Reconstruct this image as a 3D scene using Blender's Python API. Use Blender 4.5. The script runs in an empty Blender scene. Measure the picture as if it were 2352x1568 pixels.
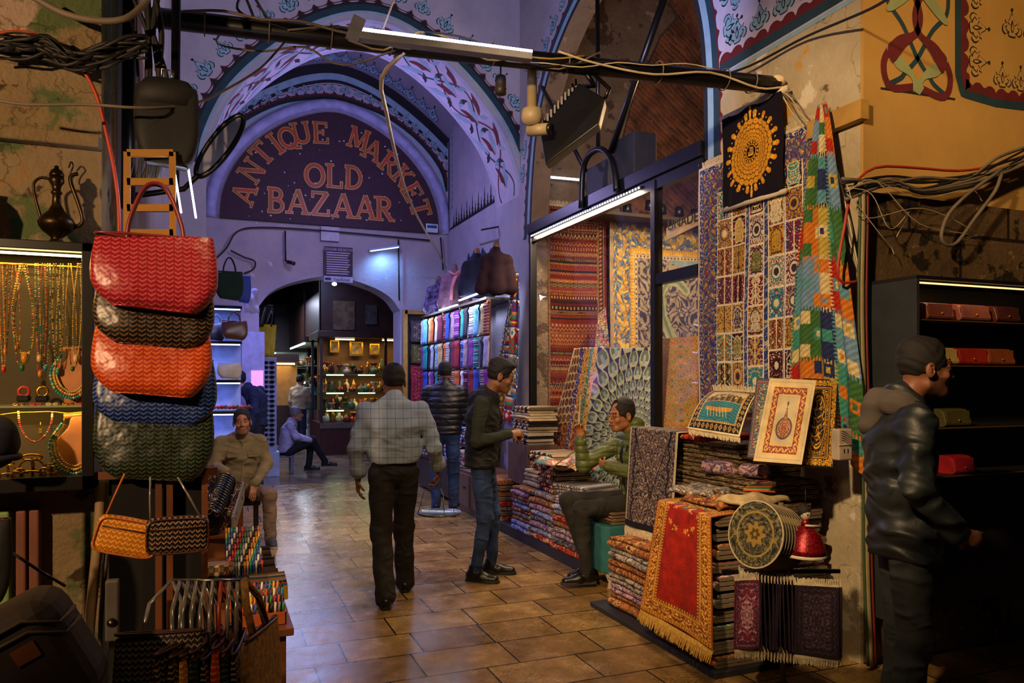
import bpy, math, random
import numpy as np
from mathutils import Vector, Matrix
PI = math.pi
rnd = random.Random(7)
S = bpy.context.scene
COL = S.collection
# ---------------- camera ----------------
YAW = math.radians(21.8)
CF = np.array([math.sin(YAW), math.cos(YAW), 0.0]); CR = np.array([math.cos(YAW), -math.sin(YAW), 0.0]); CC = np.array([0, 0, 1.64])
cam = bpy.data.cameras.new('camera'); camo = bpy.data.objects.new('camera', cam); COL.objects.link(camo)
camo.location = (0, 0, 1.64); camo.rotation_euler = (PI/2, 0, -YAW)
cam.sensor_width = 36; cam.lens = 36*1740/2352; cam.shift_y = 89/2352; cam.clip_start = 0.05; cam.clip_end = 200
S.camera = camo
# ---------------- world, exposure ----------------
w = bpy.data.worlds.new('world'); S.world = w; w.use_nodes = True
w.node_tree.nodes['Background'].inputs[0].default_value = (0.30, 0.26, 0.34, 1)
w.node_tree.nodes['Background'].inputs[1].default_value = 0.03
S.view_settings.view_transform = 'Standard'; S.view_settings.look = 'None'; S.view_settings.gamma = 1
S.view_settings.use_curve_mapping = False; S.view_settings.exposure = 0.0
# ---------------- lights of the place and an added spot ----------------
def lamp(kind, loc, power, color, size=0.2, to=None, spot=60, size_y=None, blend=0.5):
    l = bpy.data.lights.new(kind.lower()+'_light', kind); l.energy = power; l.color = color
    if kind == 'AREA':
        l.size = size
        if size_y: l.shape = 'RECTANGLE'; l.size_y = size_y
    elif kind in ('POINT', 'SPOT'): l.shadow_soft_size = size
    if kind == 'SPOT': l.spot_size = math.radians(spot); l.spot_blend = blend
    o = bpy.data.objects.new(kind.lower()+'_light', l); COL.objects.link(o); o.location = loc
    if to is not None:
        d = Vector(to)-Vector(loc); o.rotation_euler = d.to_track_quat('-Z', 'Y').to_euler()
    return o
WARM = (1.0, 0.55, 0.18); VIO = (0.50, 0.42, 1.0); WHT = (1.0, 0.86, 0.66); BLU = (0.22, 0.42, 1.0)
# street lamps of the crossing behind the viewer
lamp('SPOT', (-1.0, 0.9, 4.0), 1150, (1.0, 0.66, 0.34), 0.10, (3.5, 4.2, 1.9), 50, blend=.6)
lamp('SPOT', (3.4, 0.4, 6.2), 420, (1.0, 0.62, 0.26), 0.15, (4.3, 3.3, 4.1), 44, blend=.9)
lamp('SPOT', (-2.3, 0.6, 2.6), 480, (1.0, 0.62, 0.32), 0.05, (-1.2, 3.6, 1.9), 75)
lamp('SPOT', (1.2, 1.6, 5.0), 450, (1.0, 0.67, 0.33), 0.25, (1.4, 4.4, 0), 62, blend=.9)
# bluish tube hung on the pole
lamp('AREA', (1.75, 4.30, 3.84), 80, (0.72, 0.68, 1.0), 1.7, (1.75, 8.5, 5.3), size_y=.08)
# passage beyond the first arch
lamp('POINT', (1.8, 9.9, 4.3), 70, VIO, .2)
lamp('SPOT', (0.3, 9.8, 3.9), 260, (0.30, 0.30, 1.0), .15, (2.0, 10.5, 0), 120)
lamp('SPOT', (2.52, 11.75, 3.66), 26, (0.18, 0.45, 1.0), 0.05, (2.66, 12.0, 3.05), 150, blend=.9)
# carpet shop
lamp('SPOT', (4.4, 6.5, 4.0), 110, (1.0, 0.82, 0.58), 0.06, (5.2, 8.3, 2.4), 85)
lamp('SPOT', (5.0, 6.4, 4.6), 330, (1.0, 0.68, 0.36), .12, (5.0, 7.2, 0), 110)
l_ = lamp('AREA', (3.44, 6.87, 3.288), 44, (1.0, 0.74, 0.5), .018, None, size_y=2.3); l_.rotation_euler = (0, math.radians(-12), 0)
lamp('POINT', (4.7, 6.0, 3.9), 60, (1.0, 0.62, 0.3), .2)
# added spot on the seated khaki man, then hall beyond the doorway
lamp('SPOT', (1.6, 3.6, 4.6), 620, (1.0, 0.74, 0.5), .2, (.5, 8.3, 1.0), 36, blend=.9)  # has no fixture, added to brighten the seated man's face
lamp('AREA', (1.7, 15.5, 4.0), 110, (0.42, 0.48, 1.0), 1.5, (1.7, 15.5, 0))
lamp('AREA', (1.0, 19.5, 3.6), 170, (0.7, 0.75, 1.0), 1.5, (1.0, 19.5, 0))
# ---------------- measuring ----------------
def ray(x, y): return CF + CR*(x-1176)/1740 + np.array([0, 0, 1.0])*(873-y)/1740
def fl(x, y, z=0.0): return CC + ray(x, y)*(1.64-z)*1740/(y-873)
def oY(x, y, Y): r = ray(x, y); return CC + r*Y/r[1]
def oX(x, y, X): r = ray(x, y); return CC + r*X/r[0]
def oD(x, y, d): return CC + ray(x, y)*d
# ---------------- materials ----------------
MATS = {}
def add_folds(N, amt, sc=5):
    # creases of cloth as relief, chained after any finer bump
    b = N.b; tc = N.n('ShaderNodeTexCoord'); mp = N.n('ShaderNodeMapping'); mp.inputs['Scale'].default_value = (1, 1, 1.7); mp.inputs['Rotation'].default_value = (.3, .5, 0); N.l(tc, mp, 3, 0)
    nf = N.n('ShaderNodeTexNoise', noise_type='RIDGED_MULTIFRACTAL', i_Scale=float(sc), i_Detail=2.0, i_Distortion=1.4); N.l(mp, nf); bp = N.n('ShaderNodeBump', i_Strength=amt, i_Distance=.035); N.l(nf, bp, 0, 2)
    q = b.inputs['Normal']
    if q.is_linked: N.t.links.new(q.links[0].from_socket, bp.inputs['Normal'])
    N.t.links.new(bp.outputs[0], q)
def hexc(h):
    h = h.lstrip('#'); c = [int(h[i:i+2], 16)/255 for i in (0, 2, 4)]
    return tuple((v/12.92 if v <= .04045 else ((v+.055)/1.055)**2.4) for v in c)
class NT:
    def __init__(s, name):
        s.m = bpy.data.materials.new(name); s.m.use_nodes = True; s.t = s.m.node_tree; s.b = s.t.nodes['Principled BSDF']
    def n(s, typ, **kw):
        nd = s.t.nodes.new(typ)
        for k, v in kw.items():
            if k.startswith('i_'):
                key = k[2:]; key = int(key) if key.isdigit() else key.replace('_', ' ')
                nd.inputs[key].default_value = v
            else: setattr(nd, k, v)
        return nd
    def l(s, a, b, ao=0, bi=0):
        if b.bl_idname == 'ShaderNodeBump' and bi == 2: bi = 3
        s.t.links.new(a.outputs[ao], b.inputs[bi])
    def ramp(s, stops, interp='LINEAR'):
        r = s.t.nodes.new('ShaderNodeValToRGB'); cr = r.color_ramp; cr.interpolation = interp
        while len(cr.elements) < len(stops): cr.elements.new(0.5)
        for e, (p, c) in zip(cr.elements, stops): e.position = p; e.color = (*c, 1)
        return r
def mat(name, col, rough=.6, metal=0, var=.15, scale=8, bump=0, bscale=40, emit=None, estr=1, attr=False, alpha=1, trans=0, col2=None, spec=.5, coords='Object', detail=3, folds=0, fsc=5):
    if name in MATS: return MATS[name]
    N = NT(name); b = N.b; col = hexc(col) if isinstance(col, str) else col
    b.inputs['Roughness'].default_value = rough; b.inputs['Metallic'].default_value = metal
    b.inputs['Specular IOR Level'].default_value = spec
    tc = N.n('ShaderNodeTexCoord')
    no = N.n('ShaderNodeTexNoise', i_Scale=scale, i_Detail=detail); N.l(tc, no, ['Generated', 'Normal', 'UV', 'Object'].index(coords) if coords != 'Object' else 3)
    if attr:
        a = N.n('ShaderNodeVertexColor', layer_name='Col')
        mx = N.n('ShaderNodeHueSaturation'); mr = N.n('ShaderNodeMapRange', i_From_Min=.3, i_From_Max=.7, i_To_Min=1-var, i_To_Max=1+var)
        N.l(no, mr); N.l(mr, mx, 0, 2); N.l(a, mx, 0, 4); N.l(mx, b)
    else:
        c2 = (hexc(col2) if isinstance(col2, str) else col2) if col2 else tuple(min(1, v*(1+var)) for v in col)
        c1 = col if col2 else tuple(v*(1-var) for v in col)
        r = N.ramp([(.35, c1), (.65, c2)]); N.l(no, r); N.l(r, b)
    if bump:
        nb = N.n('ShaderNodeTexNoise', i_Scale=bscale, i_Detail=4); N.l(tc, nb, 3)
        bp = N.n('ShaderNodeBump', i_Strength=min(1, bump), i_Distance=.22/bscale); N.l(nb, bp, 0, 2); N.l(bp, b, 0, b.inputs.find('Normal'))
    if folds: add_folds(N, folds, fsc)
    if emit:
        b.inputs['Emission Color'].default_value = (*(hexc(emit) if isinstance(emit, str) else emit), 1); b.inputs['Emission Strength'].default_value = estr
    if trans:
        b.inputs['Transmission Weight'].default_value = trans; b.inputs['IOR'].default_value = 1.45
    b.inputs['Alpha'].default_value = alpha
    MATS[name] = N.m; return N.m
def plain_glass(name, tint=(1, 1, 1), refl=.12):
    # thin pane: see-through with a weak mirror
    if name in MATS: return MATS[name]
    N = NT(name); t = N.n('ShaderNodeBsdfTransparent'); t.inputs[0].default_value = (*tint, 1)
    g = N.n('ShaderNodeBsdfGlossy', i_Roughness=.02); lw = N.n('ShaderNodeLayerWeight', i_Blend=.5)
    ad = N.n('ShaderNodeMapRange', i_From_Min=0.0, i_From_Max=1.0, i_To_Min=refl*.35, i_To_Max=refl*1.6); N.l(lw, ad, 1, 0)
    mx = N.n('ShaderNodeMixShader'); N.l(ad, mx, 0, 0); N.l(t, mx, 0, 1); N.l(g, mx, 0, 2)
    N.l(mx, N.t.nodes['Material Output']); MATS[name] = N.m; return N.m
# ---------------- mesh builder ----------------
class MB:
    def __init__(s): s.v = []; s.f = []; s.m = []; s.k = 0; s.sm = []
    def mi(s, k): s.k = k; return s
    def add(s, vs, fs, smooth=False):
        o = len(s.v); s.v.extend([tuple(map(float, p)) for p in vs])
        for f in fs: s.f.append(tuple(i+o for i in f)); s.m.append(s.k); s.sm.append(smooth)
        return s
    def box(s, a, b, rz=0, piv=None, M=None):
        x0, y0, z0 = a; x1, y1, z1 = b
        vs = [Vector(p) for p in ((x0,y0,z0),(x1,y0,z0),(x1,y1,z0),(x0,y1,z0),(x0,y0,z1),(x1,y0,z1),(x1,y1,z1),(x0,y1,z1))]
        if rz:
            c = Vector(piv) if piv is not None else (Vector(a)+Vector(b))/2; Rm = Matrix.Rotation(rz, 3, 'Z'); vs = [Rm@(p-c)+c for p in vs]
        if M is not None: vs = [M@p for p in vs]
        return s.add(vs, [(0,3,2,1),(4,5,6,7),(0,1,5,4),(1,2,6,5),(2,3,7,6),(3,0,4,7)])
    def bar(s, a, b, w, h, up=(0, 0, 1)):
        a = Vector(a); b = Vector(b); d = (b-a).normalized(); u = Vector(up)
        if abs(d.dot(u)) > .99: u = Vector((0, 1, 0))
        sd = d.cross(u).normalized(); u = sd.cross(d)
        vs = [p+sd*i*w/2+u*j*h/2 for p in (a, b) for i, j in ((-1,-1),(1,-1),(1,1),(-1,1))]
        return s.add(vs, [(0,1,2,3),(7,6,5,4),(0,4,5,1),(1,5,6,2),(2,6,7,3),(3,7,4,0)])
    def tube(s, pts, r, seg=8, closed=False, cap=True, fl=1.0):
        P = [Vector(p) for p in pts]; n = len(P); rs = r if hasattr(r, '__len__') else [r]*n
        vs = []; up = None
        for i, p in enumerate(P):
            if closed: d = P[(i+1) % n]-P[i-1]
            else: d = P[min(i+1, n-1)]-P[max(i-1, 0)]
            d = d.normalized() if d.length > 1e-9 else Vector((0, 0, 1))
            if up is None:
                up = Vector((0, 0, 1)) if abs(d.z) < .9 else Vector((1, 0, 0))
            sd = d.cross(up); sd = sd.normalized() if sd.length > 1e-6 else Vector((1, 0, 0)); up = sd.cross(d).normalized()
            for k in range(seg):
                a = 2*PI*k/seg; vs.append(p+(sd*math.cos(a)+up*math.sin(a)*fl)*rs[i])
        fs = []
        for i in range(n if closed else n-1):
            j = (i+1) % n
            for k in range(seg):
                k2 = (k+1) % seg; fs.append((i*seg+k, i*seg+k2, j*seg+k2, j*seg+k))
        if cap and not closed: fs.append(tuple(reversed(range(seg)))); fs.append(tuple((n-1)*seg+k for k in range(seg)))
        return s.add(vs, fs, True)
    def lathe(s, prof, c=(0, 0, 0), seg=20, sx=1, sy=1, M=None):
        vs = []; n = len(prof)
        for r, z in prof:
            for k in range(seg):
                a = 2*PI*k/seg; p = Vector((r*math.cos(a)*sx, r*math.sin(a)*sy, z)); p = (M@p) if M is not None else p+Vector(c); vs.append(p)
        fs = [(i*seg+k, i*seg+(k+1) % seg, (i+1)*seg+(k+1) % seg, (i+1)*seg+k) for i in range(n-1) for k in range(seg)]
        fs.append(tuple(reversed(range(seg)))); fs.append(tuple((n-1)*seg+k for k in range(seg)))
        return s.add(vs, fs, True)
    def ball(s, c, r, seg=10, rings=6, sc=(1, 1, 1)):
        vs = []; 
        for i in range(1, rings):
            t = PI*i/rings
            for k in range(seg):
                a = 2*PI*k/seg; vs.append((c[0]+r*sc[0]*math.sin(t)*math.cos(a), c[1]+r*sc[1]*math.sin(t)*math.sin(a), c[2]+r*sc[2]*math.cos(t)))
        n = len(vs); vs += [(c[0], c[1], c[2]+r*sc[2]), (c[0], c[1], c[2]-r*sc[2])]
        fs = [(i*seg+k, (i+1)*seg+k, (i+1)*seg+(k+1) % seg, i*seg+(k+1) % seg) for i in range(rings-2) for k in range(seg)]
        fs += [(n, k, (k+1) % seg) for k in range(seg)] + [(n+1, (rings-2)*seg+(k+1) % seg, (rings-2)*seg+k) for k in range(seg)]
        return s.add(vs, fs, True)
    def prism(s, poly, a, b, fn=None):
        # poly in 2D, fn(u, v, t) -> point, t from a to b
        n = len(poly); vs = [fn(u, v, a) for u, v in poly]+[fn(u, v, b) for u, v in poly]
        fs = [tuple(range(n))[::-1], tuple(range(n, 2*n))]+[(i, (i+1) % n, n+(i+1) % n, n+i) for i in range(n)]
        return s.add(vs, fs)
    def grid(s, fn, nu, nv, smooth=True, thick=0):
        vs = [fn(i/nu, j/nv) for j in range(nv+1) for i in range(nu+1)]
        fs = [(j*(nu+1)+i, j*(nu+1)+i+1, (j+1)*(nu+1)+i+1, (j+1)*(nu+1)+i) for j in range(nv) for i in range(nu)]
        return s.add(vs, fs, smooth)
    def build(s, name, mats, parent=None, loc=None, bevel=0, solid=0, sub=0, autosmooth=False):
        me = bpy.data.meshes.new(name); me.from_pydata(s.v, [], s.f)
        if not isinstance(mats, (list, tuple)): mats = [mats]
        for m in mats: me.materials.append(m)
        if len(mats) > 1: me.polygons.foreach_set('material_index', [min(k, len(mats)-1) for k in s.m])
        me.polygons.foreach_set('use_smooth', s.sm); me.update()
        o = bpy.data.objects.new(name, me); COL.objects.link(o)
        if loc is not None: o.location = loc
        if parent is not None: o.parent = parent
        if solid: md = o.modifiers.new('solid', 'SOLIDIFY'); md.thickness = solid; md.offset = 0
        if bevel: md = o.modifiers.new('bevel', 'BEVEL'); md.width = bevel; md.segments = 2; md.limit_method = 'ANGLE'
        if sub: md = o.modifiers.new('sub', 'SUBSURF'); md.levels = sub; md.render_levels = sub
        return o
def empty(name, loc=(0, 0, 0), rz=0):
    o = bpy.data.objects.new(name, None); COL.objects.link(o); o.location = loc; o.rotation_euler = (0, 0, rz); o.empty_display_size = .1
    return o
def tag(o, label, cat, group=None, kind=None):
    o['label'] = label; o['category'] = cat
    if group: o['group'] = group
    if kind: o['kind'] = kind
    return o
def struct(o): o['kind'] = 'structure'; return o
def copy_tree(o, parent=None):
    c = o.copy(); COL.objects.link(c)
    if parent is not None: c.parent = parent
    for ch in list(o.children): copy_tree(ch, c)
    return c
def curve_pts(pts, n=40, closed=False):
    # Catmull-Rom through the points
    P = [np.array(p, float) for p in pts]; m = len(P); out = []
    segs = m if closed else m-1
    per = max(2, n//segs)
    for i in range(segs):
        p1 = P[i]; p2 = P[(i+1) % m]
        p0 = P[i-1] if (i > 0 or closed) else 2*p1-p2; p3 = P[(i+2) % m] if (i+2 < m or closed) else 2*p2-p1
        for k in range(per):
            t = k/per; out.append(.5*((2*p1)+(-p0+p2)*t+(2*p0-5*p1+4*p2-p3)*t*t+(-p0+3*p1-3*p2+p3)*t**3))
    if not closed: out.append(P[-1])
    return out
def text_mesh(name, body, size, M, m, ext=.002, parent=None, align='CENTER', spacing=1, stretch=1):
    cu = bpy.data.curves.new(name, 'FONT'); cu.body = body; cu.size = size; cu.extrude = ext; cu.align_x = align; cu.space_character = spacing
    o = bpy.data.objects.new(name, cu); COL.objects.link(o); bpy.context.view_layer.update()
    me = bpy.data.meshes.new_from_object(o); COL.objects.unlink(o); bpy.data.objects.remove(o); me.transform(Matrix.Diagonal((stretch, 1, 1, 1)))
    me.transform(M); me.materials.clear(); me.materials.append(m); me.name = name
    o = bpy.data.objects.new(name, me); COL.objects.link(o)
    if parent is not None: o.parent = parent
    return o
# numpy pattern on a dense sheet: fn(u,v)->xyz arrays, img (H,W,3) linear colours
def sheet(name, posfn, img, m, parent=None, solid=0, loc=None):
    H, W = img.shape[:2]
    U, V = np.meshgrid(np.linspace(0, 1, W+1), np.linspace(0, 1, H+1))
    P = posfn(U, V); co = np.stack(P, -1).reshape(-1, 3).astype(np.float32)
    ii, jj = np.meshgrid(np.arange(W), np.arange(H)); a = (jj*(W+1)+ii).ravel()
    quads = np.stack([a, a+1, a+W+2, a+W+1], 1).astype(np.int32)
    me = bpy.data.meshes.new(name); me.vertices.add(len(co)); me.vertices.foreach_set('co', co.ravel())
    me.loops.add(quads.size); me.loops.foreach_set('vertex_index', quads.ravel())
    me.polygons.add(len(quads)); me.polygons.foreach_set('loop_start', np.arange(0, quads.size, 4, dtype=np.int32))
    me.update(calc_edges=True)
    ca = me.color_attributes.new('Col', 'BYTE_COLOR', 'CORNER')
    c = np.repeat(np.concatenate([img.reshape(-1, 3), np.ones((H*W, 1))], 1), 4, axis=0).astype(np.float32)
    ca.data.foreach_set('color', c.ravel()); me.polygons.foreach_set('use_smooth', [True]*len(quads))
    me.materials.append(m)
    o = bpy.data.objects.new(name, me); COL.objects.link(o)
    if parent is not None: o.parent = parent
    if loc is not None: o.location = loc
    if solid: md = o.modifiers.new('solid', 'SOLIDIFY'); md.thickness = solid; md.offset = -1
    return o
# ---------------- floor ----------------
def floor_mat():
    N = NT('stone_tiles'); tc = N.n('ShaderNodeTexCoord'); b = N.b
    br = N.n('ShaderNodeTexBrick', i_Scale=1.0, offset=.37, offset_frequency=2, squash=.82, squash_frequency=3)
    br.inputs['Mortar Size'].default_value = .006; br.inputs['Mortar Smooth'].default_value = .1; br.inputs['Brick Width'].default_value = .56; br.inputs['Row Height'].default_value = .37
    br.inputs['Color1'].default_value = (*hexc('ac8c56'), 1); br.inputs['Color2'].default_value = (*hexc('80623a'), 1); br.inputs['Mortar'].default_value = (*hexc('1c130d'), 1)
    br.inputs['Bias'].default_value = -.1
    N.l(tc, br, 3)
    n1 = N.n('ShaderNodeTexNoise', i_Scale=5.0, i_Detail=8.0, i_Roughness=.7); N.l(tc, n1, 3)
    r1 = N.ramp([(.3, (.40, .36, .32)), (.5, (.85, .82, .76)), (.7, (1.35, 1.3, 1.15))]); N.l(n1, r1)
    mx = N.n('ShaderNodeMix', data_type='RGBA', blend_type='MULTIPLY'); mx.inputs[0].default_value = .85
    N.t.links.new(br.outputs[0], mx.inputs[6]); N.t.links.new(r1.outputs[0], mx.inputs[7])
    n2 = N.n('ShaderNodeTexNoise', i_Scale=38.0, i_Detail=6.0, i_Roughness=.75); N.l(tc, n2, 3)
    mp = N.n('ShaderNodeMapping'); mp.inputs['Scale'].default_value = (1, 2.2, 1); N.l(tc, mp, 3, 0); N.l(mp, n2)
    n3 = N.n('ShaderNodeTexNoise', i_Scale=1.6, i_Detail=2.0); N.l(tc, n3, 3)
    r3 = N.ramp([(.42, (.0, .0, .0)), (.62, (.075, .075, .075))]); N.l(n3, r3)
    ad = N.n('ShaderNodeMath', operation='ADD'); N.l(n2, ad); N.t.links.new(r3.outputs[0], ad.inputs[1])
    r2 = N.ramp([(.615, (1, 1, 1)), (.665, (.10, .07, .06))]); N.l(ad, r2)
    m2 = N.n('ShaderNodeMix', data_type='RGBA', blend_type='MULTIPLY'); m2.inputs[0].default_value = .9
    N.t.links.new(mx.outputs[2], m2.inputs[6]); N.t.links.new(r2.outputs[0], m2.inputs[7])
    N.t.links.new(m2.outputs[2], b.inputs[0])
    rr = N.ramp([(.3, (.13, .13, .13)), (.7, (.34, .34, .34))]); N.l(n1, rr); N.t.links.new(rr.outputs[0], b.inputs['Roughness'])
    bp = N.n('ShaderNodeBump', i_Strength=.3, i_Distance=.0012); N.l(n2, bp, 0, 2); N.l(bp, b, 0, b.inputs.find('Normal'))
    b.inputs['Specular IOR Level'].default_value = .6
    return N.m
struct(MB().box((-6, -2.5, -.1), (9, 12.35, 0)).build('floor', floor_mat()))
hall_floor = mat('polished_floor', '7d6a55', .18, var=.3, scale=3, col2='4a3c34')
struct(MB().box((-6, 12.35, -.1), (9, 34, 0)).build('floor', hall_floor))
# ---------------- wall finishes ----------------
def plaster(name, c1, c2, patches=(), bump=.4, rough=.9, psc=1.2, crack=False, courses=False):
    N = NT(name); tc = N.n('ShaderNodeTexCoord'); b = N.b; b.inputs['Roughness'].default_value = rough; b.inputs['Specular IOR Level'].default_value = .25
    n1 = N.n('ShaderNodeTexNoise', i_Scale=2.5, i_Detail=7.0, i_Roughness=.65); N.l(tc, n1, 3)
    r = N.ramp([(.3, hexc(c1)), (.7, hexc(c2))]); N.l(n1, r); last = r.outputs[0]
    for k, (c, th, sc) in enumerate(patches):
        n2 = N.n('ShaderNodeTexNoise', i_Scale=sc, i_Detail=9.0, i_Roughness=.62); mp = N.n('ShaderNodeMapping'); mp.inputs['Location'].default_value = (k*7.3+2, k*3.1, k*5.7); N.l(tc, mp, 3, 0); N.l(mp, n2)
        rr = N.ramp([(th, (0, 0, 0)), (th+.03, (1, 1, 1))]); N.l(n2, rr)
        mx = N.n('ShaderNodeMix', data_type='RGBA'); N.t.links.new(rr.outputs[0], mx.inputs[0]); N.t.links.new(last, mx.inputs[6]); mx.inputs[7].default_value = (*hexc(c), 1)
        last = mx.outputs[2]
    if crack or courses:
        if courses:
            sp = N.n('ShaderNodeSeparateXYZ'); cb = N.n('ShaderNodeCombineXYZ'); N.l(tc, sp, 3, 0); N.l(sp, cb, 0, 0); N.l(sp, cb, 2, 1)
            v = N.n('ShaderNodeTexBrick', i_Scale=1.0); v.inputs['Brick Width'].default_value = .85; v.inputs['Row Height'].default_value = .42; v.inputs['Mortar Size'].default_value = .012; v.inputs['Color1'].default_value = (1, 1, 1, 1); v.inputs['Color2'].default_value = (.6, .6, .6, 1); v.inputs['Mortar'].default_value = (.1, .08, .06, 1); N.l(cb, v); so = v.outputs[0]
        else:
            v = N.n('ShaderNodeTexVoronoi', i_Scale=1.7, feature='DISTANCE_TO_EDGE'); nw = N.n('ShaderNodeTexNoise', i_Scale=3.0, i_Detail=6.0); N.l(tc, nw, 3); mv = N.n('ShaderNodeMix', data_type='RGBA'); mv.inputs[0].default_value = .55; N.t.links.new(tc.outputs[3], mv.inputs[6]); N.t.links.new(nw.outputs[1], mv.inputs[7]); N.t.links.new(mv.outputs[2], v.inputs[0]); rv = N.ramp([(.0, (.5, .45, .4)), (.007, (1, 1, 1))]); N.l(v, rv); so = rv.outputs[0]
        mx = N.n('ShaderNodeMix', data_type='RGBA', blend_type='MULTIPLY'); mx.inputs[0].default_value = 1; N.t.links.new(last, mx.inputs[6]); N.t.links.new(so, mx.inputs[7]); last = mx.outputs[2]
    N.t.links.new(last, b.inputs[0])
    n4 = N.n('ShaderNodeTexNoise', i_Scale=18.0, i_Detail=10.0, i_Roughness=.7); N.l(tc, n4, 3)
    bp = N.n('ShaderNodeBump', i_Strength=bump, i_Distance=.012 if bump < 1 else .028); N.l(n4, bp, 0, 2); N.l(bp, b, 0, b.inputs.find('Normal'))
    return N.m
M_lilac = plaster('painted_plaster', '9c97ac', 'b2adbe', bump=.25)
M_lower = plaster('worn_plaster', '9a94a4', 'b3a9ae', [('6d6470', .66, 3.0), ('cfc8d0', .67, 5)], bump=.95)
M_pillar = plaster('flaking_plaster', 'a89878', 'c4b79c', [('c8922c', .57, 1.1), ('6b5a42', .62, 3.2), ('ded3c0', .58, 2.1)], bump=.9, crack=True)
M_left = plaster('rough_old_wall', '8a7250', '9c8a66', [('5d6b42', .52, 1.4), ('a9722a', .60, 1.1), ('b39c86', .58, 2.0), ('4a3a26', .60, 4.5)], bump=1.0, crack=True)
M_orange = plaster('ochre_wall', 'b08848', 'bd9552', [], bump=.15)
M_block = plaster('dark_stone_blocks', '5b452b', '7a6040', [('2c2118', .56, 5), ('94794f', .62, 9)], bump=1.0, courses=True)
M_stone = plaster('vault_plaster', '6f5f4c', '8d7b64', [('54443a', .56, 3), ('a3917c', .64, 4)], bump=1.0)
M_black = mat('black_metal', '0b0b0c', .35, .2, .2)
M_dark = mat('dark_stuff', '141210', .8)
def brick_mat():
    N = NT('old_bricks'); tc = N.n('ShaderNodeTexCoord'); b = N.b; b.inputs['Roughness'].default_value = .9
    br = N.n('ShaderNodeTexBrick', i_Scale=1.0); br.inputs['Brick Width'].default_value = .20; br.inputs['Row Height'].default_value = .058; br.inputs['Mortar Size'].default_value = .012; br.inputs['Mortar Smooth'].default_value = .6
    br.inputs['Color1'].default_value = (*hexc('8c5436'), 1); br.inputs['Color2'].default_value = (*hexc('5a3a28'), 1); br.inputs['Mortar'].default_value = (*hexc('7a644c'), 1)
    no = N.n('ShaderNodeTexNoise', i_Scale=3.0, i_Detail=4.0); N.l(tc, no, 2)
    mxv = N.n('ShaderNodeMix', data_type='RGBA'); mxv.inputs[0].default_value = .07; N.t.links.new(tc.outputs[2], mxv.inputs[6]); N.t.links.new(no.outputs[1], mxv.inputs[7])
    N.t.links.new(mxv.outputs[2], br.inputs[0])
    r = N.ramp([(.34, (.25, .22, .2)), (.66, (1.5, 1.3, 1.1))]); n2 = N.n('ShaderNodeTexNoise', i_Scale=2.4, i_Detail=8.0, i_Roughness=.7); N.l(tc, n2, 2); N.l(n2, r)
    mx = N.n('ShaderNodeMix', data_type='RGBA', blend_type='MULTIPLY'); mx.inputs[0].default_value = .9; N.t.links.new(br.outputs[0], mx.inputs[6]); N.t.links.new(r.outputs[0], mx.inputs[7]); N.t.links.new(mx.outputs[2], b.inputs[0])
    bp = N.n('ShaderNodeBump', i_Strength=.8, i_Distance=.02); bp.invert = True; N.l(br, bp, 1, 2); N.l(bp, b, 0, b.inputs.find('Normal'))
    return N.m
M_brick = brick_mat()
# ---------------- curves of the arches (world X, Z) ----------------
def sym(pts, c, n=48):
    L = [(c-abs(x), z) for x, z in pts]; Rr = [(c+abs(x), z) for x, z in reversed(pts)]
    if abs(pts[-1][0]) < 1e-6: Rr = Rr[1:]
    return curve_pts(L+Rr, n)
XC = 1.75
W1C = sym([(1.88, 3.9), (1.82, 4.22), (1.62, 4.68), (1.28, 5.1), (.85, 5.47), (.4, 5.72), (0, 5.80)], XC, 60)
def inset(c, d):
    c = [np.array(p) for p in c]; out = []
    for i, p in enumerate(c):
        t = c[min(i+1, len(c)-1)]-c[max(i-1, 0)]; t = t/np.linalg.norm(t); nrm = np.array([t[1], -t[0]])
        out.append(p+nrm*d)
    return out   # positive d: towards the inside (right side of a left-to-right curve)
W1I = inset(W1C, .10)
ARC2 = sym([(1.95, 5.45), (1.5, 5.84), (1.0, 6.18), (.5, 6.42), (0, 6.52)], 1.85, 40)
MOLD = sym([(1.82, 4.75), (1.70, 5.12), (1.35, 5.52), (.85, 5.84), (.4, 5.98), (0, 6.04)], 1.83, 40)
SIGNC = sym([(1.67, 4.03), (1.62, 4.45), (1.42, 4.9), (1.05, 5.32), (.55, 5.64), (0, 5.79)], 1.82, 48)
DOORC = sym([(1.08, 2.76), (.9, 2.98), (.55, 3.15), (0, 3.26)], 1.78, 30)
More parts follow.
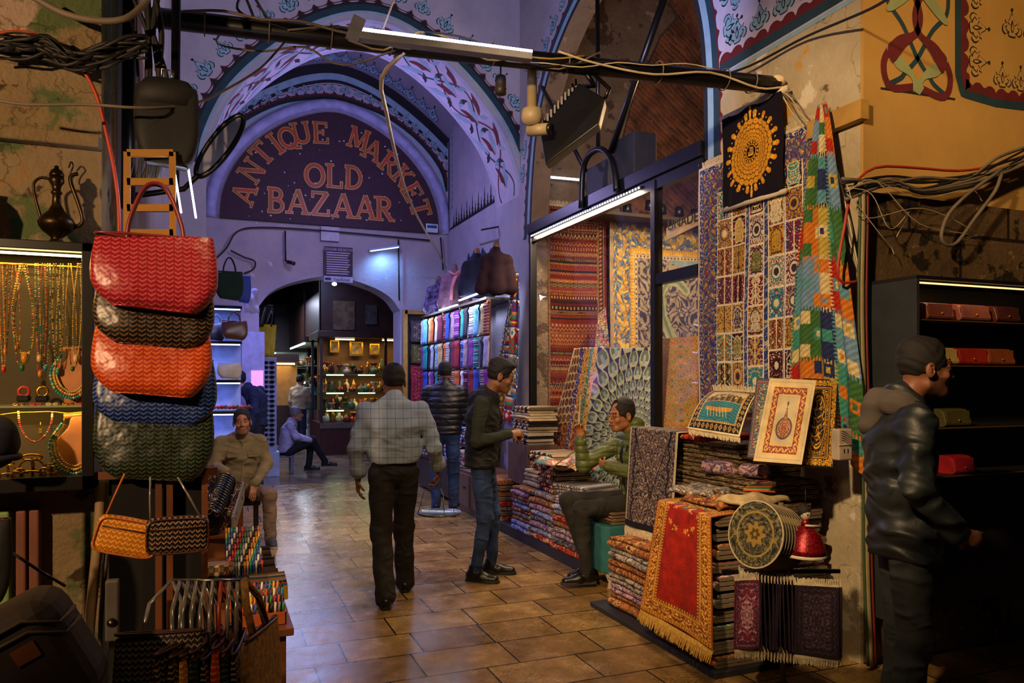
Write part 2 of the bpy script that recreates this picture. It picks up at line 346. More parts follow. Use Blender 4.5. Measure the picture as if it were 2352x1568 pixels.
def wall_with_arch(name, curve, x0, x1, top, y0, y1, m, msoff=None, zb=0.0):
    # slab Y y0..y1 between x0 and x1, opening under the curve carried down to zb
    c = [(float(p[0]), float(p[1])) for p in curve]; mb = MB()
    xs = c[0][0]; xe = c[-1][0]; n = len(c)
    for Y, s in ((y0, 1), (y1, -1)):
        vs = [(x, Y, z) for x, z in c]+[(x, Y, top) for x, z in c]
        fs = [(i, i+1, n+i+1, n+i)[::s] for i in range(n-1)]; mb.add(vs, fs)
        mb.add([(x0, Y, zb), (xs, Y, zb), (xs, Y, c[0][1]), (xs, Y, top), (x0, Y, top)], [(0, 1, 2, 3, 4)[::s]])
        mb.add([(xe, Y, zb), (x1, Y, zb), (x1, Y, top), (xe, Y, top), (xe, Y, c[-1][1])], [(0, 1, 2, 3, 4)[::s]])
    mb.mi(1); cc = [(xs, zb)]+c+[(xe, zb)]; n = len(cc)
    mb.add([(x, y0, z) for x, z in cc]+[(x, y1, z) for x, z in cc], [(i, n+i, n+i+1, i+1) for i in range(n-1)])
    mb.mi(0); mb.add([(x0, y0, zb), (x0, y1, zb), (x0, y1, top), (x0, y0, top)], [(0, 1, 2, 3)]); mb.add([(x1, y0, zb), (x1, y1, zb), (x1, y1, top), (x1, y0, top)], [(3, 2, 1, 0)])
    return struct(mb.build(name, [m, msoff or m]))
wall_arch = wall_with_arch('wall_arch', W1I, -.34, 3.6, 8.0, 8.5, 9.4, M_lilac)
wall_door = wall_with_arch('wall_back', DOORC, -.9, 4.4, 7.5, 12.0, 12.5, M_lower)
# upper painted zone of the back wall (its own plaster skin)
struct(MB().box((-.3, 11.985, 4.08), (3.7, 11.999, 7)).build('wall_back_upper', M_lilac))
# side walls of the passage
struct(MB().box((3.65, 9.4, 0), (3.95, 12.0, 8)).build('wall_passage_right', M_lilac))
struct(MB().box((-.7, 4.2, 0), (-.34, 12.0, 8)).build('wall_passage_left', M_lower))
# vault of the bay
mb = MB(); vs = []
A = [(-.4, 5.3)]+[tuple(p) for p in ARC2]+[(3.9, 5.35)]
for x, z in A: vs.append((x, 9.4, z+1.25)); vs.append((x, 12, z))
mb.add(vs, [(2*i, 2*i+1, 2*i+3, 2*i+2) for i in range(len(A)-1)], True)
struct(mb.build('ceiling_vault', M_lilac, solid=.05))
# ceiling of the crossing
struct(MB().box((-6, -2.5, 8), (9, 12.5, 8.2)).build('ceiling', M_stone))
# left pier (faces the viewer)
struct(MB().box((-6, 3.6, 0), (-.42, 4.3, 8)).build('wall_pier_left', M_left))
# right pillar and side wall with the shop arch in plane X = 3.5
SHOP = curve_pts([(8.16, 3.3), (8.1, 3.9), (7.96, 4.5), (7.66, 4.99), (7.22, 5.33), (6.75, 5.54), (6.3, 5.62), (5.8, 5.5), (5.35, 5.2), (5.05, 4.82), (4.88, 4.36), (4.82, 3.87), (4.81, 3.3)], 60)
mb = MB(); c = [tuple(map(float, p)) for p in SHOP]; n = len(c)
for X, s in ((3.5, 1), (3.72, -1)):
    mb.add([(X, y, z) for y, z in c]+[(X, y, 8) for y, z in c], [(i, i+1, n+i+1, n+i)[::s] for i in range(n-1)])
    mb.add([(X, 8.5, 0), (X, 8.16, 0), (X, 8.16, 8), (X, 8.5, 8)], [(0, 1, 2, 3)[::s]])
cc = [(8.16, 0)]+c+[(4.81, 0)]; n = len(cc)
mb.mi(1).add([(3.5, y, z) for y, z in cc]+[(3.72, y, z) for y, z in cc], [(i, n+i, n+i+1, i+1) for i in range(n-1)])
struct(mb.build('wall_right', [M_lilac, M_stone]))
struct(MB().box((3.5, 3.32, 0), (3.96, 4.81, 8)).build('wall_pillar', M_pillar))
# ochre face turned to the viewer, stone blocks below
struct(MB().box((3.5, 3.30, 2.72), (9, 3.319, 8)).box((3.97, 3.319, 2.72), (9, 3.9, 8)).build('wall_ochre', M_orange))
struct(MB().box((3.52, 3.27, 0), (9, 3.318, 2.72)).build('wall_stone', M_block))
struct(MB().box((-6, 3.53, 2.60), (-.42, 3.6, 2.655)).build('trim_2', M_left, bevel=.01))
# carpet shop shell
struct(MB().box((3.72, 8.45, 0), (6.7, 8.8, 7.4)).build('wall_shop_end', M_stone))
struct(MB().box((6.5, 4.5, 0), (6.7, 8.5, 3.3)).build('wall_shop_back', M_stone))
struct(MB().box((3.97, 4.5, 0), (6.7, 4.8, 6.5)).build('wall_shop_near', M_stone))
me = MB(); vs = []; uv = []; PV_ = curve_pts([(3.72, 5.75), (4.2, 6.5), (4.9, 6.95), (5.6, 6.6), (6.2, 5.6), (6.47, 4.4), (6.49, 3.2)], 30); NU = len(PV_)-1
for i, q in enumerate(PV_):
    for j, y in enumerate((4.7, 8.5)): vs.append((q[0], y, q[1])); uv.append((y, i/NU*5.6))
me.add(vs, [(2*i, 2*i+2, 2*i+3, 2*i+1) for i in range(NU)], True)
o = me.build('ceiling_shop_vault', M_brick, solid=0); ul = o.data.uv_layers.new(name='UVMap')
for lp in o.data.loops: ul.data[lp.index].uv = uv[lp.vertex_index]
struct(o)
# hall behind the doorway
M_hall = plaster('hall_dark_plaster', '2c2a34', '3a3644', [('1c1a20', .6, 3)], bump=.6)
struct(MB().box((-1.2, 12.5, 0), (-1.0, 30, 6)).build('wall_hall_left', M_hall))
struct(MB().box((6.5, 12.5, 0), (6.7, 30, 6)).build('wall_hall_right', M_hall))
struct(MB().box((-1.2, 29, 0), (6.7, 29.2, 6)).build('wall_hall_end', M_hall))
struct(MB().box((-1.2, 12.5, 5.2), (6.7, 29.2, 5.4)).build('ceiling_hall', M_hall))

# exposed brickwork on the right half of the shop end wall
mb = MB(); pg = [(4.86, 3.75), (4.8, 4.4), (5.05, 5.3), (5.45, 6.1), (5.9, 6.6), (6.69, 6.6), (6.69, 3.75)]
mb.prism(pg, 8.40, 8.449, lambda u, v, t: (u, t, v)); o = mb.build('wall_shop_bricks', M_brick); ul = o.data.uv_layers.new(name='UVMap')
for lp in o.data.loops:
    p = o.data.vertices[lp.vertex_index].co; ul.data[lp.index].uv = (p.x*.8-p.z*-.6*-1, p.x*.6+p.z*.8)
struct(o)
# ---------------- painted ornaments (flat paint skins lying on their wall) ----------------
P_COL = [mat('paint_navy', '15161f', .8), mat('paint_lightblue', '86a6bc', .8, var=.08), mat('paint_red', '5e0f1a', .8), mat('paint_teal', '153646', .8), mat('paint_pale', 'b9b2cc', .8, var=.06), mat('paint_ice', '7fa6bc', .8), mat('paint_ochre', 'b58f50', .8, var=.05), mat('paint_sage', '8f9a6c', .8, var=.08)]
NAVY, LBLUE, RED, TEAL, PALE, ICE, OCHRE, SAGE = range(8)
class Orn:
    def __init__(s, P): s.mb = MB(); s.P = P; s.e = 0.0015   # P(u, v, eps) -> point
    def poly(s, pts, c, e=0): s.mb.mi(c); pts = [tuple(p) for p in pts]; s.mb.add([s.P(u, v, s.e+e*.001) for u, v in pts], [tuple(range(len(pts)))]); return s
    def strip(s, A, B, c, e=0, closed=False):
        n = len(A); s.mb.mi(c); m = n if closed else n-1
        s.mb.add([s.P(p[0], p[1], s.e+e*.001) for p in list(A)+list(B)], [(i, (i+1) % n, n+(i+1) % n, n+i) for i in range(m)]); return s
    def stroke(s, path, w, c, e=0, closed=False, taper=False):
        P = [np.array(p, float) for p in path]; n = len(P); A = []; B = []
        for i in range(n):
            t = (P[(i+1) % n]-P[i-1]) if closed else P[min(i+1, n-1)]-P[max(i-1, 0)]
            t = t/(np.linalg.norm(t)+1e-9); nn = np.array([-t[1], t[0]]); ww = w/2*(math.sin(PI*(i+.3)/(n-.4)) if taper else 1)
            A.append(P[i]+nn*ww); B.append(P[i]-nn*ww)
        return s.strip(A, B, c, e, closed)
    def band(s, curve, o0, o1, c, e=0):
        # offsets (numbers or functions of arc length) from the curve
        C = [np.array(p, float) for p in curve]; L = 0; A = []; B = []
        for i, p in enumerate(C):
            t = C[min(i+1, len(C)-1)]-C[max(i-1, 0)]; t /= np.linalg.norm(t); nn = np.array([-t[1], t[0]])
            if i: L += np.linalg.norm(p-C[i-1])
            f = lambda o: o(L) if callable(o) else o
            A.append(p+nn*f(o0)); B.append(p+nn*f(o1))
        return s.strip(A, B, c, e)
    def build(s, name, parent=None): return s.mb.build(name, P_COL, parent)
def dense(curve, step):
    C = [np.array(p, float) for p in curve]; out = [C[0]]; acc = 0
    for a, b in zip(C, C[1:]):
        d = np.linalg.norm(b-a); k = max(1, int(round(d/step)))
        out += [a+(b-a)*(i+1)/k for i in range(k)]
    return out
def along(curve, spacing, start=0.5):
    C = dense(curve, spacing/12); L = 0; nxt = spacing*start; out = []
    for i in range(1, len(C)):
        L += np.linalg.norm(C[i]-C[i-1])
        if L >= nxt:
            t = C[min(i+3, len(C)-1)]-C[max(0, i-3)]; t = t/np.linalg.norm(t); out.append((C[i], t)); nxt += spacing
    return out
PETAL = [(0, -.42), (.16, -.40), (.22, -.28), (.36, -.36), (.50, -.22), (.44, -.02), (.30, .02), (.36, .14), (.20, .12), (.12, .22), (.07, .34), (.0, .40)]
def blossom(o, c, up, s, fillc=ICE, line=NAVY, acc=RED, finial=True):
    up = np.array(up, float); rt = np.array([up[1], -up[0]]); c = np.array(c, float)
    T = lambda p, k=1: c+(rt*p[0]+up*p[1])*s*k
    R_ = curve_pts(PETAL, 33); full = R_+[(-p[0], p[1]) for p in reversed(R_)][1:-1]
    o.poly([T(p, 1.10) for p in full], line, 1); o.poly([T(p) for p in full], fillc, 2)
    o.poly([T(p) for p in curve_pts([(0, -.3), (.09, -.12), (.05, .08), (0, .2), (-.05, .08), (-.09, -.12)], 18, True)], line, 3)
    o.poly([T(p) for p in curve_pts([(0, -.24), (.05, -.12), (.0, .04), (-.05, -.12)], 12, True)], fillc, 4)
    for sg in (1, -1):
        o.stroke([T((sg*a, b)) for a, b in ((.16, -.30), (.30, -.24), (.38, -.12), (.28, -.06))], .045*s, line, 3)
        o.stroke([T((sg*a, b)) for a, b in ((.12, -.02), (.20, .04), (.26, .08))], .04*s, acc, 3)
    if finial:
        o.stroke([T((0, .36)), T((0, .62))], .03*s, line, 1)
        o.poly([T((.07*math.cos(a), .58+.07*math.sin(a))) for a in np.linspace(0, 2*PI, 9)[:-1]], line, 2)
scal = lambda per, amp, base=0: (lambda L: base+amp*abs(math.sin(PI*L/per))**.5)
cusp = lambda per, amp, base=0: (lambda L: base+amp*(1-abs(math.sin(PI*L/per)))**2.2)
def spikes(o, a, b, n, h, inward, c=NAVY):
    a = np.array(a, float); b = np.array(b, float); d = (b-a)/n; up = np.array(inward, float)
    for i in range(n):
        p = a+d*(i+.5); hh = h*(1.25 if i % 2 else .8)
        pts = [(-.4, 0), (-.42, .12), (-.2, .2), (-.3, .32), (-.12, .42), (-.14, .55), (0, 1), (.14, .55), (.12, .42), (.3, .32), (.2, .2), (.42, .12), (.4, 0)]
        o.poly([p+d*q[0]+up*hh*q[1] for q in pts], c, 1)
# outer face of the first arch
o = Orn(lambda u, v, e: (u, 8.5-e, v)); D = dense(W1C, .02)
o.band(D, -.01, .075, TEAL, 1); o.band(D, .06, cusp(.17, .07, .085), NAVY, 2); o.band(D, .10, cusp(.17, .055, .11), RED, 1.5)
o.band(D, -.04, -.01, LBLUE, 1); o.band(D, -.098, -.085, LBLUE, 1)
for i, (p, t) in enumerate(along(W1C, .27, .3)):
    nn = np.array([-t[1], t[0]]); blossom(o, p+nn*.27, nn, .21 if i % 2 else .18)
o.build('painted_ornament', wall_arch)
# soffit arabesque
CI = dense(W1I, .02); LS = np.cumsum([0]+[np.linalg.norm(b-a) for a, b in zip(CI, CI[1:])])
def PS(u, v, e):
    s = min(max(u, 0), LS[-1]-1e-4); i = int(np.searchsorted(LS, s, side='right')-1); i = min(i, len(CI)-2); k = (s-LS[i])/(LS[i+1]-LS[i])
    p = CI[i]+(CI[i+1]-CI[i])*k; t = CI[i+1]-CI[i]; t /= np.linalg.norm(t); q = p+np.array([t[1], -t[0]])*e
    return (q[0], 8.5+v, q[1])
o = Orn(PS); LT = LS[-1]; NS = 160
us = np.linspace(.02, LT-.02, NS)
o.strip([(u, .03) for u in us], [(u, .87) for u in us], PALE, 0)
for v0 in (.07, .83): o.stroke([(u, v0) for u in us], .02, LBLUE, 1)
per = .62
for ph, c in ((0, RED), (PI, TEAL)):
    o.stroke([(u, .45+.26*math.sin(2*PI*u/per/2+ph)) for u in np.linspace(.05, LT-.05, 260)], .028, c, 2)
leaf = curve_pts([(0, 0), (.10, .055), (.22, .05), (.34, -.02), (.26, -.03), (.20, -.06), (.12, -.02)], 21, True)
k = 0; u = .12
while u < LT-.3:
    for v0, sg in ((.30, 1), (.60, -1)):
        a = (.5 if k % 2 else -2.4)*sg; c = RED if (k+(sg > 0)) % 2 else LBLUE
        q = [(u+(x*math.cos(a)-y*math.sin(a)*sg)*.95, v0+(x*math.sin(a)+y*math.cos(a)*sg)*.95) for x, y in leaf]
        o.poly(q, c, 3)
        a2 = a+1.4*sg; o.poly([(u+(x*math.cos(a2)-y*math.sin(a2)*sg)*.6, v0+(x*math.sin(a2)+y*math.cos(a2)*sg)*.6) for x, y in leaf], LBLUE if c == RED else NAVY, 3.5)
    k += 1; u += .21
o.build('painted_arabesque', wall_arch)
# back wall rings
bw = bpy.data.objects['wall_back_upper']
o = Orn(lambda u, v, e: (u, 11.985-e, v)); D = dense(MOLD, .02)
o.band(D, -.03, .05, NAVY, 1); o.band(D, .03, cusp(.14, .055, .06), RED, 1.5); o.band(D, .045, scal(.14, -.02, .07), NAVY, 2); o.band(D, -.075, -.03, LBLUE, 1)
D2 = dense(ARC2, .02)
o.band(D2, -.10, -.02, NAVY, 1); o.band(D2, -.20, -.10, LBLUE, 1); o.band(D2, -.25, -.20, NAVY, 1.5)
o.band(D2, -.27, scal(.15, -.035, -.25), TEAL, 1)
for i, (p, t) in enumerate(along(MOLD, .19, .3)):
    nn = np.array([-t[1], t[0]]); blossom(o, p+nn*.16, nn, .15 if i % 2 else .12, fillc=LBLUE, finial=i % 2 == 0)
for i, (p, t) in enumerate(along(MOLD, .115, .3)):
    nn = np.array([-t[1], t[0]]); o.stroke([p+nn*.05+t*.03, p+nn*.12, p+nn*.05-t*.03], .012, ICE, 2)
o.build('painted_ornament', bw)
# light blue moulding round the sign
mb = MB(); SM = dense(SIGNC, .08); off = inset(SM, -.14)
mb.tube([(p[0], 11.98, p[1]) for p in off], .085, 8)
struct(mb.build('trim_1', mat('moulding_paint', '9a9ccb', .8)))
# vault blossoms
o = Orn(lambda u, v, e: (u, 11.93-(v-0)*0-e, v))
LV = dense(ARC2, .02); LVs = np.cumsum([0]+[np.linalg.norm(b-a) for a, b in zip(LV, LV[1:])])
def PV(u, v, e):
    i = min(max(int(np.searchsorted(LVs, u)-1), 0), len(LV)-2); p = LV[i]+(LV[i+1]-LV[i])*((u-LVs[i])/(LVs[i+1]-LVs[i])); t = LV[i+1]-LV[i]; t /= np.linalg.norm(t)
    q = p+np.array([t[1], -t[0]])*(e+.035); return (q[0], 12-v*.9, q[1]+v*.9*.481)
o = Orn(PV)
for i in range(18): blossom(o, (.12+i*.225, .27), (0, 1), .24 if i % 2 else .20)
o.stroke([(u, .06) for u in np.linspace(.02, LVs[-1]-.02, 80)], .1, NAVY, 1)
o.build('painted_ornament', bpy.data.objects['ceiling_vault'])
# side wall panel
pw = bpy.data.objects['wall_passage_right']
o = Orn(lambda u, v, e: (3.65-e, u, v))
o.stroke([(11.9, 4.06), (11.9, 5.9)], .06, NAVY, 1); o.stroke([(11.82, 4.1), (11.82, 5.75)], .035, LBLUE, 1); o.stroke([(9.42, 4.1), (11.85, 4.1)], .035, NAVY, 1)
spikes(o, (9.45, 4.11), (11.7, 4.11), 17, .24, (0, 1))
for i in range(12): blossom(o, (11.72, 4.45+i*.11), (-1, 0), .07, finial=False)
# torn blue strip above the shawls
pts = [(9.1, 3.28)]+[(9.1+i*.09, 3.42+.16*rnd.random()) for i in range(22)]+[(11.0, 3.25)]+[(11.0-i*.1, 3.24+.05*rnd.random()) for i in range(18)]
o.poly(pts, TEAL, 1); o.build('painted_ornament', pw)
# spandrels of the shop arch
wr = bpy.data.objects['wall_right']
o = Orn(lambda u, v, e: (3.5-e, -u, v)); SC = [(-y, z) for y, z in SHOP]; D = dense(SC, .02)
o.band(D, 0, .05, NAVY, 1); o.band(D, .05, .12, LBLUE, 1); o.band(D, .12, .2, TEAL, 1); o.band(D, .185, cusp(.15, .04, .2), RED, 1.5)
for i, (p, t) in enumerate(along(SC, .24, 3.2)):
    nn = np.array([-t[1], t[0]])
    if p[1] > 4.0: blossom(o, p+nn*.36, nn, .2)
o.build('painted_ornament', wr)
wp = bpy.data.objects['wall_pillar']
o = Orn(lambda u, v, e: (3.5-e, -u, v))
# plain painted ground above the flaking plaster and the teal frame of the lunette
o.poly([(-4.8, 3.86), (-3.33, 3.86), (-3.33, 7), (-4.8, 7)], PALE, 0)
L1 = [(-4.62, 3.93), (-4.3, 3.93), (-3.34, 3.93)]; D = dense(L1, .02)
o.stroke(D, .07, TEAL, 1); o.band(D, .03, scal(.13, .05, .05), RED, 1.2); o.band(D, -.075, -.045, LBLUE, 1)
for i in range(5): blossom(o, (-4.42+i*.235, 4.13), (0, 1), .19)
for i in range(3): blossom(o, (-4.42+.01*i, 4.38+i*.25), (1, .15), .16)
o.build('painted_ornament', wp)
# ochre face
wo = bpy.data.objects['wall_ochre']
o = Orn(lambda u, v, e: (u, 3.30-e, v))
x0, x1, zb = 3.63, 4.22, 3.34
o.stroke([(x0, zb+.0), (x1+.02, zb+.02)], .012, NAVY, 1)
xm = (x0+x1)/2
for k in range(3):
    zc = zb+k*.66
    for sg in (1, -1):
        A = curve_pts([(xm, zc+.05), (xm+sg*.22, zc+.02), (xm+sg*.27, zc+.16), (xm+sg*.16, zc+.30), (xm+sg*.02, zc+.36), (xm-sg*.02, zc+.48), (xm+sg*.05, zc+.62), (xm+sg*.2, zc+.7)], 40)
        o.stroke(A, .045, RED if sg > 0 else RED, 2)
        Bc = curve_pts([(xm-sg*.26, zc+.02), (xm-sg*.14, zc+.08), (xm-sg*.10, zc+.12), (xm+sg*.0, zc+.22), (xm+sg*.12, zc+.4), (xm+sg*.24, zc+.52), (xm+sg*.26, zc+.66)], 40)
        o.stroke(Bc, .03, TEAL, 1)
        G = curve_pts([(xm, zc+.02), (xm+sg*.06, zc+.10), (xm+sg*.17, zc+.14), (xm+sg*.25, zc+.24), (xm+sg*.22, zc+.26), (xm+sg*.12, zc+.20), (xm+sg*.03, zc+.12)], 28, True)
        o.poly(G, SAGE, 3); G2 = [(2*xm-p[0]+sg*.0, 2*(zc+.36)-p[1]) for p in G]; o.poly(G2, SAGE, 3)
        o.poly(curve_pts([(xm+sg*.02, zc+.34), (xm+sg*.12, zc+.33), (xm+sg*.24, zc+.26), (xm+sg*.20, zc+.16), (xm+sg*.10, zc+.27)], 20, True), RED, 3.4)
    o.poly([(xm+.05*math.cos(a), zc+.05+.05*math.sin(a)) for a in np.linspace(0, 2*PI, 6)[:-1]], SAGE, 4)
L2 = [(4.27, 5.2), (4.27, 3.52), (4.31, 3.41), (4.6, 3.39), (5.6, 3.44)]; D = dense(L2, .02)
o.stroke(D, .06, TEAL, 1); o.band(D, .02, scal(.11, .045, .045), RED, 1.2)
for i in range(4): blossom(o, (4.44, 3.62+i*.21), (1, .1), .17, fillc=OCHRE)
for i in range(5): blossom(o, (4.66+i*.17, 3.56), (0, 1), .15, fillc=OCHRE); blossom(o, (4.75+i*.2, 3.9), (0, 1), .17, fillc=OCHRE)
o.build('painted_ornament', wo)
# ---------------- sign with hand-cut letters ----------------
M_signb = mat('sign_board', '2a1020', .7, var=.3, scale=30, col2='38182c')
M_lr = mat('letter_red', 'b5361c', .5, var=.25, scale=6, col2='8c4a1c'); M_lg = mat('letter_gold', 'b98a4a', .5)
sign = empty('market_sign', (1.81, 11.97, 4.03)); tag(sign, 'half-round dark maroon sign with red serif letters over the passage doorway', 'sign')
mb = MB(); sc = [tuple(map(float, p)) for p in SIGNC]
mb.prism([(x-1.81, z-4.03) for x, z in sc], 0, .05, lambda u, v, t: (u, -t, v)); mb.build('board', M_signb, sign)
# speckles of fallen paint
mb = MB()
for _ in range(70):
    x = rnd.uniform(-1.4, 1.4); z = rnd.uniform(.05, 1.5)
    if (x/1.6)**2+(z/1.7)**2 < .9: r = rnd.uniform(.004, .014); mb.box((x-r, -.053, z-r*.6), (x+r, -.051, z+r*.8))
mb.build('paint_flecks', mat('chalk', 'cfcbd0', .9), sign)['kind'] = 'stuff'
def arcp(cx, cy, rx, ry, a0, a1, n=12): return [(cx+rx*math.cos(math.radians(a0+(a1-a0)*i/n)), cy+ry*math.sin(math.radians(a0+(a1-a0)*i/n))) for i in range(n+1)]
TK, TN = .155, .085
SF = lambda x, y, w=.34: ([(x-w/2, y), (x+w/2, y)], .07)
GL = {
 'A': [([(.08, .03), (.40, .97)], TN), ([(.42, .97), (.74, .03)], TK), ([(.2, .33), (.62, .33)], .08), SF(.08, .03, .28), SF(.74, .03, .34)],
 'N': [([(.12, 0), (.12, 1)], TN), ([(.12, .97), (.72, .03)], TK), ([(.72, 0), (.72, 1)], TN), SF(.12, .03, .28), SF(.08, .97, .24), SF(.72, .97, .28)],
 'T': [([(.4, 0), (.4, 1)], TK), ([(.04, .95), (.76, .95)], .1), SF(.4, .03), ([(.05, .78), (.05, .97)], .07), ([(.75, .78), (.75, .97)], .07)],
 'I': [([(.25, 0), (.25, 1)], TK), SF(.25, .03), SF(.25, .97)],
 'Q': [(arcp(.45, .5, .36, .44, 0, 360, 24), .15), ([(.42, .22), (.62, -.02), (.84, -.08)], .12)],
 'O': [(arcp(.45, .5, .36, .44, 0, 360, 24), .15)],
 'U': [([(.14, 1), (.14, .35)]+arcp(.42, .34, .28, .28, 180, 360, 10)+[(.70, 1)], .13), SF(.14, .97, .32), SF(.70, .97, .28)],
 'E': [([(.18, 0), (.18, 1)], TK), ([(.06, .96), (.68, .96)], .08), ([(.06, .04), (.72, .04)], .08), ([(.18, .52), (.52, .52)], .08), ([(.68, .76), (.68, .99)], .07), ([(.72, .01), (.72, .26)], .07), ([(.52, .4), (.52, .64)], .06)],
 'M': [([(.10, 0), (.14, 1)], TN), ([(.16, .97), (.46, .1)], TK), ([(.46, .1), (.78, .97)], TN), ([(.80, 0), (.80, 1)], TK), SF(.1, .03, .26), SF(.80, .03), SF(.12, .97, .24), SF(.8, .97, .26)],
 'R': [([(.18, 0), (.18, 1)], TK), ([(.18, .95), (.4, .95)]+arcp(.40, .73, .22, .22, 90, -90, 8)+[(.18, .51)], .12), ([(.38, .5), (.70, .04)], TK*.9), SF(.18, .03), SF(.12, .97, .28), SF(.74, .03, .22)],
 'K': [([(.18, 0), (.18, 1)], TK), ([(.22, .45), (.66, .97)], TN), ([(.36, .58), (.70, .03)], TK), SF(.18, .03), SF(.18, .97), SF(.66, .97, .26), SF(.72, .03, .28)],
 'L': [([(.18, 0), (.18, 1)], TK), ([(.06, .04), (.68, .04)], .08), ([(.68, .01), (.68, .28)], .08), SF(.18, .97)],
 'D': [([(.18, 0), (.18, 1)], TK), ([(.06, .95), (.34, .95)]+arcp(.34, .5, .38, .45, 90, -90, 14)+[(.06, .05)], .12)],
 'B': [([(.18, 0), (.18, 1)], TK), ([(.06, .95), (.38, .95)]+arcp(.38, .74, .20, .21, 90, -90, 8)+[(.18, .53)], .12), ([(.38, .53)]+arcp(.40, .28, .24, .24, 90, -90, 8)+[(.06, .04)], .12)],
 'Z': [([(.1, .95), (.7, .95)], .09), ([(.68, .95), (.12, .05)], TK), ([(.08, .05), (.74, .05)], .09), ([(.1, .74), (.1, .99)], .07), ([(.74, .01), (.74, .26)], .07)],
}
def letter(ch, x, z, size, rot):
    ca, sa = math.cos(rot), math.sin(rot); ww = .84 if ch not in 'I' else .5
    for grow, y0, y1, m, nm, par in ((.028, 0, .012, M_lg, 'letter', None), (-.01, .012, .018, M_lr, 'letter_face', 1)):
        mb = MB()
        for path, wd in GL[ch]:
            P = [np.array(p, float) for p in path]; nP = len(P); A = []; B = []
            closed = np.linalg.norm(P[0]-P[-1]) < .01 and nP > 5
            for i in range(nP):
                t = P[min(i+1, nP-1)]-P[max(i-1, 0)] if not closed else P[(i+1) % (nP-1)]-P[(i-1) % (nP-1)]
                t = t/np.linalg.norm(t); e = np.array([-t[1], t[0]])*(wd/2+grow)
                ex = t*grow*((i == nP-1)-(i == 0)) if not closed else 0
                A.append(P[i]+e+ex); B.append(P[i]-e+ex)
            Q = A+B[::-1]
            n = nP; T = lambda p, yy: (x+((p[0]-ww/2)*ca-(p[1]-.5)*sa)*size, -.05-yy, z+((p[0]-ww/2)*sa+(p[1]-.5)*ca)*size)
            j = rnd.random()*.0008
            vs = [T(p, y1+j) for p in A]+[T(p, y1+j) for p in B]+[T(p, y0) for p in A]+[T(p, y0) for p in B]
            fs = []
            for i in range(n-1): fs += [(i, i+1, n+i+1, n+i), (2*n+i, 2*n+i+1, i+1, i), (n+i, n+i+1, 3*n+i+1, 3*n+i)]
            fs += [(0, n, 3*n, 2*n), (n-1, 3*n-1, 4*n-1, 2*n-1)]
            mb.add(vs, fs)
        o_ = mb.build(nm, m, sign if par is None else last)
        last = o_
# measured letter centres (photo pixels) on the board plane
def sgn(px, py): p = oY(px, py, 11.92); return p[0]-1.81, p[2]-4.03
rowA = [('A', 560, 445, 72), ('N', 578, 392, 58), ('T', 602, 352, 50), ('I', 633, 330, 40), ('Q', 660, 318, 26), ('U', 692, 306, 14), ('E', 737, 305, 3), ('M', 822, 318, -14), ('A', 857, 345, -22), ('R', 895, 375, -34), ('K', 925, 405, -44), ('E', 947, 442, -58), ('T', 966, 480, -72)]
def rot_fix(deg): return math.radians(deg)
for ch, px, py, dg in rowA:
    x, z = sgn(px, py); letter(ch, x, z, .325, rot_fix(dg))
for ch, px, py in (('O', 721, 403), ('L', 770, 405), ('D', 812, 408)): x, z = sgn(px, py); letter(ch, x, z, .36, 0)
for ch, px, py in (('B', 636, 460), ('A', 684, 463), ('Z', 736, 468), ('A', 788, 472), ('A', 839, 476), ('R', 883, 480)): x, z = sgn(px, py); letter(ch, x, z, .37, 0)
mb = MB(); x, z = sgn(992, 524); mb.box((x-.1, -.056, z-.07), (x+.1, -.052, z+.07)); mb.build('sticker', mat('sticker', 'b9c6d8', .5), sign)
mb = MB(); mb.box((x-.08, -.058, z+.0), (x+.08, -.0562, z+.045)); mb.build('sticker_band', mat('sticker_b', '1c3f70', .5), sign)
# ---------------- woven patterns ----------------
def H3(*hs): return [np.array(hexc(h)) for h in hs]
def vnoise(shape, cells, seed):
    r = np.random.RandomState(seed); g = r.rand(cells[1]+2, cells[0]+2); Hh, W = shape
    y = np.linspace(0, cells[1], Hh, endpoint=False); x = np.linspace(0, cells[0], W, endpoint=False)
    yi = y.astype(int); xi = x.astype(int); fy = (y-yi)[:, None]; fx = (x-xi)[None]; fy = fy*fy*(3-2*fy); fx = fx*fx*(3-2*fx)
    a = g[yi][:, xi]; b = g[yi][:, xi+1]; c = g[yi+1][:, xi]; d = g[yi+1][:, xi+1]
    return (a*(1-fx)+b*fx)*(1-fy)+(c*(1-fx)+d*fx)*fy
def XY(W, Hh):
    x = (np.arange(W)+.5)/W; y = (np.arange(Hh)+.5)/W; return np.meshgrid(x, y)
def paint(img, mask, c): img[mask] = c; return img
def floral(img, X, Y, mask, cols, k, seed, sx=.5, sy=None, dens=.5):
    # mirrored scrolls and blooms made of warped sines
    r = np.random.RandomState(seed); p = r.rand(12)*6.28
    x = np.abs(X-sx); y = np.abs(Y-sy) if sy is not None else Y
    wx = x+.35/k*np.sin(k*2.1*y+p[0])+.2/k*np.sin(k*4.3*x+p[1]); wy = y+.35/k*np.sin(k*1.9*x+p[2])+.2/k*np.sin(k*3.7*y+p[3])
    f = np.sin(k*3*wx+p[4])*np.sin(k*3*wy+p[5]); g = np.sin(k*5.2*wx+p[6])+np.sin(k*5.6*wy+p[7]); h = np.sin(k*9*wx+p[8])*np.sin(k*9*wy+p[9])
    paint(img, mask & (np.abs(f) < .12*(dens+.5)), cols[0])
    if len(cols) > 1: paint(img, mask & (g > 1.5-dens*.6), cols[1])
    if len(cols) > 2: paint(img, mask & (g < -1.5+dens*.5), cols[2])
    if len(cols) > 3: paint(img, mask & (g > 1.75-dens*.3), cols[3])
    paint(img, mask & (h > .86), cols[-1]); return img
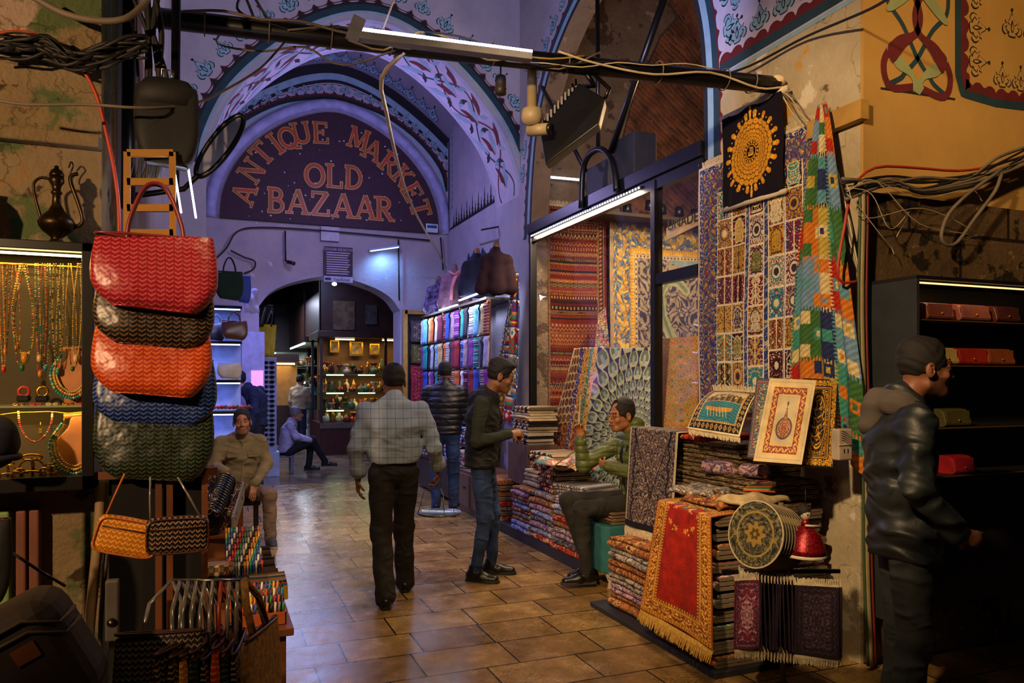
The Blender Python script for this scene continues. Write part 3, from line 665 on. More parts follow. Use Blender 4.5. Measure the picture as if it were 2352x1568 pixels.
def border(img, X, Y, a, d0, d1, bg, fg, per, fg2=None, kind='wave'):
    d = np.minimum(np.minimum(X, 1-X), np.minimum(Y, a-Y)); m = (d >= d0) & (d < d1); paint(img, m, bg)
    horiz = (d == Y) | (d == a-Y); s = np.where(horiz, X-.5, Y-a/2); t = (d-(d0+d1)/2)/((d1-d0)/2+1e-9); ph = s/per*2*PI
    if kind == 'wave':
        paint(img, m & (np.abs(t-.45*np.sin(ph)) < .2), fg)
        if fg2 is not None: paint(img, m & ((np.cos(ph*2)*.5+.5)*.6 > np.abs(t)*1.2+.15), fg2)
    elif kind == 'dots': paint(img, m & (np.cos(ph)-np.abs(t)*1.4 > .0), fg)
    elif kind == 'zig': paint(img, m & (t > 2*np.abs((s/per) % 1-.5)*2-1), fg)
    elif kind == 'diam':
        q = np.abs((s/per) % 1-.5)*2+np.abs(t); paint(img, m & (q < .85), fg)
        if fg2 is not None: paint(img, m & (q < .4), fg2)
    return m
def mottled(img, seed, amp=.12):
    Hh, W = img.shape[:2]; n = np.random.RandomState(seed).rand(Hh, W, 1); return np.clip(img*(1-amp+2*amp*n), 0, 1)
def rug_classic(W, Hh, pal, seed, bw=(.03, .05, .14, .17), k=9, med=True, frame=None):
    X, Y = XY(W, Hh); a = Hh/W; img = np.zeros((Hh, W, 3)); img[:] = pal[0]; full = np.ones((Hh, W), bool)
    floral(img, X, Y, full, pal[1:5], k, seed, .5, a/2)
    if med:
        rr = np.hypot((X-.5), (Y-a/2)/1.25); th = np.arctan2(Y-a/2, X-.5); R0 = .2*(1+.12*np.cos(th*8))
        m = rr < R0; paint(img, m, pal[2]); floral(img, X, Y, m & (rr < R0*.9), [pal[0], pal[3], pal[1]], k*1.4, seed+1, .5, a/2); paint(img, rr < .06, pal[1]); paint(img, rr < .035, pal[4])
    border(img, X, Y, a, 0, bw[0], pal[5], pal[0], .04, kind='dots'); border(img, X, Y, a, bw[0], bw[1], pal[3], pal[5], .03, kind='zig')
    m = border(img, X, Y, a, bw[1], bw[2], pal[5], pal[1], .16, pal[2]); floral(img, X, Y, m, [pal[3]], k*2.2, seed+2, .5, a/2, .3)
    border(img, X, Y, a, bw[2], bw[3], pal[3], pal[0], .03, kind='dots')
    return mottled(img, seed)
M_cloth = mat('woven_cloth', 'ffffff', .95, attr=True, var=.12, scale=25, bump=.5, bscale=260, spec=.2)
M_velvet = mat('velvet_pile', 'ffffff', .7, attr=True, var=.22, scale=9, bump=.6, bscale=160, spec=.35)
M_fringe = mat('cotton_fringe', 'c2b391', .95, var=.2, scale=60, bump=.3)
M_fringeg = mat('golden_fringe', 'b98f3a', .9, var=.25, scale=60)
M_wedge = mat('rug_backing', '6a5c48', .95)
def wall_sheet(name, plane, a0, a1, z1, z0, off, img, parent, wob=.012, seed=0, m=None, solid=.008, loc=None):
    r = np.random.RandomState(seed); ph = r.rand(4)*6
    def f(U, V):
        w = wob*(np.sin(U*7+ph[0]+V*1.5)+.6*np.sin(U*13+ph[1]-V*3)*V); A = a0+(a1-a0)*U+.004*np.sin(V*9+ph[2]); Z = z1+(z0-z1)*V+.006*np.sin(U*5+ph[3])
        O = off+(-np.abs(w) if plane == 'X' else -np.abs(w))
        return (O, A, Z) if plane == 'X' else (A, O, Z)
    return sheet(name, f, img, m or M_cloth, parent, solid, loc)
def fringe(parent, P0, P1, drop, n, m=None, seed=1, name='fringe'):
    # comb of threads: one connected strip between P0 and P1, falling by vector drop
    r = random.Random(seed); P0 = Vector(P0); P1 = Vector(P1); D = Vector(drop); mb = MB(); vs = []; fs = []
    side = (P1-P0).normalized(); nr = side.cross(D).normalized()
    for i in range(n+1):
        b = P0.lerp(P1, i/n); vs += [b, b+D*.3]
    for i in range(n):
        fs.append((2*i, 2*i+1, 2*i+3, 2*i+2)); b0 = P0.lerp(P1, i/n)+D*.3; b1 = P0.lerp(P1, (i+.72)/n)+D*.3
        j = side*r.uniform(-.5, .5)*D.length*.15+nr*r.uniform(-.1, .3)*D.length*.3; L = r.uniform(.55, .8); k = len(vs)
        vs += [b1, b0+D*L+j, b0.lerp(b1, .75)+D*L+j]; fs.append((2*i+1, k+1, k+2, k))
    o = mb.add(vs, fs).build(name, m or M_fringe, parent, solid=.003); return o
# ---- hanging on the pillar ----
def tile_rug():
    W, Hh = 260, 380; X, Y = XY(W, Hh); a = Hh/W; img = np.zeros((Hh, W, 3)); pal = H3('c9b89a', '2c3a78', '8c2c34', 'a8873c', '3d8a96', '5b4a6e', '4a5a34')
    img[:] = pal[5]; full = np.ones((Hh, W), bool); floral(img, X, Y, full, [pal[1], pal[2], pal[3], pal[4], pal[0]], 24, 3, .5, None, .9)
    d = np.minimum(np.minimum(X, 1-X), np.minimum(Y, 9)); paint(img, d < .015, pal[0]); paint(img, (d > .02) & (d < .05), pal[1]); floral(img, X, Y, (d > .02) & (d < .05), [pal[0]], 30, 4)
    x0, x1, y0 = .17, .86, .17; inner = (X > x0) & (X < x1) & (Y > y0); paint(img, inner, pal[1]); floral(img, X, Y, inner, [H3('a9a58c')[0], H3('6f7a9a')[0]], 26, 5)
    bgs = H3('b8974a', 'd0c0a0', '7a1c2c', '24356e', '2f8390', '9c7a34', 'c8c0b0', '5a2030', '6e7448', '4a3f6a', '1c1a26', 'b58a30')
    r = random.Random(12); cols = [(.19, .30), (.31, .42), (.46, .57), (.61, .715), (.73, .84)]; offs = [0, 0, .03, -.05, -.05]
    for ci, (cx0, cx1) in enumerate(cols):
        for rj in range(9):
            yy0 = y0+.02+offs[ci]+rj*.165; yy1 = yy0+.155; m = inner & (X > cx0-.006) & (X < cx1+.006) & (Y > yy0-.006) & (Y < yy1+.006); paint(img, m, H3('d8cdb8')[0])
            m = inner & (X > cx0) & (X < cx1) & (Y > yy0) & (Y < yy1); bg = bgs[(ci*5+rj*3+r.randrange(3)) % len(bgs)]; fg = bgs[(ci*3+rj*5+4) % len(bgs)]; paint(img, m, bg)
            xc = (cx0+cx1)/2; fcol = H3('d8c9a0')[0] if bg.mean() < .2 else H3('3a2a3a')[0]
            st = r.randrange(3); ny = (Y-yy0)/.155; nx = np.abs(X-xc)/((cx1-cx0)/2)
            floral(img, X, Y, m, [fcol, fg, H3('7a1c2c')[0]], 34+8*st, ci*11+rj, xc, None, .6)
            if st == 0: mm = m & (nx < .62) & (ny > .12+.35*nx**1.5) & (ny < .9); paint(img, m & (nx < .7) & (ny > .07+.35*nx**1.5) & (ny < .94), fcol); paint(img, mm, fg); floral(img, X, Y, mm, [fcol, H3('b8974a')[0]], 50, rj, xc)
            if st == 1: paint(img, m & (np.abs(nx-.5*np.abs(np.sin(ny*9))) < .12), fg); paint(img, m & (nx < .08), fcol)
            if st == 2: rr = np.hypot(nx*.8, (ny-.5)*2); paint(img, m & (rr < .55), fg); paint(img, m & (rr < .45), bg); paint(img, m & (rr < .28), fcol)
    return mottled(img, 5, .10)
def sun_rug():
    W, Hh = 190, 220; X, Y = XY(W, Hh); a = Hh/W; img = np.zeros((Hh, W, 3)); img[:] = hexc('15101c'); dx = (X-.5); dy = (Y-a/2)/1.12; r = np.hypot(dx, dy); th = np.arctan2(dy, dx)
    g = H3('c98a1e', 'e0a836', '8a5210', '3c2408'); R0 = .35*(1+.05*np.abs(np.cos(th*9)))
    for k in range(18):
        t0 = k*PI/9; cx = .5+.42*math.cos(t0); cy = a/2+.42*1.12*math.sin(t0); q = np.hypot(X-cx, Y-cy); paint(img, q < .032, g[0]); q = np.hypot(X-(.5+.385*math.cos(t0)), Y-(a/2+.385*1.12*math.sin(t0))); paint(img, q < .026, g[1])
        q = np.hypot(X-(.5+.40*math.cos(t0+.17)), Y-(a/2+.40*1.12*math.sin(t0+.17))); paint(img, q < .012, g[0])
    for s in (1, -1): paint(img, (np.abs(dx) < .02-(np.abs(dy*s-.44))*.12) & (dy*s > .3) & (dy*s < .5), g[1])
    m = r < R0; paint(img, m, g[0])
    lr = np.log(r+.02)*5.2; ring = np.floor(lr); n = 26; cell = (th/(2*PI)*n+ring*.5) % 1; fr = lr-ring
    dd = np.hypot((cell-.5)*2, (fr-.5)*2); paint(img, m & (dd > 1.05), g[3]); paint(img, m & (dd < .6), g[1]); paint(img, m & (dd < .22), g[2])
    paint(img, r < .115, g[3]); paint(img, (r < .108) & (np.sin(th*16) > -.2), g[1]); paint(img, r < .09, g[3]); paint(img, r < .082, g[0]); paint(img, r < .07, hexc('0c0a10'))
    for (x0, y0, x1, y1, w_) in ((.03, -.04, .035, .03, .006), (.01, -.045, .012, .03, .006), (-.01, -.03, -.012, .03, .006), (-.035, .0, -.03, .035, .006), (-.035, .035, .035, .033, .007), (-.02, -.05, .0, -.042, .005)):
        t = np.clip(((dx-x0)*(x1-x0)+(dy-y0)*(y1-y0))/((x1-x0)**2+(y1-y0)**2), 0, 1); paint(img, np.hypot(dx-x0-t*(x1-x0), dy-y0-t*(y1-y0)) < w_, g[1])
    return mottled(img, 9, .15)
def kilim_blocks(W, Hh, seed, n=8, cell=None, pal=None):
    X, Y = XY(W, Hh); a = Hh/W; img = np.zeros((Hh, W, 3)); pal = pal or H3('5c8fa0', 'c9752a', '28305c', 'a8281e', '3f6a3a', 'd0bd8a', '3f8a7c', '6e8fb0', 'b8a04a')
    r = random.Random(seed); img[:] = pal[0]; c = 1/n; j = np.floor(Y/c+.18*np.sin(X*260)).astype(int); i = np.floor(X/c+.12*np.sin(Y*260)).astype(int)
    for jj in range(int(a/c)+1):
        for ii in range(-1, n+1):
            k = ((ii//2)*7+(jj//3)*5) % len(pal); m = (i == ii) & (j == jj); bg = pal[(k+jj//3) % len(pal)]
            fg = pal[(k+3+ii) % len(pal)]; cx = (ii+.5)*c; cy = (jj+.5)*c; q = np.maximum(np.abs(X-cx), np.abs(Y-cy))/c; paint(img, m, bg)
            if (ii+jj) % 2 == 0: paint(img, m & (q < .38), fg); 
            if (ii+jj) % 4 == 0: paint(img, m & (q < .17), pal[(k+5) % len(pal)])
    img *= (.82+.18*np.sin((X*.7+Y)*W*1.1))[..., None]**1
    return mottled(img, seed, .12)
def kilim_zig(W, Hh, seed):
    X, Y = XY(W, Hh); a = Hh/W; img = np.zeros((Hh, W, 3)); pal = H3('9c2a1e', '24356e', 'd8c49a', 'c9702a', '3a7a80', '4a6a34', '7a1c2c', 'c9a03a')
    c = 1/6.; i = np.floor(X/c).astype(int); j = np.floor(Y/(c*1.1)).astype(int)
    for jj in range(int(a/c)+1):
        for ii in range(6):
            m = (i == ii) & (j == jj); k = (ii*3+jj*5) % 8; paint(img, m, pal[k]); fx = X/c-ii; fy = Y/(c*1.1)-jj; s = (ii+jj) % 3
            if s == 0: paint(img, m & (np.floor(fx*4).astype(int)+np.floor(fy*4).astype(int) & 1 == 1), pal[(k+3) % 8])
            if s == 1: st = np.floor(fy*6).astype(int); [paint(img, m & (st == q), pal[(k+q) % 8]) for q in range(6)]
            if s == 2: q = np.abs(fx-.5)+np.abs(fy-.5); paint(img, m & (q < .45), pal[(k+2) % 8]); paint(img, m & (q < .2), pal[(k+4) % 8])
    t = 2*np.abs((Y/.06) % 1-.5); 
    for xx in (.0, 1/3, 2/3, 1.0): paint(img, np.abs(X-xx) < .028*t+.012, pal[1]); paint(img, np.abs(X-xx-.012) < .014*t, pal[2])
    t = 2*np.abs((X/.07) % 1-.5); yy = (Y/(c*2.2)) % 1
    paint(img, (yy < .14*t+.04), pal[1]); paint(img, (yy > .05) & (yy < .05+.10*t), pal[2])
    return mottled(img, seed, .14)
def red_bands():
    W, Hh = 170, 480; X, Y = XY(W, Hh); a = Hh/W; img = np.zeros((Hh, W, 3)); pal = H3('7a2a1e', '5a1c1c', 'b88a52', '2a2424', '94402a', 'c9a86a', '8a3a3a', '3a3a2a')
    r = random.Random(5); y = 0; k = 0
    while y < a:
        h = r.choice([.02, .03, .045, .06, .035]); m = (Y >= y) & (Y < y+h); t = (Y-y)/h*2-1; bg = pal[r.choice([0, 1, 4, 3, 6, 0])]; fg = pal[r.choice([2, 5, 2, 4, 0, 2])]; p = r.choice([.025, .04, .055, .03]); s = (X/p); paint(img, m, bg); kd = r.randrange(5)
        if h > .025:
            if kd == 0: paint(img, m & (t > 4*np.abs(s % 1-.5)-1) & (t < 4*np.abs(s % 1-.5)-.2), fg)
            elif kd == 1: q = np.abs(s % 1-.5)*2+np.abs(t); paint(img, m & (q < .9), fg); paint(img, m & (q < .4), bg)
            elif kd == 2: paint(img, m & (np.abs(t-np.sin(s*6.28)*.5) < .3), fg)
            elif kd == 3: paint(img, m & ((s % 1) < .45) & (np.abs(t) < .6), fg)
            else: q = np.hypot((s % 1-.5)*2, t); paint(img, m & (q < .8), fg); paint(img, m & (q < .5), pal[3])
        y += h; k += 1
    d = np.minimum(X, 1-X)
    for d0, d1, bg, fg, kd in ((0, .035, pal[0], pal[1], 0), (.035, .055, pal[2], pal[0], 1), (.055, .12, pal[3], pal[4], 2), (.12, .14, pal[2], pal[3], 1)):
        m = (d >= d0) & (d < d1); paint(img, m, bg); t = (d-(d0+d1)/2)/((d1-d0)/2); ph = Y/.05*6.28; paint(img, m & (np.abs(t-.4*np.sin(ph)) < .35), fg)
        if kd == 2: paint(img, m & (np.cos(ph*1) > .6) & (np.abs(t) < .6), pal[5])
    return mottled(img*.62, 2, .15)
def gold_swan():
    W, Hh = 230, 300; X, Y = XY(W, Hh); a = Hh/W; img = np.zeros((Hh, W, 3)); pal = H3('3a3a58', '9c8c78', 'b8862e', 'd8b04a', '7a8c9a', 'c8a878'); img[:] = pal[0]; full = np.ones((Hh, W), bool)
    floral(img, X, Y, full, [pal[1], pal[1], pal[1]], 17, 8, .5, None, .9)
    # long-necked pale bird and tulip
    def seg(pts, ws, c):
        for (p, q, w0, w1) in zip(pts, pts[1:], ws, ws[1:]):
            dx, dy = q[0]-p[0], q[1]-p[1]; t = np.clip(((X-p[0])*dx+(Y-p[1])*dy)/(dx*dx+dy*dy), 0, 1); paint(img, np.hypot(X-p[0]-t*dx, Y-p[1]-t*dy) < w0+(w1-w0)*t, c)
    nk = [(.66, .42), (.58, .36), (.50, .36), (.44, .44), (.46, .58), (.53, .72), (.53, .86), (.45, 1.0), (.38, 1.2)]
    seg(nk, [.03, .035, .03, .028, .03, .045, .06, .08, .1], H3('9aa07a')[0]); seg(nk, [.012]*9, H3('6f7c70')[0])
    seg([(.46, .2), (.7, .24), (.95, .16)], [.02, .07, .03], H3('7f98a0')[0]); seg([(.5, .27), (.8, .30), (1, .24)], [.01, .03, .02], pal[1])
    for cx, cy, s in ((.80, .80, .13), (.92, .95, .16), (.7, .98, .1)): paint(img, (np.abs(X-cx) < s*(1-np.clip((cy+.05-Y)/s, -1, 1)**2)*.6) & (Y < cy+s) & (Y > cy-s), H3('8c8468')[0])
    border(img, X, Y, 9, 0, .03, pal[1], pal[2], .03, kind='dots'); m = border(img, X, Y, 9, .03, .17, H3('4a5c80')[0], pal[2], .22, pal[3]); floral(img, X, Y, m, [pal[2], pal[3], pal[4]], 24, 4, .5, None, .7)
    border(img, X, Y, 9, .17, .205, pal[2], pal[3], .02, kind='zig'); border(img, X, Y, 9, .21, .23, pal[5], pal[0], .03, kind='dots')
    return mottled(img, 8, .12)
def scales():
    W, Hh = 230, 250; X, Y = XY(W, Hh); a = Hh/W; img = np.zeros((Hh, W, 3)); img[:] = hexc('b8bca0'); cx, cy = .66, .66; r = np.hypot(X-cx, Y-cy); th = np.arctan2(Y-cy, X-cx)
    lr = np.log(r+.03)*5; ring = np.floor(lr); n = 30; cell = (th/(2*PI)*n+ring*.5) % 1; fr = lr-ring; q_ = np.abs(cell-.5)*2; dd = np.maximum(q_**1.4+np.abs(fr-.45)**1.6*1.3, q_)
    g = H3('5e6e50', 'aab08c', '2c1c4c', '8aa0a8', 'd8c0a0', 'b87a44'); paint(img, dd < 2, g[1]); paint(img, (dd < .66) & (fr > .35), g[0]); paint(img, dd < .22, g[3]); paint(img, dd > .88, g[2]); paint(img, r < .13, g[4]); paint(img, (r < .13) & (np.sin(r*140) > .5), g[5]); paint(img, (r < .09) & (np.sin(th*12) > .3), g[4])
    for x0, x1, c in ((0, .03, '1c2c8c'), (.03, .09, 'c98a2e'), (.09, .125, '3f8a7c'), (.125, .17, 'd8a03a')): m = (X >= x0) & (X < x1); paint(img, m, hexc(c)); floral(img, X, Y, m, H3('e0c890', '5a4a2a'), 40, 3)
    return mottled(img, 4, .1)
def leopard():
    W, Hh = 90, 260; X, Y = XY(W, Hh); img = np.zeros((Hh, W, 3)); img[:] = hexc('c8ac6a'); q = .16; r_ = np.floor(Y/q); cx = (X/q+.5*(r_ % 2)) % 1; cy = (Y/q) % 1; d = np.hypot((cx-.5)*2, (cy-.5)*2)
    paint(img, d < .86, hexc('4a2418')); paint(img, d < .5, hexc('8a4a34')); m = Y > 1.5; paint(img, m, hexc('6e1c30')); floral(img, X, Y, m, H3('c8ac6a', 'c8843a', 'a83a4a'), 14, 4, .5, None, .9); paint(img, (X < .06) | (X > .95), hexc('d8c08a'))
    return mottled(img, 4, .12)
def prayer_red():
    W, Hh = 190, 330; X, Y = XY(W, Hh); a = Hh/W; pal = H3('a8200c', 'c98a2a', '7a3a0e', 'e0b04a', '2a5a44', 'b8782a'); img = np.zeros((Hh, W, 3)); img[:] = pal[0]
    img *= (.45+.35*vnoise((Hh, W), (16, 26), 4)+.3*vnoise((Hh, W), (50, 90), 6))[..., None]
    for sg in (0, 1):
        for k in range(16):
            t = k/16; x = .25+.13*math.sin(t*9)+.02*(k % 3); y = .30+.40*t; x = x if sg == 0 else 1-x; q = np.hypot(X-x, (Y-y)); rr = np.arctan2(Y-y, X-x); paint(img, q < .026*(1+.4*np.cos(rr*5)) if k % 2 == 0 else q < .012, pal[3] if k % 2 else pal[1])
    m = (Y < .30+.10*np.abs(np.sin(X*9))) & (np.abs(X-.5) < .34); paint(img, m, pal[4]); floral(img, X, Y, m, [pal[3], pal[0], pal[1]], 12, 6, .5, None, .9)
    border(img, X, Y, a, 0, .012, pal[2], pal[2], .1); border(img, X, Y, a, .012, .045, pal[1], pal[2], .035, kind='dots'); m = border(img, X, Y, a, .045, .155, pal[5], pal[2], .12, pal[3]); floral(img, X, Y, m, [pal[2], pal[3], pal[2]], 26, 2, .5, a/2, .9)
    border(img, X, Y, a, .155, .175, pal[2], pal[3], .02, kind='zig'); border(img, X, Y, a, .175, .195, pal[1], pal[2], .03, kind='dots'); border(img, X, Y, a, .195, .225, pal[2], pal[3], .035, kind='dots')
    return mottled(img, 4, .12)
def paisley_dark():
    W, Hh = 130, 250; X, Y = XY(W, Hh); a = Hh/W; pal = H3('252230', '6a5a58', '8c7866', '12121e', 'a08a78'); img = np.zeros((Hh, W, 3)); img[:] = pal[0]; floral(img, X, Y, np.ones((Hh, W), bool), [pal[1], pal[2], pal[1], pal[4]], 15, 3, .5, None, .9)
    v = np.abs(X-.5)*1.9+.35; paint(img, np.abs(Y-(1.35-np.abs(X-.5)*2.6)) < .025, pal[3]); paint(img, np.abs(Y-(1.25-np.abs(X-.5)*2.6)) < .012, pal[1]); paint(img, np.abs(np.abs(X-.5)-.36-.02*np.sin(Y*20)) < .014, pal[3])
    paint(img, (X < .03) | (X > .97), H3('b0a48c')[0]); paint(img, Y > a-.10, pal[3]); return mottled(img, 4, .15)
def framed_ivory():
    W, Hh = 150, 210; X, Y = XY(W, Hh); a = Hh/W; pal = H3('c8b48a', '8c1c1c', 'c0a070', '4a4a4a', 'd8b04a', '5a1c30'); img = np.zeros((Hh, W, 3)); img[:] = H3('b8a888')[0]; d = np.minimum(np.minimum(X, 1-X), np.minimum(Y, a-Y))
    paint(img, d < .14, pal[0]); border(img, X, Y, a, .05, .065, pal[0], pal[3], .03, kind='dots'); m = border(img, X, Y, a, .14, .27, pal[1], pal[2], .13, pal[4]); floral(img, X, Y, m, [pal[5], pal[2]], 28, 2, .5, a/2, .5); paint(img, (d > .27) & (d < .285), pal[4]); paint(img, (d > .13) & (d < .145), pal[4])
    cx, cy = .5, a*.6; q = np.hypot((X-cx), (Y-cy)/1.1); tail = np.clip((cy-Y)/.5, 0, 1); m = (q < .17) | ((np.abs(X-cx) < .10*(1-tail)**2) & (Y < cy) & (Y > cy-.5)); paint(img, m, pal[3]); m2 = (q < .14) | ((np.abs(X-cx) < .07*(1-tail)**2) & (Y < cy) & (Y > cy-.45)); paint(img, m2, pal[2]); floral(img, X, Y, m2, [pal[1], pal[1], pal[5]], 36, 7, .5, None, .9)
    paint(img, np.hypot((X-cx)*1.6, Y-cy+.42) < .035, pal[3]); return mottled(img, 4, .08)
def black_gold():
    W, Hh = 110, 200; X, Y = XY(W, Hh); a = Hh/W; g = H3('c98f1e')[0]; img = np.zeros((Hh, W, 3)); img[:] = hexc('0d0b08'); d = np.minimum(np.minimum(X, 1-X), np.minimum(Y, a-Y)); m = (d > .03) & (d < .15); floral(img, X, Y, m, [g, g, g], 18, 2, .5, a/2, 1.0)
    paint(img, (d > .17) & (d < .19), g); paint(img, (d > .21) & (d < .222), g); cx, cy = .5, a/2; q = np.hypot((X-cx)/.22, (Y-cy)/.55); paint(img, (q < 1.02) & (q > .94), g); m = q < .9
    p = X*1.0; f = np.sin(26*X+3*np.sin(15*Y))+np.sin(21*Y+4*np.sin(19*X+1)); paint(img, m & (np.abs(f) < .22), g); f2 = np.sin(34*Y+2*np.sin(11*X)); paint(img, m & (f2 > .9) & (np.sin(9*X+4) > 0), g)
    m = (q > 1.1) & (d > .24); floral(img, X, Y, m, [g, g], 16, 6, .5, a/2, .6); return mottled(img, 4, .1)
def boat_img():
    W, Hh = 150, 130; X, Y = XY(W, Hh); a = Hh/W; img = np.zeros((Hh, W, 3)); img[:] = hexc('c8b890'); inn = (X > .14) & (X < .86) & (Y > .12) & (Y < a-.12)
    paint(img, inn & (Y < .40), hexc('c8b48c')); sky = inn & (Y < .24); paint(img, sky, hexc('c4b9a0'))
    r = random.Random(3)
    for k in range(20): cx = .17+k*.036; h = r.uniform(.03, .16); paint(img, inn & (np.abs(X-cx) < .02) & (Y > .42-h) & (Y < .45), H3('5a4630', '8a7040', '3a3428')[k % 3])
    for k in range(6): cx = .3+k*.08; paint(img, inn & (np.hypot(X-cx, (Y-.30)) < .03), hexc('6e6248')); paint(img, inn & (np.abs(X-cx-.03) < .004) & (Y > .16) & (Y < .34), hexc('3a3428'))
    paint(img, inn & (Y > .45), hexc('2f7888')); paint(img, inn & (Y > .45) & (np.sin(Y*160+3*np.sin(X*20)) > .75), hexc('1c4a60')); m = inn & (Y > .56+(X-.5)**2*-.35) & (Y < .62-(X-.5)**2*.5) & (np.abs(X-.48) < .26); paint(img, m, hexc('b8843a')); 
    for k in range(7): paint(img, inn & (np.abs((X-.28-k*.06)-(Y-.6)*.5) < .005) & (Y > .55) & (Y < .68), hexc('e0c060'))
    border(img, X, Y, a, .0, .02, H3('d8c8a0')[0], H3('d8c8a0')[0], .1); border(img, X, Y, a, .02, .115, H3('16141c')[0], H3('a8843a')[0], .085, H3('4a4a5a')[0], kind='diam'); border(img, X, Y, a, .115, .135, H3('c8a050')[0], H3('1c2c6c')[0], .04, kind='dots')
    return mottled(img, 4, .08)
# ---------------- folded goods ----------------
def rugmat(name, cols, sc=14, stretch=(1, 1, 1)):
    N = NT(name); tc = N.n('ShaderNodeTexCoord'); oi = N.n('ShaderNodeObjectInfo'); b = N.b; b.inputs['Roughness'].default_value = .9; b.inputs['Specular IOR Level'].default_value = .2
    mp = N.n('ShaderNodeMapping'); mp.inputs['Scale'].default_value = stretch; N.l(tc, mp, 3, 0); cx = N.n('ShaderNodeCombineXYZ')
    for k in range(3): N.t.links.new(oi.outputs['Random'], cx.inputs[k])
    ml = N.n('ShaderNodeVectorMath', operation='SCALE'); ml.inputs['Scale'].default_value = 37; N.l(cx, ml); N.t.links.new(ml.outputs[0], mp.inputs['Location'])
    n1 = N.n('ShaderNodeTexNoise', i_Scale=float(sc), i_Detail=3.0, i_Roughness=.6, i_Distortion=1.2); N.l(mp, n1)
    n = len(cols); st = [(.30+.40*i/(n-1)-.02, hexc(c)) for i, c in enumerate(cols)]; st[0] = (0, st[0][1]); r = N.ramp(st, 'CONSTANT'); N.l(n1, r)
    v = N.n('ShaderNodeTexVoronoi', i_Scale=float(sc)*2.6, feature='DISTANCE_TO_EDGE'); N.l(mp, v); rv = N.ramp([(.0, (.25, .2, .2)), (.09, (1, 1, 1))]); N.l(v, rv)
    mx = N.n('ShaderNodeMix', data_type='RGBA', blend_type='MULTIPLY'); mx.inputs[0].default_value = .7; N.t.links.new(r.outputs[0], mx.inputs[6]); N.t.links.new(rv.outputs[0], mx.inputs[7]); N.t.links.new(mx.outputs[2], b.inputs[0])
    nb = N.n('ShaderNodeTexNoise', i_Scale=220.0); N.l(tc, nb, 3); bp = N.n('ShaderNodeBump', i_Strength=.5, i_Distance=.0012); N.l(nb, bp, 0, 2); N.l(bp, b, 0, b.inputs.find('Normal'))
    return N.m
def stripemat(name, cols, sc=6, axis=1, seed=0):
    r0 = random.Random(seed); N = NT(name); tc = N.n('ShaderNodeTexCoord'); oi = N.n('ShaderNodeObjectInfo'); b = N.b; b.inputs['Roughness'].default_value = .95; b.inputs['Specular IOR Level'].default_value = .15
    sp = N.n('ShaderNodeSeparateXYZ'); N.l(tc, sp, 3, 0); ma = N.n('ShaderNodeMath', operation='MULTIPLY_ADD'); ma.inputs[1].default_value = sc; N.l(sp, ma, axis, 0); N.t.links.new(oi.outputs['Random'], ma.inputs[2])
    fr = N.n('ShaderNodeMath', operation='FRACT'); N.l(ma, fr); st = []; p = 0; k = 0
    while p < 1 and len(st) < 24: st.append((p, hexc(cols[k % len(cols)]))); p += r0.uniform(.03, .11); k += 1+(r0.random() < .3)
    r = N.ramp(st, 'CONSTANT'); N.l(fr, r); N.l(r, b); nb = N.n('ShaderNodeTexNoise', i_Scale=300.0); N.l(tc, nb, 3); bp = N.n('ShaderNodeBump', i_Strength=.5, i_Distance=.0012); N.l(nb, bp, 0, 2); N.l(bp, b, 0, b.inputs.find('Normal'))
    return N.m
RM = {'grey and ivory': rugmat('rug_grey', ['4c4648', 'a89c90', '6e6868', 'c4b8a8', '3a3640'], 9), 'red and cream': rugmat('rug_red', ['8c2a20', 'c8a880', 'a8402a', '5a1c1c', 'd0b890'], 11),
 'navy and beige': rugmat('rug_navy', ['1c2444', '8a7a6a', '2c3050', 'b09c84', '5a2c30'], 12), 'teal and sand': rugmat('rug_teal', ['2c5a54', 'a89a78', '3f7a6e', 'c0b090', '705a48'], 10),
 'brown and orange': rugmat('rug_brown', ['5a3020', 'b0703a', '7a4a30', 'c89a60', '2c2024'], 12), 'charcoal speckled': rugmat('rug_charcoal', ['1c1c20', '4c4844', '2c2a2c', '8a8070', '16161a'], 16),
 'pink and lilac': rugmat('rug_pink', ['8c6478', 'c09aa4', '6a5470', 'd0b8b8', '4c3a50'], 10), 'blue and white': rugmat('rug_blue', ['2c4c8c', 'b0b8cc', '5a78ac', 'd0d0d8', '3a3a5c'], 11),
 'scarlet': rugmat('rug_scarlet', ['a82c1c', 'c8482c', '8c1c1c', 'c8a070', 'b0301c'], 9), 'cream floral': rugmat('rug_cream', ['b8a884', 'd0c4a4', '9a8460', 'd8ccb0', '8c5a4a'], 9)}
SM_ = {'multicoloured striped': stripemat('stripe_multi', ['a82c2c', 'd0c8c0', '2c4c9c', 'c8b070', '1c1c2c', 'b8b8c8'], 5, 1, 1), 'blue and white striped': stripemat('stripe_blue', ['2c4c9c', 'd0d0d8', '6a84b8', 'e0e0e0', '1c2c5c'], 5, 1, 2),
 'red and navy striped': stripemat('stripe_red', ['a82430', '20284c', 'd0b8a0', '7a1c2c', '3c5c9c', 'e0d8d0'], 5, 1, 3), 'grey striped': stripemat('stripe_grey', ['8a8a94', 'c8c4c0', '3c3c48', 'a89c98', '5a5a68'], 6, 1, 4)}
KM = {'black and cream striped': stripemat('stripe_kilim', ['2a241e', 'b0a080', '5a4a38', 'c8b890', '8a745a'], 3, 1, 6), 'red and black banded': stripemat('stripe_kilim2', ['8c241c', '1c1818', 'c8b080', 'a8401c', '2c3c50'], 3, 1, 7), 'cream wool': mat('cream_wool', 'b8a478', .95, var=.2, scale=20, bump=.6, bscale=120)}
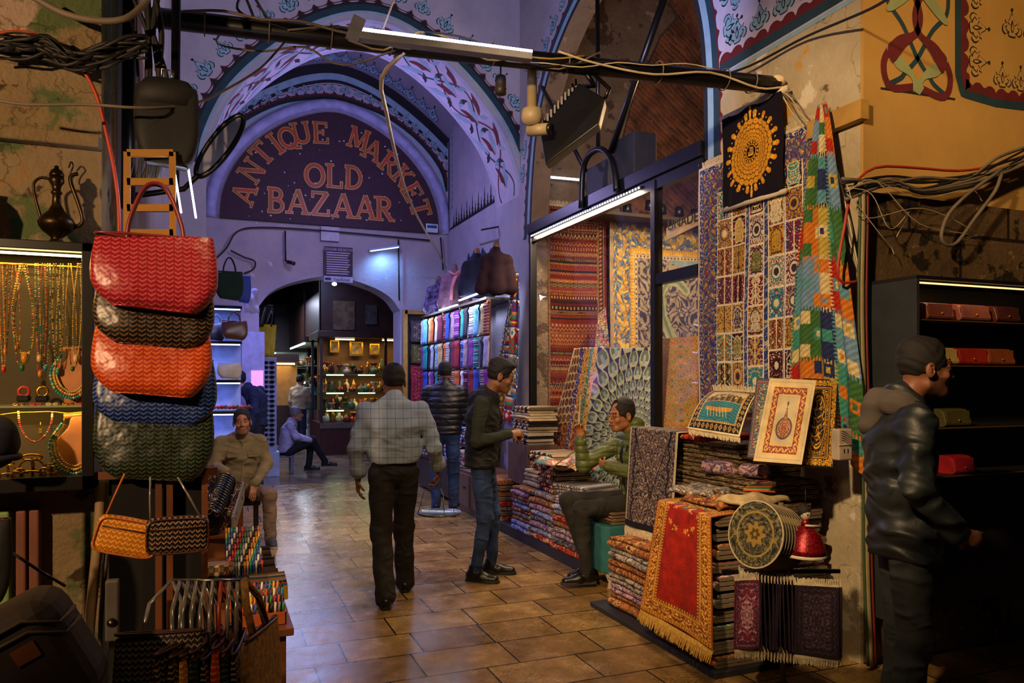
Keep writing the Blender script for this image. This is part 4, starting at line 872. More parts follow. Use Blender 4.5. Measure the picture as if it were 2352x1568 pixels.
ORD = ['lowest', 'second', 'third', 'fourth', 'fifth', 'sixth', 'seventh', 'eighth', 'ninth', 'tenth', 'eleventh', 'twelfth', 'thirteenth', 'fourteenth', 'fifteenth', 'sixteenth']
FC = {}
def fold_mesh(depth, width, h, layers, m, seed=0):
    key = (round(depth, 2), round(width, 2), round(h, 3), layers, m.name, seed)
    if key in FC: return FC[key]
    r = random.Random(seed*31+layers); t = h/layers; cl = []
    if layers <= 1:
        n = 8; prof = [(depth, 0), (h*.5, 0)]+[(h*.5-h*.5*math.sin(PI*i/n), h*.5-h*.5*math.cos(PI*i/n)) for i in range(1, n)]+[(h*.5, h), (depth, h)]
    else:
        for i in range(layers):
            z = t*(i+.5); xs = (t*.5+r.uniform(0, .012), depth-r.uniform(0, .03)); seq = xs if i % 2 else xs[::-1]
            cl += [(seq[0], z), (seq[0]*.7+seq[1]*.3, z), (seq[0]*.3+seq[1]*.7, z), (seq[1], z)]
            if i < layers-1:
                s = -1 if i % 2 == 0 else 1; xe = seq[1]
                cl += [(xe+s*t*.42*math.sin(PI*k/4), z+t*.5-t*.5*math.cos(PI*k/4)) for k in range(1, 4)]
        A, B = [], []
        for i, p in enumerate(cl):
            q = np.array(cl[min(i+1, len(cl)-1)])-np.array(cl[max(i-1, 0)]); q = q/(np.linalg.norm(q)+1e-9); nn = np.array([-q[1], q[0]])*t*.39; A.append((p[0]+nn[0], p[1]+nn[1])); B.append((p[0]-nn[0], p[1]-nn[1]))
        prof = A+B[::-1]
    N_ = len(prof); ny = 6; vs = []; mb = MB()
    for j in range(ny+1):
        y = width*(j/ny-.5); dx = .006*math.sin(j*1.9+seed); dz = -.012*h/.07*(abs(j/ny-.5)*2)**3
        vs += [(x+dx, y, max(0, z+dz*(z/h))) for x, z in prof]
    fs = [(j*N_+i, j*N_+(i+1) % N_, (j+1)*N_+(i+1) % N_, (j+1)*N_+i) for j in range(ny) for i in range(N_)]
    mb.add(vs, fs, True)
    if layers <= 1: mb.add(vs[:N_], [tuple(range(N_))]); mb.add(vs[-N_:], [tuple(range(N_))[::-1]])
    else:
        n2 = N_//2
        for base, s in ((0, 1), (ny*N_, -1)):
            v2 = vs[base:base+N_]; mb.mi(1).add(v2, [(i, i+1, N_-2-i, N_-1-i)[::s] for i in range(n2-1)])
    me_o = mb.build('tmp', [m, M_wedge]); me = me_o.data; COL.objects.unlink(me_o); bpy.data.objects.remove(me_o); me.name = 'folded_rug'; FC[key] = me; return me
def fold(name, pos, depth, width, h, layers, m, label, cat, group=None, rz=0, seed=0, tilt=0):
    o = bpy.data.objects.new(name, fold_mesh(depth, width, h, layers, m, seed)); COL.objects.link(o); o.location = pos; o.rotation_euler = (0, tilt, rz); tag(o, label, cat, group); return o
def stack(name, cat, where, pos, n, h, depth, width, mats, layers=1, rz=0, seed=0, jit=.012, hj=.15, start=0, grp=None):
    r = random.Random(seed); z = pos[2]; keys = list(mats); out = []
    for i in range(n):
        hh = round(h*(1+r.choice([-hj, 0, hj])), 3); k = keys[r.randrange(len(keys))]; L = layers if isinstance(layers, int) else r.choice(layers); s = r.randrange(3)
        d = depth-r.choice([0, .02, .04]); wd = width-r.choice([0, .02]); lab = f"{k} folded {cat}, {ORD[i+start]} up in {where}"
        if i == n-1: lab = f"{k} folded {cat}, topmost of {where}"
        out.append(fold(name, (pos[0]+r.uniform(-jit, jit), pos[1]+r.uniform(-jit, jit), z), d, wd, hh, L, mats[k], lab, cat, grp or where.replace('the ', '', 1)+' '+cat+'s', rz+r.uniform(-.03, .03), s)); z += hh+.001
    return z, out
# plinths
M_plinth = mat('dark_plinth', '24242c', .6)
o = MB().box((2.57, 3.44, .0), (3.46, 4.9, .035)).build('display_board', M_plinth, bevel=.004); tag(o, 'low dark board on the floor under the nearest rug piles', 'board')
bench = empty('display_bench', (3.2, 7.0, 0)); tag(bench, 'long low bench carrying the folded rugs in front of the shop glass', 'bench')
MB().box((-.26, -1.2, 0), (.24, 1.22, .10)).build('plinth', M_plinth, bench, bevel=.004); MB().box((.18, -1.2, .10), (.26, 1.22, .52)).build('bench_body', mat('bench_wood', '4a3226', .6), bench)
# --- nearest piles ---
kk = {k: RM[k] for k in ('grey and ivory', 'navy and beige', 'teal and sand', 'charcoal speckled', 'brown and orange', 'pink and lilac', 'red and cream')}
z1, _ = stack('folded_rug', 'rug', 'the nearest pile on the dark board', (2.60, 3.79, .036), 10, .085, .82, .62, kk, [3, 4], seed=14)
z2, _ = stack('folded_rug', 'rug', 'the farther pile on the dark board', (2.65, 4.46, .036), 6, .085, .8, .66, kk, [3, 4], seed=37)
z2, _ = stack('folded_rug', 'rug', 'the set-back pile behind the paisley rug', (2.95, 4.46, z2), 3, .085, .52, .62, kk, [3, 4], seed=29)
for k in range(2): fold('folded_rug', (2.93, 4.46, z2+.001+k*.052), .55, .64, .05, 2, RM[['charcoal speckled', 'brown and orange'][k]], ['charcoal speckled thin rug just above the second pile behind the red prayer rug', 'brown thin rug, upper of two laid on the second pile'][k], 'rug', None, 0, k)
zt = z2+.105
M_edge = rugmat('rug_edge', ['4a3a2a', '8a7658', '3a2c20', 'a08c68', '5a4a36'], 6, (1, 1, 14))
z3 = zt
for k in range(11):
    fold('folded_rug', (2.97+rnd.uniform(-.01, .01), 4.22+rnd.uniform(-.01, .01), z3), .50, .9, .030, 1, M_edge, f'thin brown cushion cover rug, {ORD[k]} of the tidy pile under the boat picture rug', 'rug', 'thin rugs piled under the boat picture rug', PI/2*0+.02, k % 3); z3 += .0305
o = fold('folded_rug', (2.90, 4.42, z3), .56, .72, .035, 1, RM['scarlet'], 'faded red rug folded on top of the high pile, beside the puffer jacket', 'rug'); z4 = z3+.036
# dark paisley rug hanging over the far end
pr = empty('hanging_rug', (2.875, 4.6, 0)); tag(pr, 'dark grey paisley rug with pale fringe hanging down the second pile', 'rug')
def pais(U, V):
    s = V*.86; top = z4-0+.006; X = np.where(s < .14, .16-s*1.0, -.005-.012*np.sin(U*9)*((s-.14)/.9)-.05*((s-.14))); Z = np.where(s < .14, top, top-(s-.14)*.98); Yv = .22-.60*U+.02*V
    return (X-.0, Yv, Z)
im = paisley_dark(); sheet('pile', pais, im, M_velvet, pr, .007); fringe(pr, (-.04, .25, z4-.70), (-.04, -.36, z4-.70), (-.02, 0, -.10), 60, seed=2)
# red prayer rug
pr = empty('hanging_rug', (2.6, 3.8, 0)); tag(pr, 'red prayer rug with broad gold border and golden fringe draped over the nearest pile', 'rug')
zr = z1+.008
def pray(U, V):
    s = V*1.02; X = np.where(s < .22, .22-s*1.0, -.03-.09*((s-.22)/.96)**.8+.015*np.sin(U*7+s*4)*(s-.22)); Z = np.where(s < .20, zr+.02*np.sin(U*3)*0, np.where(s < .26, zr-(s-.2)**2*5, zr-.018-(s-.26)*.86)); Yv = (.16-.46*U)+(-.02+.28*0)*V+(.13-.30*U)*V*.9+.0
    return (X-.0, Yv, Z-.02*U)
im = prayer_red(); sheet('pile', pray, im, M_velvet, pr, .008); a, b = pray(np.array([0.]), np.array([1.])), pray(np.array([1.]), np.array([1.]))
fringe(pr, (a[0][0], a[1][0], a[2][0]), (b[0][0], b[1][0], b[2][0]), (-.03, 0, -.075), 90, M_fringeg, 3)
# boat picture rug on the top pile
pr = empty('picture_rug', (2.95, 4.2, 0)); tag(pr, 'small picture rug of a rowing boat and domed city curled over the tidy pile', 'rug')
PTS = [oD(1581, 985, 4.75), oD(1640, 900, 5.0), oD(1742, 905, 4.75), oD(1700, 1005, 4.4)]
C0, C1, C2, C3 = [p-np.array([2.95, 4.2, 0]) for p in PTS]
def boat(U, V):
    T = [C1[k]*(1-U)+C2[k]*U for k in range(3)]; B = [C0[k]*(1-U)+C3[k]*U for k in range(3)]; P = [T[k]*(1-V)+B[k]*V for k in range(3)]
    bulge = .07*np.sin(PI*V)*(.6+.4*np.sin(PI*U)); return (P[0]-bulge*.5, P[1]-bulge*.5, P[2]+bulge)
sheet('pile', boat, boat_img(), M_velvet, pr, .012); fringe(pr, C1, C2, (.01, .03, .05), 40, seed=4, name='fringe'); fringe(pr, C0, C3, (-.01, -.02, -.03), 40, seed=5, name='fringe')
# pile under the framed panels
zb = z1+.01
for k in range(4): fold('folded_rug', (2.98, 3.86, zb+.01+k*.03), .48, .5, .029, 1, M_edge, f'thin dark rug, {ORD[k]} of the low pile carrying the pink rolled rug', 'rug', 'thin rugs under the pink rolled rug', 0, k)
o = MB(); prof = [(0.0, .0), (.06, .0), (.062, .3), (.062, .52), (.0, .52)]; pz = zb+.13
o.tube([(2.93, 4.02, pz+.06), (3.02, 3.85, pz+.058), (3.12, 3.66, pz+.05)], [.052, .055, .05], 14, fl=.8).mi(0)
r_ = o.build('rolled_rug', RM['pink and lilac']); tag(r_, 'dusty pink rolled rug lying below the ivory framed panel', 'rug')
def drape_top(name, label, cx, cy, z, w, d, m, rz, amp=.015, cat='rug'):
    mb = MB(); mb.grid(lambda u, v: ((u-.5)*w, (v-.5)*d, amp*math.sin(u*9)*math.cos(v*7)+.02*(1-abs(u-.5)*2)-.04*max(0, abs(v-.5)-.42)*8), 14, 14)
    o = mb.build(name, m, None, (cx, cy, z), solid=.018); o.rotation_euler = (0, 0, rz); tag(o, label, cat); return o
drape_top('folded_rug', 'grey and ivory rug doubled over beside the red prayer rug', 2.86, 3.95, zb+.05, .34, .30, RM['grey and ivory'], .4)
drape_top('table_runner', 'cream and brown runner with fringe lying across the small goods', 2.93, 3.56, zb+.045, .40, .20, KM['cream wool'], .15)
drape_top('folded_rug', 'gold and green rug corner lying under the grey doubled rug', 2.82, 3.74, zb+.015, .3, .34, RM['brown and orange'], .1)
r5 = random.Random(5)
pc = [('d04a20', 'red'), ('c8a030', 'yellow'), ('3a7a5a', 'green'), ('b86a30', 'orange'), ('6a3a2a', 'brown'), ('2c5a7a', 'blue'), ('a89060', 'tan'), ('8c2c3c', 'crimson')]
for k, (c, nm) in enumerate(pc):
    a = -.5+k*.13; o = MB().box((-.09, -.012, 0), (.09, .012, .006)).build('bookmark', mat('bookmark_'+nm, c, .8), None, (2.98+.012*k, 3.57+.01*k, zb+.085+k*.0065), bevel=.002); o.rotation_euler = (0, .04, a); tag(o, f'{nm} woven bookmark in the fan of small goods on the pile', 'bookmark', 'woven bookmarks fanned on the pile')
for k in range(5): fold('place_mat', (2.98+.02*k, 3.50, zb+.02+.0*k), .30-.03*k, .05, .014, 1, M_edge, f'narrow dark table mat lying at the pile edge, {ORD[k]} in the row', 'mat', 'dark mats at the edge of the pile', 0, k).location.z = zb-.0-.016*k
# framed panels leaning on the pillar
def leaning(name, label, px, dep, img, th=.035, m=None, cat='panel'):
    # px: four photo corners TL, TR, BR, BL and their depth
    c = [oD(x, y, d) for (x, y), d in zip(px, dep)]; c[2] = c[1]+c[3]-c[0]; n = np.cross(c[1]-c[0], c[3]-c[0]); n = n/np.linalg.norm(n); n = -n if np.dot(n, CC-c[0]) < 0 else n; O = c[3]
    e = empty(name, O); tag(e, label, cat); q = [p-O for p in c]
    sheet('picture', lambda U, V: tuple((q[0][k]*(1-U)+q[1][k]*U)*(1-V)+(q[3][k]*(1-U)+q[2][k]*U)*V for k in range(3)), img, m or M_velvet, e)
    mb = MB(); vs = [tuple(p-n*.001) for p in q]+[tuple(p-n*th) for p in q]; mb.add(vs, [(0, 1, 2, 3), (7, 6, 5, 4), (0, 4, 5, 1), (1, 5, 6, 2), (2, 6, 7, 3), (3, 7, 4, 0)]); mb.build('backing', M_wedge, e); return e
leaning('framed_rug', 'ivory panel rug with red border and teardrop medallion leaning on the pillar', [(1768, 868), (1875, 873), (1828, 1078), (1730, 1058)], [4.35, 4.28, 4.02, 4.15], framed_ivory())
leaning('framed_rug', 'black panel rug with gold script ornament behind the ivory one', [(1845, 868), (1925, 872), (1905, 1078), (1830, 1068)], [4.42, 4.38, 4.16, 4.22], black_gold())
im = rug_classic(60, 140, H3('3a4a58', '5c8aa0', 'a8883a', '8c2c24', 'c8b070', '24405a'), 8); leaning('framed_rug', 'teal and gold rug panel with blue edging tucked behind the ivory panel', [(1738, 868), (1790, 870), (1762, 1060), (1716, 1050)], [4.56, 4.5, 4.3, 4.36], im)
# --- carpets on the pillar ---
e = empty('wall_carpet', (3.47, 4.2, 0)); tag(e, 'tall carpet of many small pictorial tiles in white lines hanging on the pillar', 'carpet')
wall_sheet('pile', 'X', .62, -.66, 3.24, 1.42, 0, tile_rug(), e, .016, 3); fringe(e, (-.005, .63, 3.235), (-.005, -.67, 3.23), (0, 0, .05), 90, seed=8)
e = empty('wall_carpet', (3.42, 4.16, 0)); tag(e, 'black carpet with golden sunburst medallion hanging above the tiled carpet', 'carpet')
wall_sheet('pile', 'X', .30, -.30, 3.50, 2.86, 0, sun_rug(), e, .012, 5); MB().tube([(0, .33, 3.51), (0, -.33, 3.50)], .022, 8).build('top_roll', mat('white_rag', 'c8bca8', .9, bump=.5), e); MB().tube([(0, .32, 2.86), (0, -.32, 2.85)], .017, 8).build('bottom_roll', MATS['white_rag'], e)
e = empty('hanging_kilim', (3.40, 3.46, 0)); tag(e, 'blue, green and orange block-patterned kilim gathered at a nail on the pillar corner', 'kilim')
def kil(U, V):
    w = .05+.52*np.minimum(1, V*1.3)**.75; fold_ = np.sin(U*6*PI)*.035*np.minimum(1, V*3+.3); Yv = (.5-U)*w+.02-.02*V; X = -.03+fold_*.9-.02*np.sin(V*4); Z = 3.27-1.98*V-.22*(U-.35)**2*V*2
    return (X, Yv, Z)
sheet('cloth', kil, kilim_blocks(150, 330, 5, 9), M_cloth, e, .01)
MB().box((3.44, 3.26, 3.13), (3.50, 3.68, 3.24)).build('timber', mat('pale_timber', 'a8823c', .7, var=.25, scale=4)); tag(bpy.data.objects['timber'], 'short pale timber nailed across the pillar corner behind the kilim tip', 'timber')
# --- shop front ---
sf = empty('shop_front', (3.5, 6.4, 0)); tag(sf, 'black steel shop front with glass panes facing the passage', 'shop front')
o = MB().box((-.05, -1.6, 3.34), (.05, 1.76, 3.46)).build('rail', M_black, sf, bevel=.006); MB().box((-.03, -1.6, 3.24), (.03, 1.76, 3.335)).build('rail', M_black, sf)
for y, w_ in ((1.72, .05), (-.90, .06), (-1.57, .045)): MB().box((-.04, y-w_, .5), (.04, y+w_*.1, 3.32)).build('post', M_black, sf, bevel=.004)
MB().box((-.035, -1.55, 2.44), (.035, -.93, 2.53)).build('transom', M_black, sf)
M_glass = plain_glass('shop_glass', (.97, .98, .98))
for ya, yb, za, zb_ in ((-.90, 1.70, .55, 3.24), (-1.52, -.93, 2.53, 3.24), (-1.52, -.93, .55, 2.44)): MB().add([(0, ya, za), (0, yb, za), (0, yb, zb_), (0, ya, zb_)], [(0, 1, 2, 3)]).build('pane', M_glass, sf)
M_led = mat('led_dots', 'ffffff', .5, emit=(.75, .8, 1.0), estr=4)
mb = MB(); mb.box((-.046, -.75, 3.292), (-.03, 1.68, 3.316)); o = mb.build('light_strip', M_black, sf)
mb = MB(); [mb.box((-.052, -.73+i*.05, 3.296), (-.046, -.712+i*.05, 3.312)) for i in range(48)]; o2 = mb.build('led_dots', M_led, o); o2['kind'] = 'stuff'
def pipe(name, pts, r, label=None, cat='pipe', m=M_black, parent=None, seg=8, group=None, sm=True):
    P = [tuple(p) for p in (curve_pts(pts, 24) if sm and len(pts) > 2 else pts)]; o = MB().tube(P, r, seg).build(name, m, parent)
    if label: tag(o, label, cat, group)
    return o
pipe('steel_strut', [oX(1372, -40, 3.45), oX(1374, 345, 3.45)], .022, 'upright black strut rising from the small hoop', 'strut'); pipe('steel_strut', [oX(1538, -40, 3.45), oX(1402, 350, 3.45)], .03, 'slanting black strut rising to the right of the shop arch', 'strut')
pipe('steel_strut', [oX(1245, 200, 3.47), oX(1345, 392, 3.47)], .022, 'short black strut leaning from the arch edge to the hoop', 'strut')
hp = [oX(1335, 478, 3.43)]+[oX(x, y, 3.43) for x, y in ((1338, 400), (1350, 360), (1378, 342), (1402, 362), (1412, 400))]+[oX(1416, 440, 3.43)]; pipe('steel_hoop', hp, .03, 'small black steel hoop standing on the shop-front rail', 'hoop')
mb = MB(); c = oX(1455, 372, 3.6); mb.box((c[0]-.1, c[1]-.17, 3.47), (c[0]+.14, c[1]+.2, 3.86)); tag(mb.build('speaker_box', mat('speaker_cloth', '1e1e24', .8, bump=.5), bevel=.01), 'black loudspeaker box standing on the shop-front rail', 'speaker')
mb = MB(); c = oX(1380, 420, 3.62); mb.box((c[0]-.06, c[1]-.25, 3.47), (c[0]+.1, c[1]+.2, 3.78)); tag(mb.build('wiring_box', mat('box_grey', '2a2c34', .6), bevel=.01), 'dark wiring box seen through the small steel hoop', 'box')
# --- inside the shop ---
def inside(name, label, x0, x1, zt_, zb_, Y, img, cat='carpet', m=None, fr=True):
    e = empty(name, (x0, Y, 0)); tag(e, label, cat); wall_sheet('pile', 'Y', 0, x1-x0, zt_, zb_, 0, img, e, .012, 2, m); 
    if fr: fringe(e, (0, 0, zt_), (x1-x0, 0, zt_), (0, 0, .07), 70, seed=3)
    return e
a = oY(1240, 470, 8.38); b = oY(1392, 485, 8.38); inside('wall_carpet', 'tall red banded kilim hanging inside the shop left of the gold carpet', a[0], b[0], a[2], .75, 8.38, red_bands())
a = oY(1400, 495, 8.33); inside('wall_carpet', 'large gold-bordered carpet with a pale swan hanging on the shop end wall', a[0], 6.35, a[2]-.02, .95, 8.33, gold_swan(), m=M_velvet)
e = empty('draped_carpet', (3.9, 6.9, 0)); tag(e, 'green peacock-scale carpet with yellow edging draped on a stand behind the glass', 'carpet')
TL, TR, BR, BL = [p-np.array([3.9, 6.9, 0]) for p in (oY(1335, 800, 7.1), oY(1540, 795, 6.9), oY(1540, 1130, 6.5), oY(1285, 1130, 7.6))]
bil = lambda U, V, a, b, c, d: [(a[k]*(1-U)+b[k]*U)*(1-V)+(d[k]*(1-U)+c[k]*U)*V for k in range(3)]
def scl(U, V): P = bil(U, V, TL, TR, BR, BL); return (P[0]+.015*np.sin(U*8), P[1]+.012*np.sin(U*11+V*2), P[2]+.01*np.cos(U*5))
sheet('pile', scl, scales(), M_velvet, e, .02)
MB().box((.1, .12, 0), (1.1, .2, 1.9)).build('stand', mat('stand_wood', '4a3020', .6), e)
e = empty('draped_carpet', (3.75, 7.2, 0)); tag(e, 'leopard-spotted narrow rug hanging left of the peacock-scale carpet', 'rug')
TL2, TR2, BR2, BL2 = [p-np.array([3.75, 7.2, 0]) for p in (oY(1318, 800, 7.25), oY(1340, 798, 7.2), oY(1325, 1130, 7.3), oY(1238, 1130, 8.1))]
sheet('pile', lambda U, V: (lambda P: (P[0], P[1]+.02*np.sin(U*6), P[2]))(bil(U, V, TL2, TR2, BR2, BL2)), leopard(), M_velvet, e, .02)
im = rug_classic(110, 220, H3('a8863a', 'c8a050', '7a5a2a', 'c07a2a', '3f7a78', '9a7430'), 21, k=14, med=False); e = leaning('folded_carpet', 'gold carpet folded over a board standing at the right shop pane', [(1520, 778), (1608, 770), (1572, 985), (1520, 990)], [6.7, 6.5, 6.2, 6.4], im, .10, cat='carpet')
im = kilim_zig(60, 150, 4); e = empty('hanging_kilim', (4.6, 8.1, 0)); tag(e, 'small zigzag kilim hanging in the shop beside the red banded kilim', 'kilim'); TL3, TR3, BR3, BL3 = [p-np.array([4.6, 8.1, 0]) for p in (oY(1374, 720, 8.1), oY(1390, 705, 8.1), oY(1400, 800, 8.1), oY(1366, 800, 8.1))]; sheet('cloth', lambda U, V: tuple(bil(U, V, TL3, TR3, BR3, BL3)), im, M_cloth, e, .012)
# name board
e = empty('name_board', oX(1570, 510, 3.62)); tag(e, 'cream name board hung behind the narrow upper shop pane', 'sign'); p = oX(1570, 510, 3.62); q0 = oX(1532, 540, 3.62)-p; q1 = oX(1612, 500, 3.62)-p
mb = MB(); mb.add([q0+np.array([0, 0, -.045]), q1+np.array([0, 0, -.045]), q1+np.array([0, 0, .06]), q0+np.array([0, 0, .06])], [(0, 1, 2, 3)]); mb.build('board', mat('cream_board', 'b8955a', .6), e, solid=.01)
Mt = Matrix(((0, 0, -1, -.012), (-1, 0, 0, 0), (0, 1, 0, -.03), (0, 0, 0, 1))); text_mesh('lettering', 'LINADE', .115, Mt @ Matrix.Rotation(.05, 4, 'Z') @ Matrix.Shear('XY', 4, (.25, 0)) if False else Mt, M_dark, .002, e, stretch=1.1)
# track lights inside
M_warm = mat('warm_bulb', 'ffe0b0', .5, emit=(1, .75, .4), estr=12)
for k, (px, py) in enumerate(((1440, 478), (1492, 470), (1520, 480), (1560, 485), (1595, 490))):
    p = oY(px, py, 8.0); e = empty('spot_lamp', p); tag(e, 'small black spot lamp on the ledge above the hanging carpets', 'lamp', 'spot lamps on the shop ledge'); MB().lathe([(.0, .05), (.05, .05), (.06, -.06), (.05, -.065)]).build('lamp_body', M_black, e); MB().lathe([(.0, -.055), (.045, -.056), (.0, -.06)]).build('bulb', M_warm, e)
MB().box((3.9, 7.95, 3.62), (6.4, 8.4, 3.66)).build('ledge', mat('ledge_wood', '3a2c1c', .7)); tag(bpy.data.objects['ledge'], 'dark ledge above the carpets on the shop end wall', 'ledge')
pipe('tube_lamp', [oY(1245, 405, 8.3), oY(1334, 413, 8.3)], .015, 'thin lit tube high on the shop end wall', 'lamp', M_led, sm=False)
# calligraphy-free upper goods: gray blanket pile and kilims on the bench
bm = {k: RM[k] for k in ('blue and white', 'pink and lilac', 'red and cream', 'grey and ivory', 'scarlet', 'brown and orange', 'navy and beige')}
zz = {}
for i, (y, n, wd, nm) in enumerate(((6.06, 8, .5, 'the bench stack at the seated knees'), (6.60, 8, .5, 'the second bench stack'), (7.12, 10, .46, 'the stack behind the young man'), (8.02, 8, .5, 'the lone stack beside the drawer cabinet'))):
    zz[i], _ = stack('folded_rug', 'rug', nm, (2.93, y, .10), n, .056 if i != 2 else .045, .42, wd, bm, [1, 2], seed=40+i)
kk2 = {**KM}
for i, (x, y, z, n, h, wd, dp, L, nm, mm, rz) in enumerate((
  (3.02, 6.12, zz[0], 7, .026, .42, .40, 1, 'the pile behind the seated knees', {'grey striped': SM_['grey striped']}, .3),
  (3.0, 6.62, zz[1], 6, .04, .44, .42, 2, 'the red banded bench pile', {'red and black banded': KM['red and black banded']}, 0),
  (3.05, 7.10, zz[2], 4, .045, .44, .42, 2, 'the cream bench pile', {'cream wool': KM['cream wool']}, 0),
  (3.06, 6.9, zz[2]+.19, 5, .035, .5, .42, 1, 'the upper cream blanket pile', KM, .1),
  (3.15, 7.65, .95, 13, .032, .46, .35, 1, 'the high pile under the zigzag kilim', {'black and cream striped': KM['black and cream striped'], 'cream wool': KM['cream wool']}, 0))):
    stack('folded_blanket', 'blanket', nm, (x, y, z), n, h, dp, wd, mm, L, rz=rz, seed=60+i, jit=.02)
MB().box((3.12, 7.38, .52), (3.48, 7.92, .95)).build('crate', mat('crate_wood', '5a4030', .7)); tag(bpy.data.objects['crate'], 'wooden crate on the bench under the high striped blanket pile', 'crate')
drape_top('tossed_rug', 'cream, teal and pink rug tossed open over the bench piles', 3.22, 6.45, zz[1]+.28, .55, .6, rugmat('rug_tossed', ['c8a880', '5a9a94', 'c86a5a', 'd8c8a0', '8c2c3c'], 5), .3, .05)
im = rug_classic(80, 100, H3('c8a484', '5a9a94', '8c2c24', 'c86a5a', '3a2a30', '6a2420'), 31, k=6, med=False); e = leaning('tossed_rug', 'small rug with brown scalloped border standing up beside the green jacket', [(1300, 1048), (1336, 1022), (1332, 1105), (1240, 1092)], [7.1, 6.75, 6.6, 7.0], im, .012, cat='rug')
# drawers cabinet
e = empty('drawer_cabinet', (2.96, 8.7, 0)); tag(e, 'brown wooden drawer cabinet between the benches behind the tray', 'cabinet'); MB().box((0, -.38, 0), (.5, .5, .52)).build('body', mat('cab_wood', '6a4838', .5), e, bevel=.006)
for k in range(2): d = MB().box((-.015, -.36+k*.43, .08), (.0, .03+k*.43, .48)).build('drawer', mat('cab_wood2', '7a5644', .5), e, bevel=.004); MB().box((-.03, -.2+k*.43, .30), (-.015, -.13+k*.43, .32)).build('handle', M_black, d)
# stepped shelves of small striped towels
M_shelf = mat('shelf_wood', '3c2c26', .6)
mb = MB()
tiers = [(2.98, .52), (3.08, .80), (3.18, 1.08), (3.28, 1.36)]
e = empty('stepped_shelf', (3.2, 9.6, 0)); tag(e, 'stepped wooden shelf carrying the striped towels', 'shelf')
for i, (x, z) in enumerate(tiers): MB().box((x-3.2, -.5, z-.03), (x-3.2+.2, 1.9, z)).build('board', M_shelf, e)
MB().box((-.2, -.48, .05), (.3, 1.9, .48)).build('body', M_shelf, e)
gi = 0
for ti, (x, z) in enumerate(tiers):
    for ci in range(7):
        y = 9.30+ci*.31
        stack('folded_towel', 'towel', f'{["bottom", "second", "third", "top"][ti]}-step pile {ORD[ci].replace("lowest", "nearest")} the young man', (x, y, z), 5, .047, .20, .27, SM_, 1, seed=100+gi, jit=.006, grp='striped towels on the stepped shelf'); gi += 1
# ---------------- left: display case ----------------
Mb = mat('case_black', '100d0a', .3); Mgold = mat('gold', 'c8962a', .3, .9, var=.3, scale=60); Mbrass = mat('aged_brass', '3c2e1a', .38, .9, var=.3, scale=30)
YC = 3.42
def cy(px, py, Y=YC): p = oY(px, py, Y); return p
c0 = cy(-60, 1130); c1 = cy(222, 572)
case = empty('display_case', (0, 0, 0)); tag(case, 'black framed lit display case of jewellery on the left wall', 'display case')
xl, xr, zb_, zt_ = c0[0]-.25, c1[0], c0[2], c1[2]+.01; yb, yf = 3.58, 3.34
fw = .022
for a, b in (((xr-.042, yf, zb_), (xr, yb, zt_)), ((xl, yf, zt_-.035), (xr, yb, zt_)), ((xl, yf, zb_), (xr, yb, zb_+.055))): MB().box(a, b).build('frame', Mb, case, bevel=.003)
M_cback = mat('case_lining', '3a3018', .8, var=.1); MB().box((xl, yb-.012, zb_+.05), (xr-.03, yb, zt_-.03)).build('back_panel', M_cback, case)
zs = cy(100, 930)[2]; MB().box((xl, yf+.03, zs-.008), (xr-.042, yb-.012, zs)).build('shelf', mat('glass_edge', '8a9478', .1, alpha=1), case)
MB().add([(xl, yf+.004, zb_+.05), (xr-.04, yf+.004, zb_+.05), (xr-.04, yf+.004, zt_-.03), (xl, yf+.004, zt_-.03)], [(0, 1, 2, 3)]).build('pane', plain_glass('case_glass', (1, 1, 1), .06), case)
zr = cy(100, 608)[2]; rail_ = MB().tube([(xl, yf+.10, zr), (xr-.05, yf+.10, zr)], .005, 8).build('rail', Mgold, case)
M_warmt = mat('warm_tube', 'ffd890', .5, emit=(1, .72, .25), estr=10); MB().tube([(xl, yf+.06, zt_-.045), (xr-.05, yf+.06, zt_-.045)], .005, 8).build('tube_lamp', M_warmt, case)
lamp('AREA', ((xl+xr)/2+.1, yf+.07, zt_-.055), 3.4, (1.0, .62, .16), .7, ((xl+xr)/2+.1, yf+.14, zb_), size_y=.04); lamp('AREA', ((xl+xr)/2+.1, yf+.06, zs-.014), 1.5, (1.0, .62, .16), .6, ((xl+xr)/2+.1, yf+.16, zb_), size_y=.03)
BC = [mat('bead_'+n, c, .35, var=.2) for n, c in (('amber', 'c87a1c'), ('coral', 'b8301c'), ('turquoise', '1c8a8a'), ('ivory', 'c8b070'), ('green', '1c6a2c'), ('pink', 'c03050'), ('wood', '6a3a1c'), ('gold', 'c8a02c'), ('black', '1c1410'))]
BN = ['amber', 'coral', 'turquoise', 'ivory', 'green', 'pink', 'brown', 'gold', 'black']
def necklace(name, label, pts, r, cols, seed=0, pend=None, group=None, loc=(0, 0, 0)):
    rr = random.Random(seed); C = dense(pts, r*1.9); mb = MB()
    for i, p in enumerate(C): mb.mi(rr.choice(range(len(cols)))); q = r*rr.choice([.8, 1, 1.1]); mb.ball(p, q, 6, 4, (1, 1, .8))
    e = empty(name, tuple(C[0])); o = mb.build('beads', [BC[k] for k in cols], e, tuple(-C[0])); o['kind'] = 'stuff'; tag(e, label, 'necklace', group)
    if pend is not None: b = C[len(C)//2]-C[0]; MB().lathe([(0, 0), (r*2.2, -r*1), (r*2.4, -r*6), (r*1, -r*8), (0, -r*8.2)], tuple(b), 10).build('pendant', BC[pend], e)
    return e
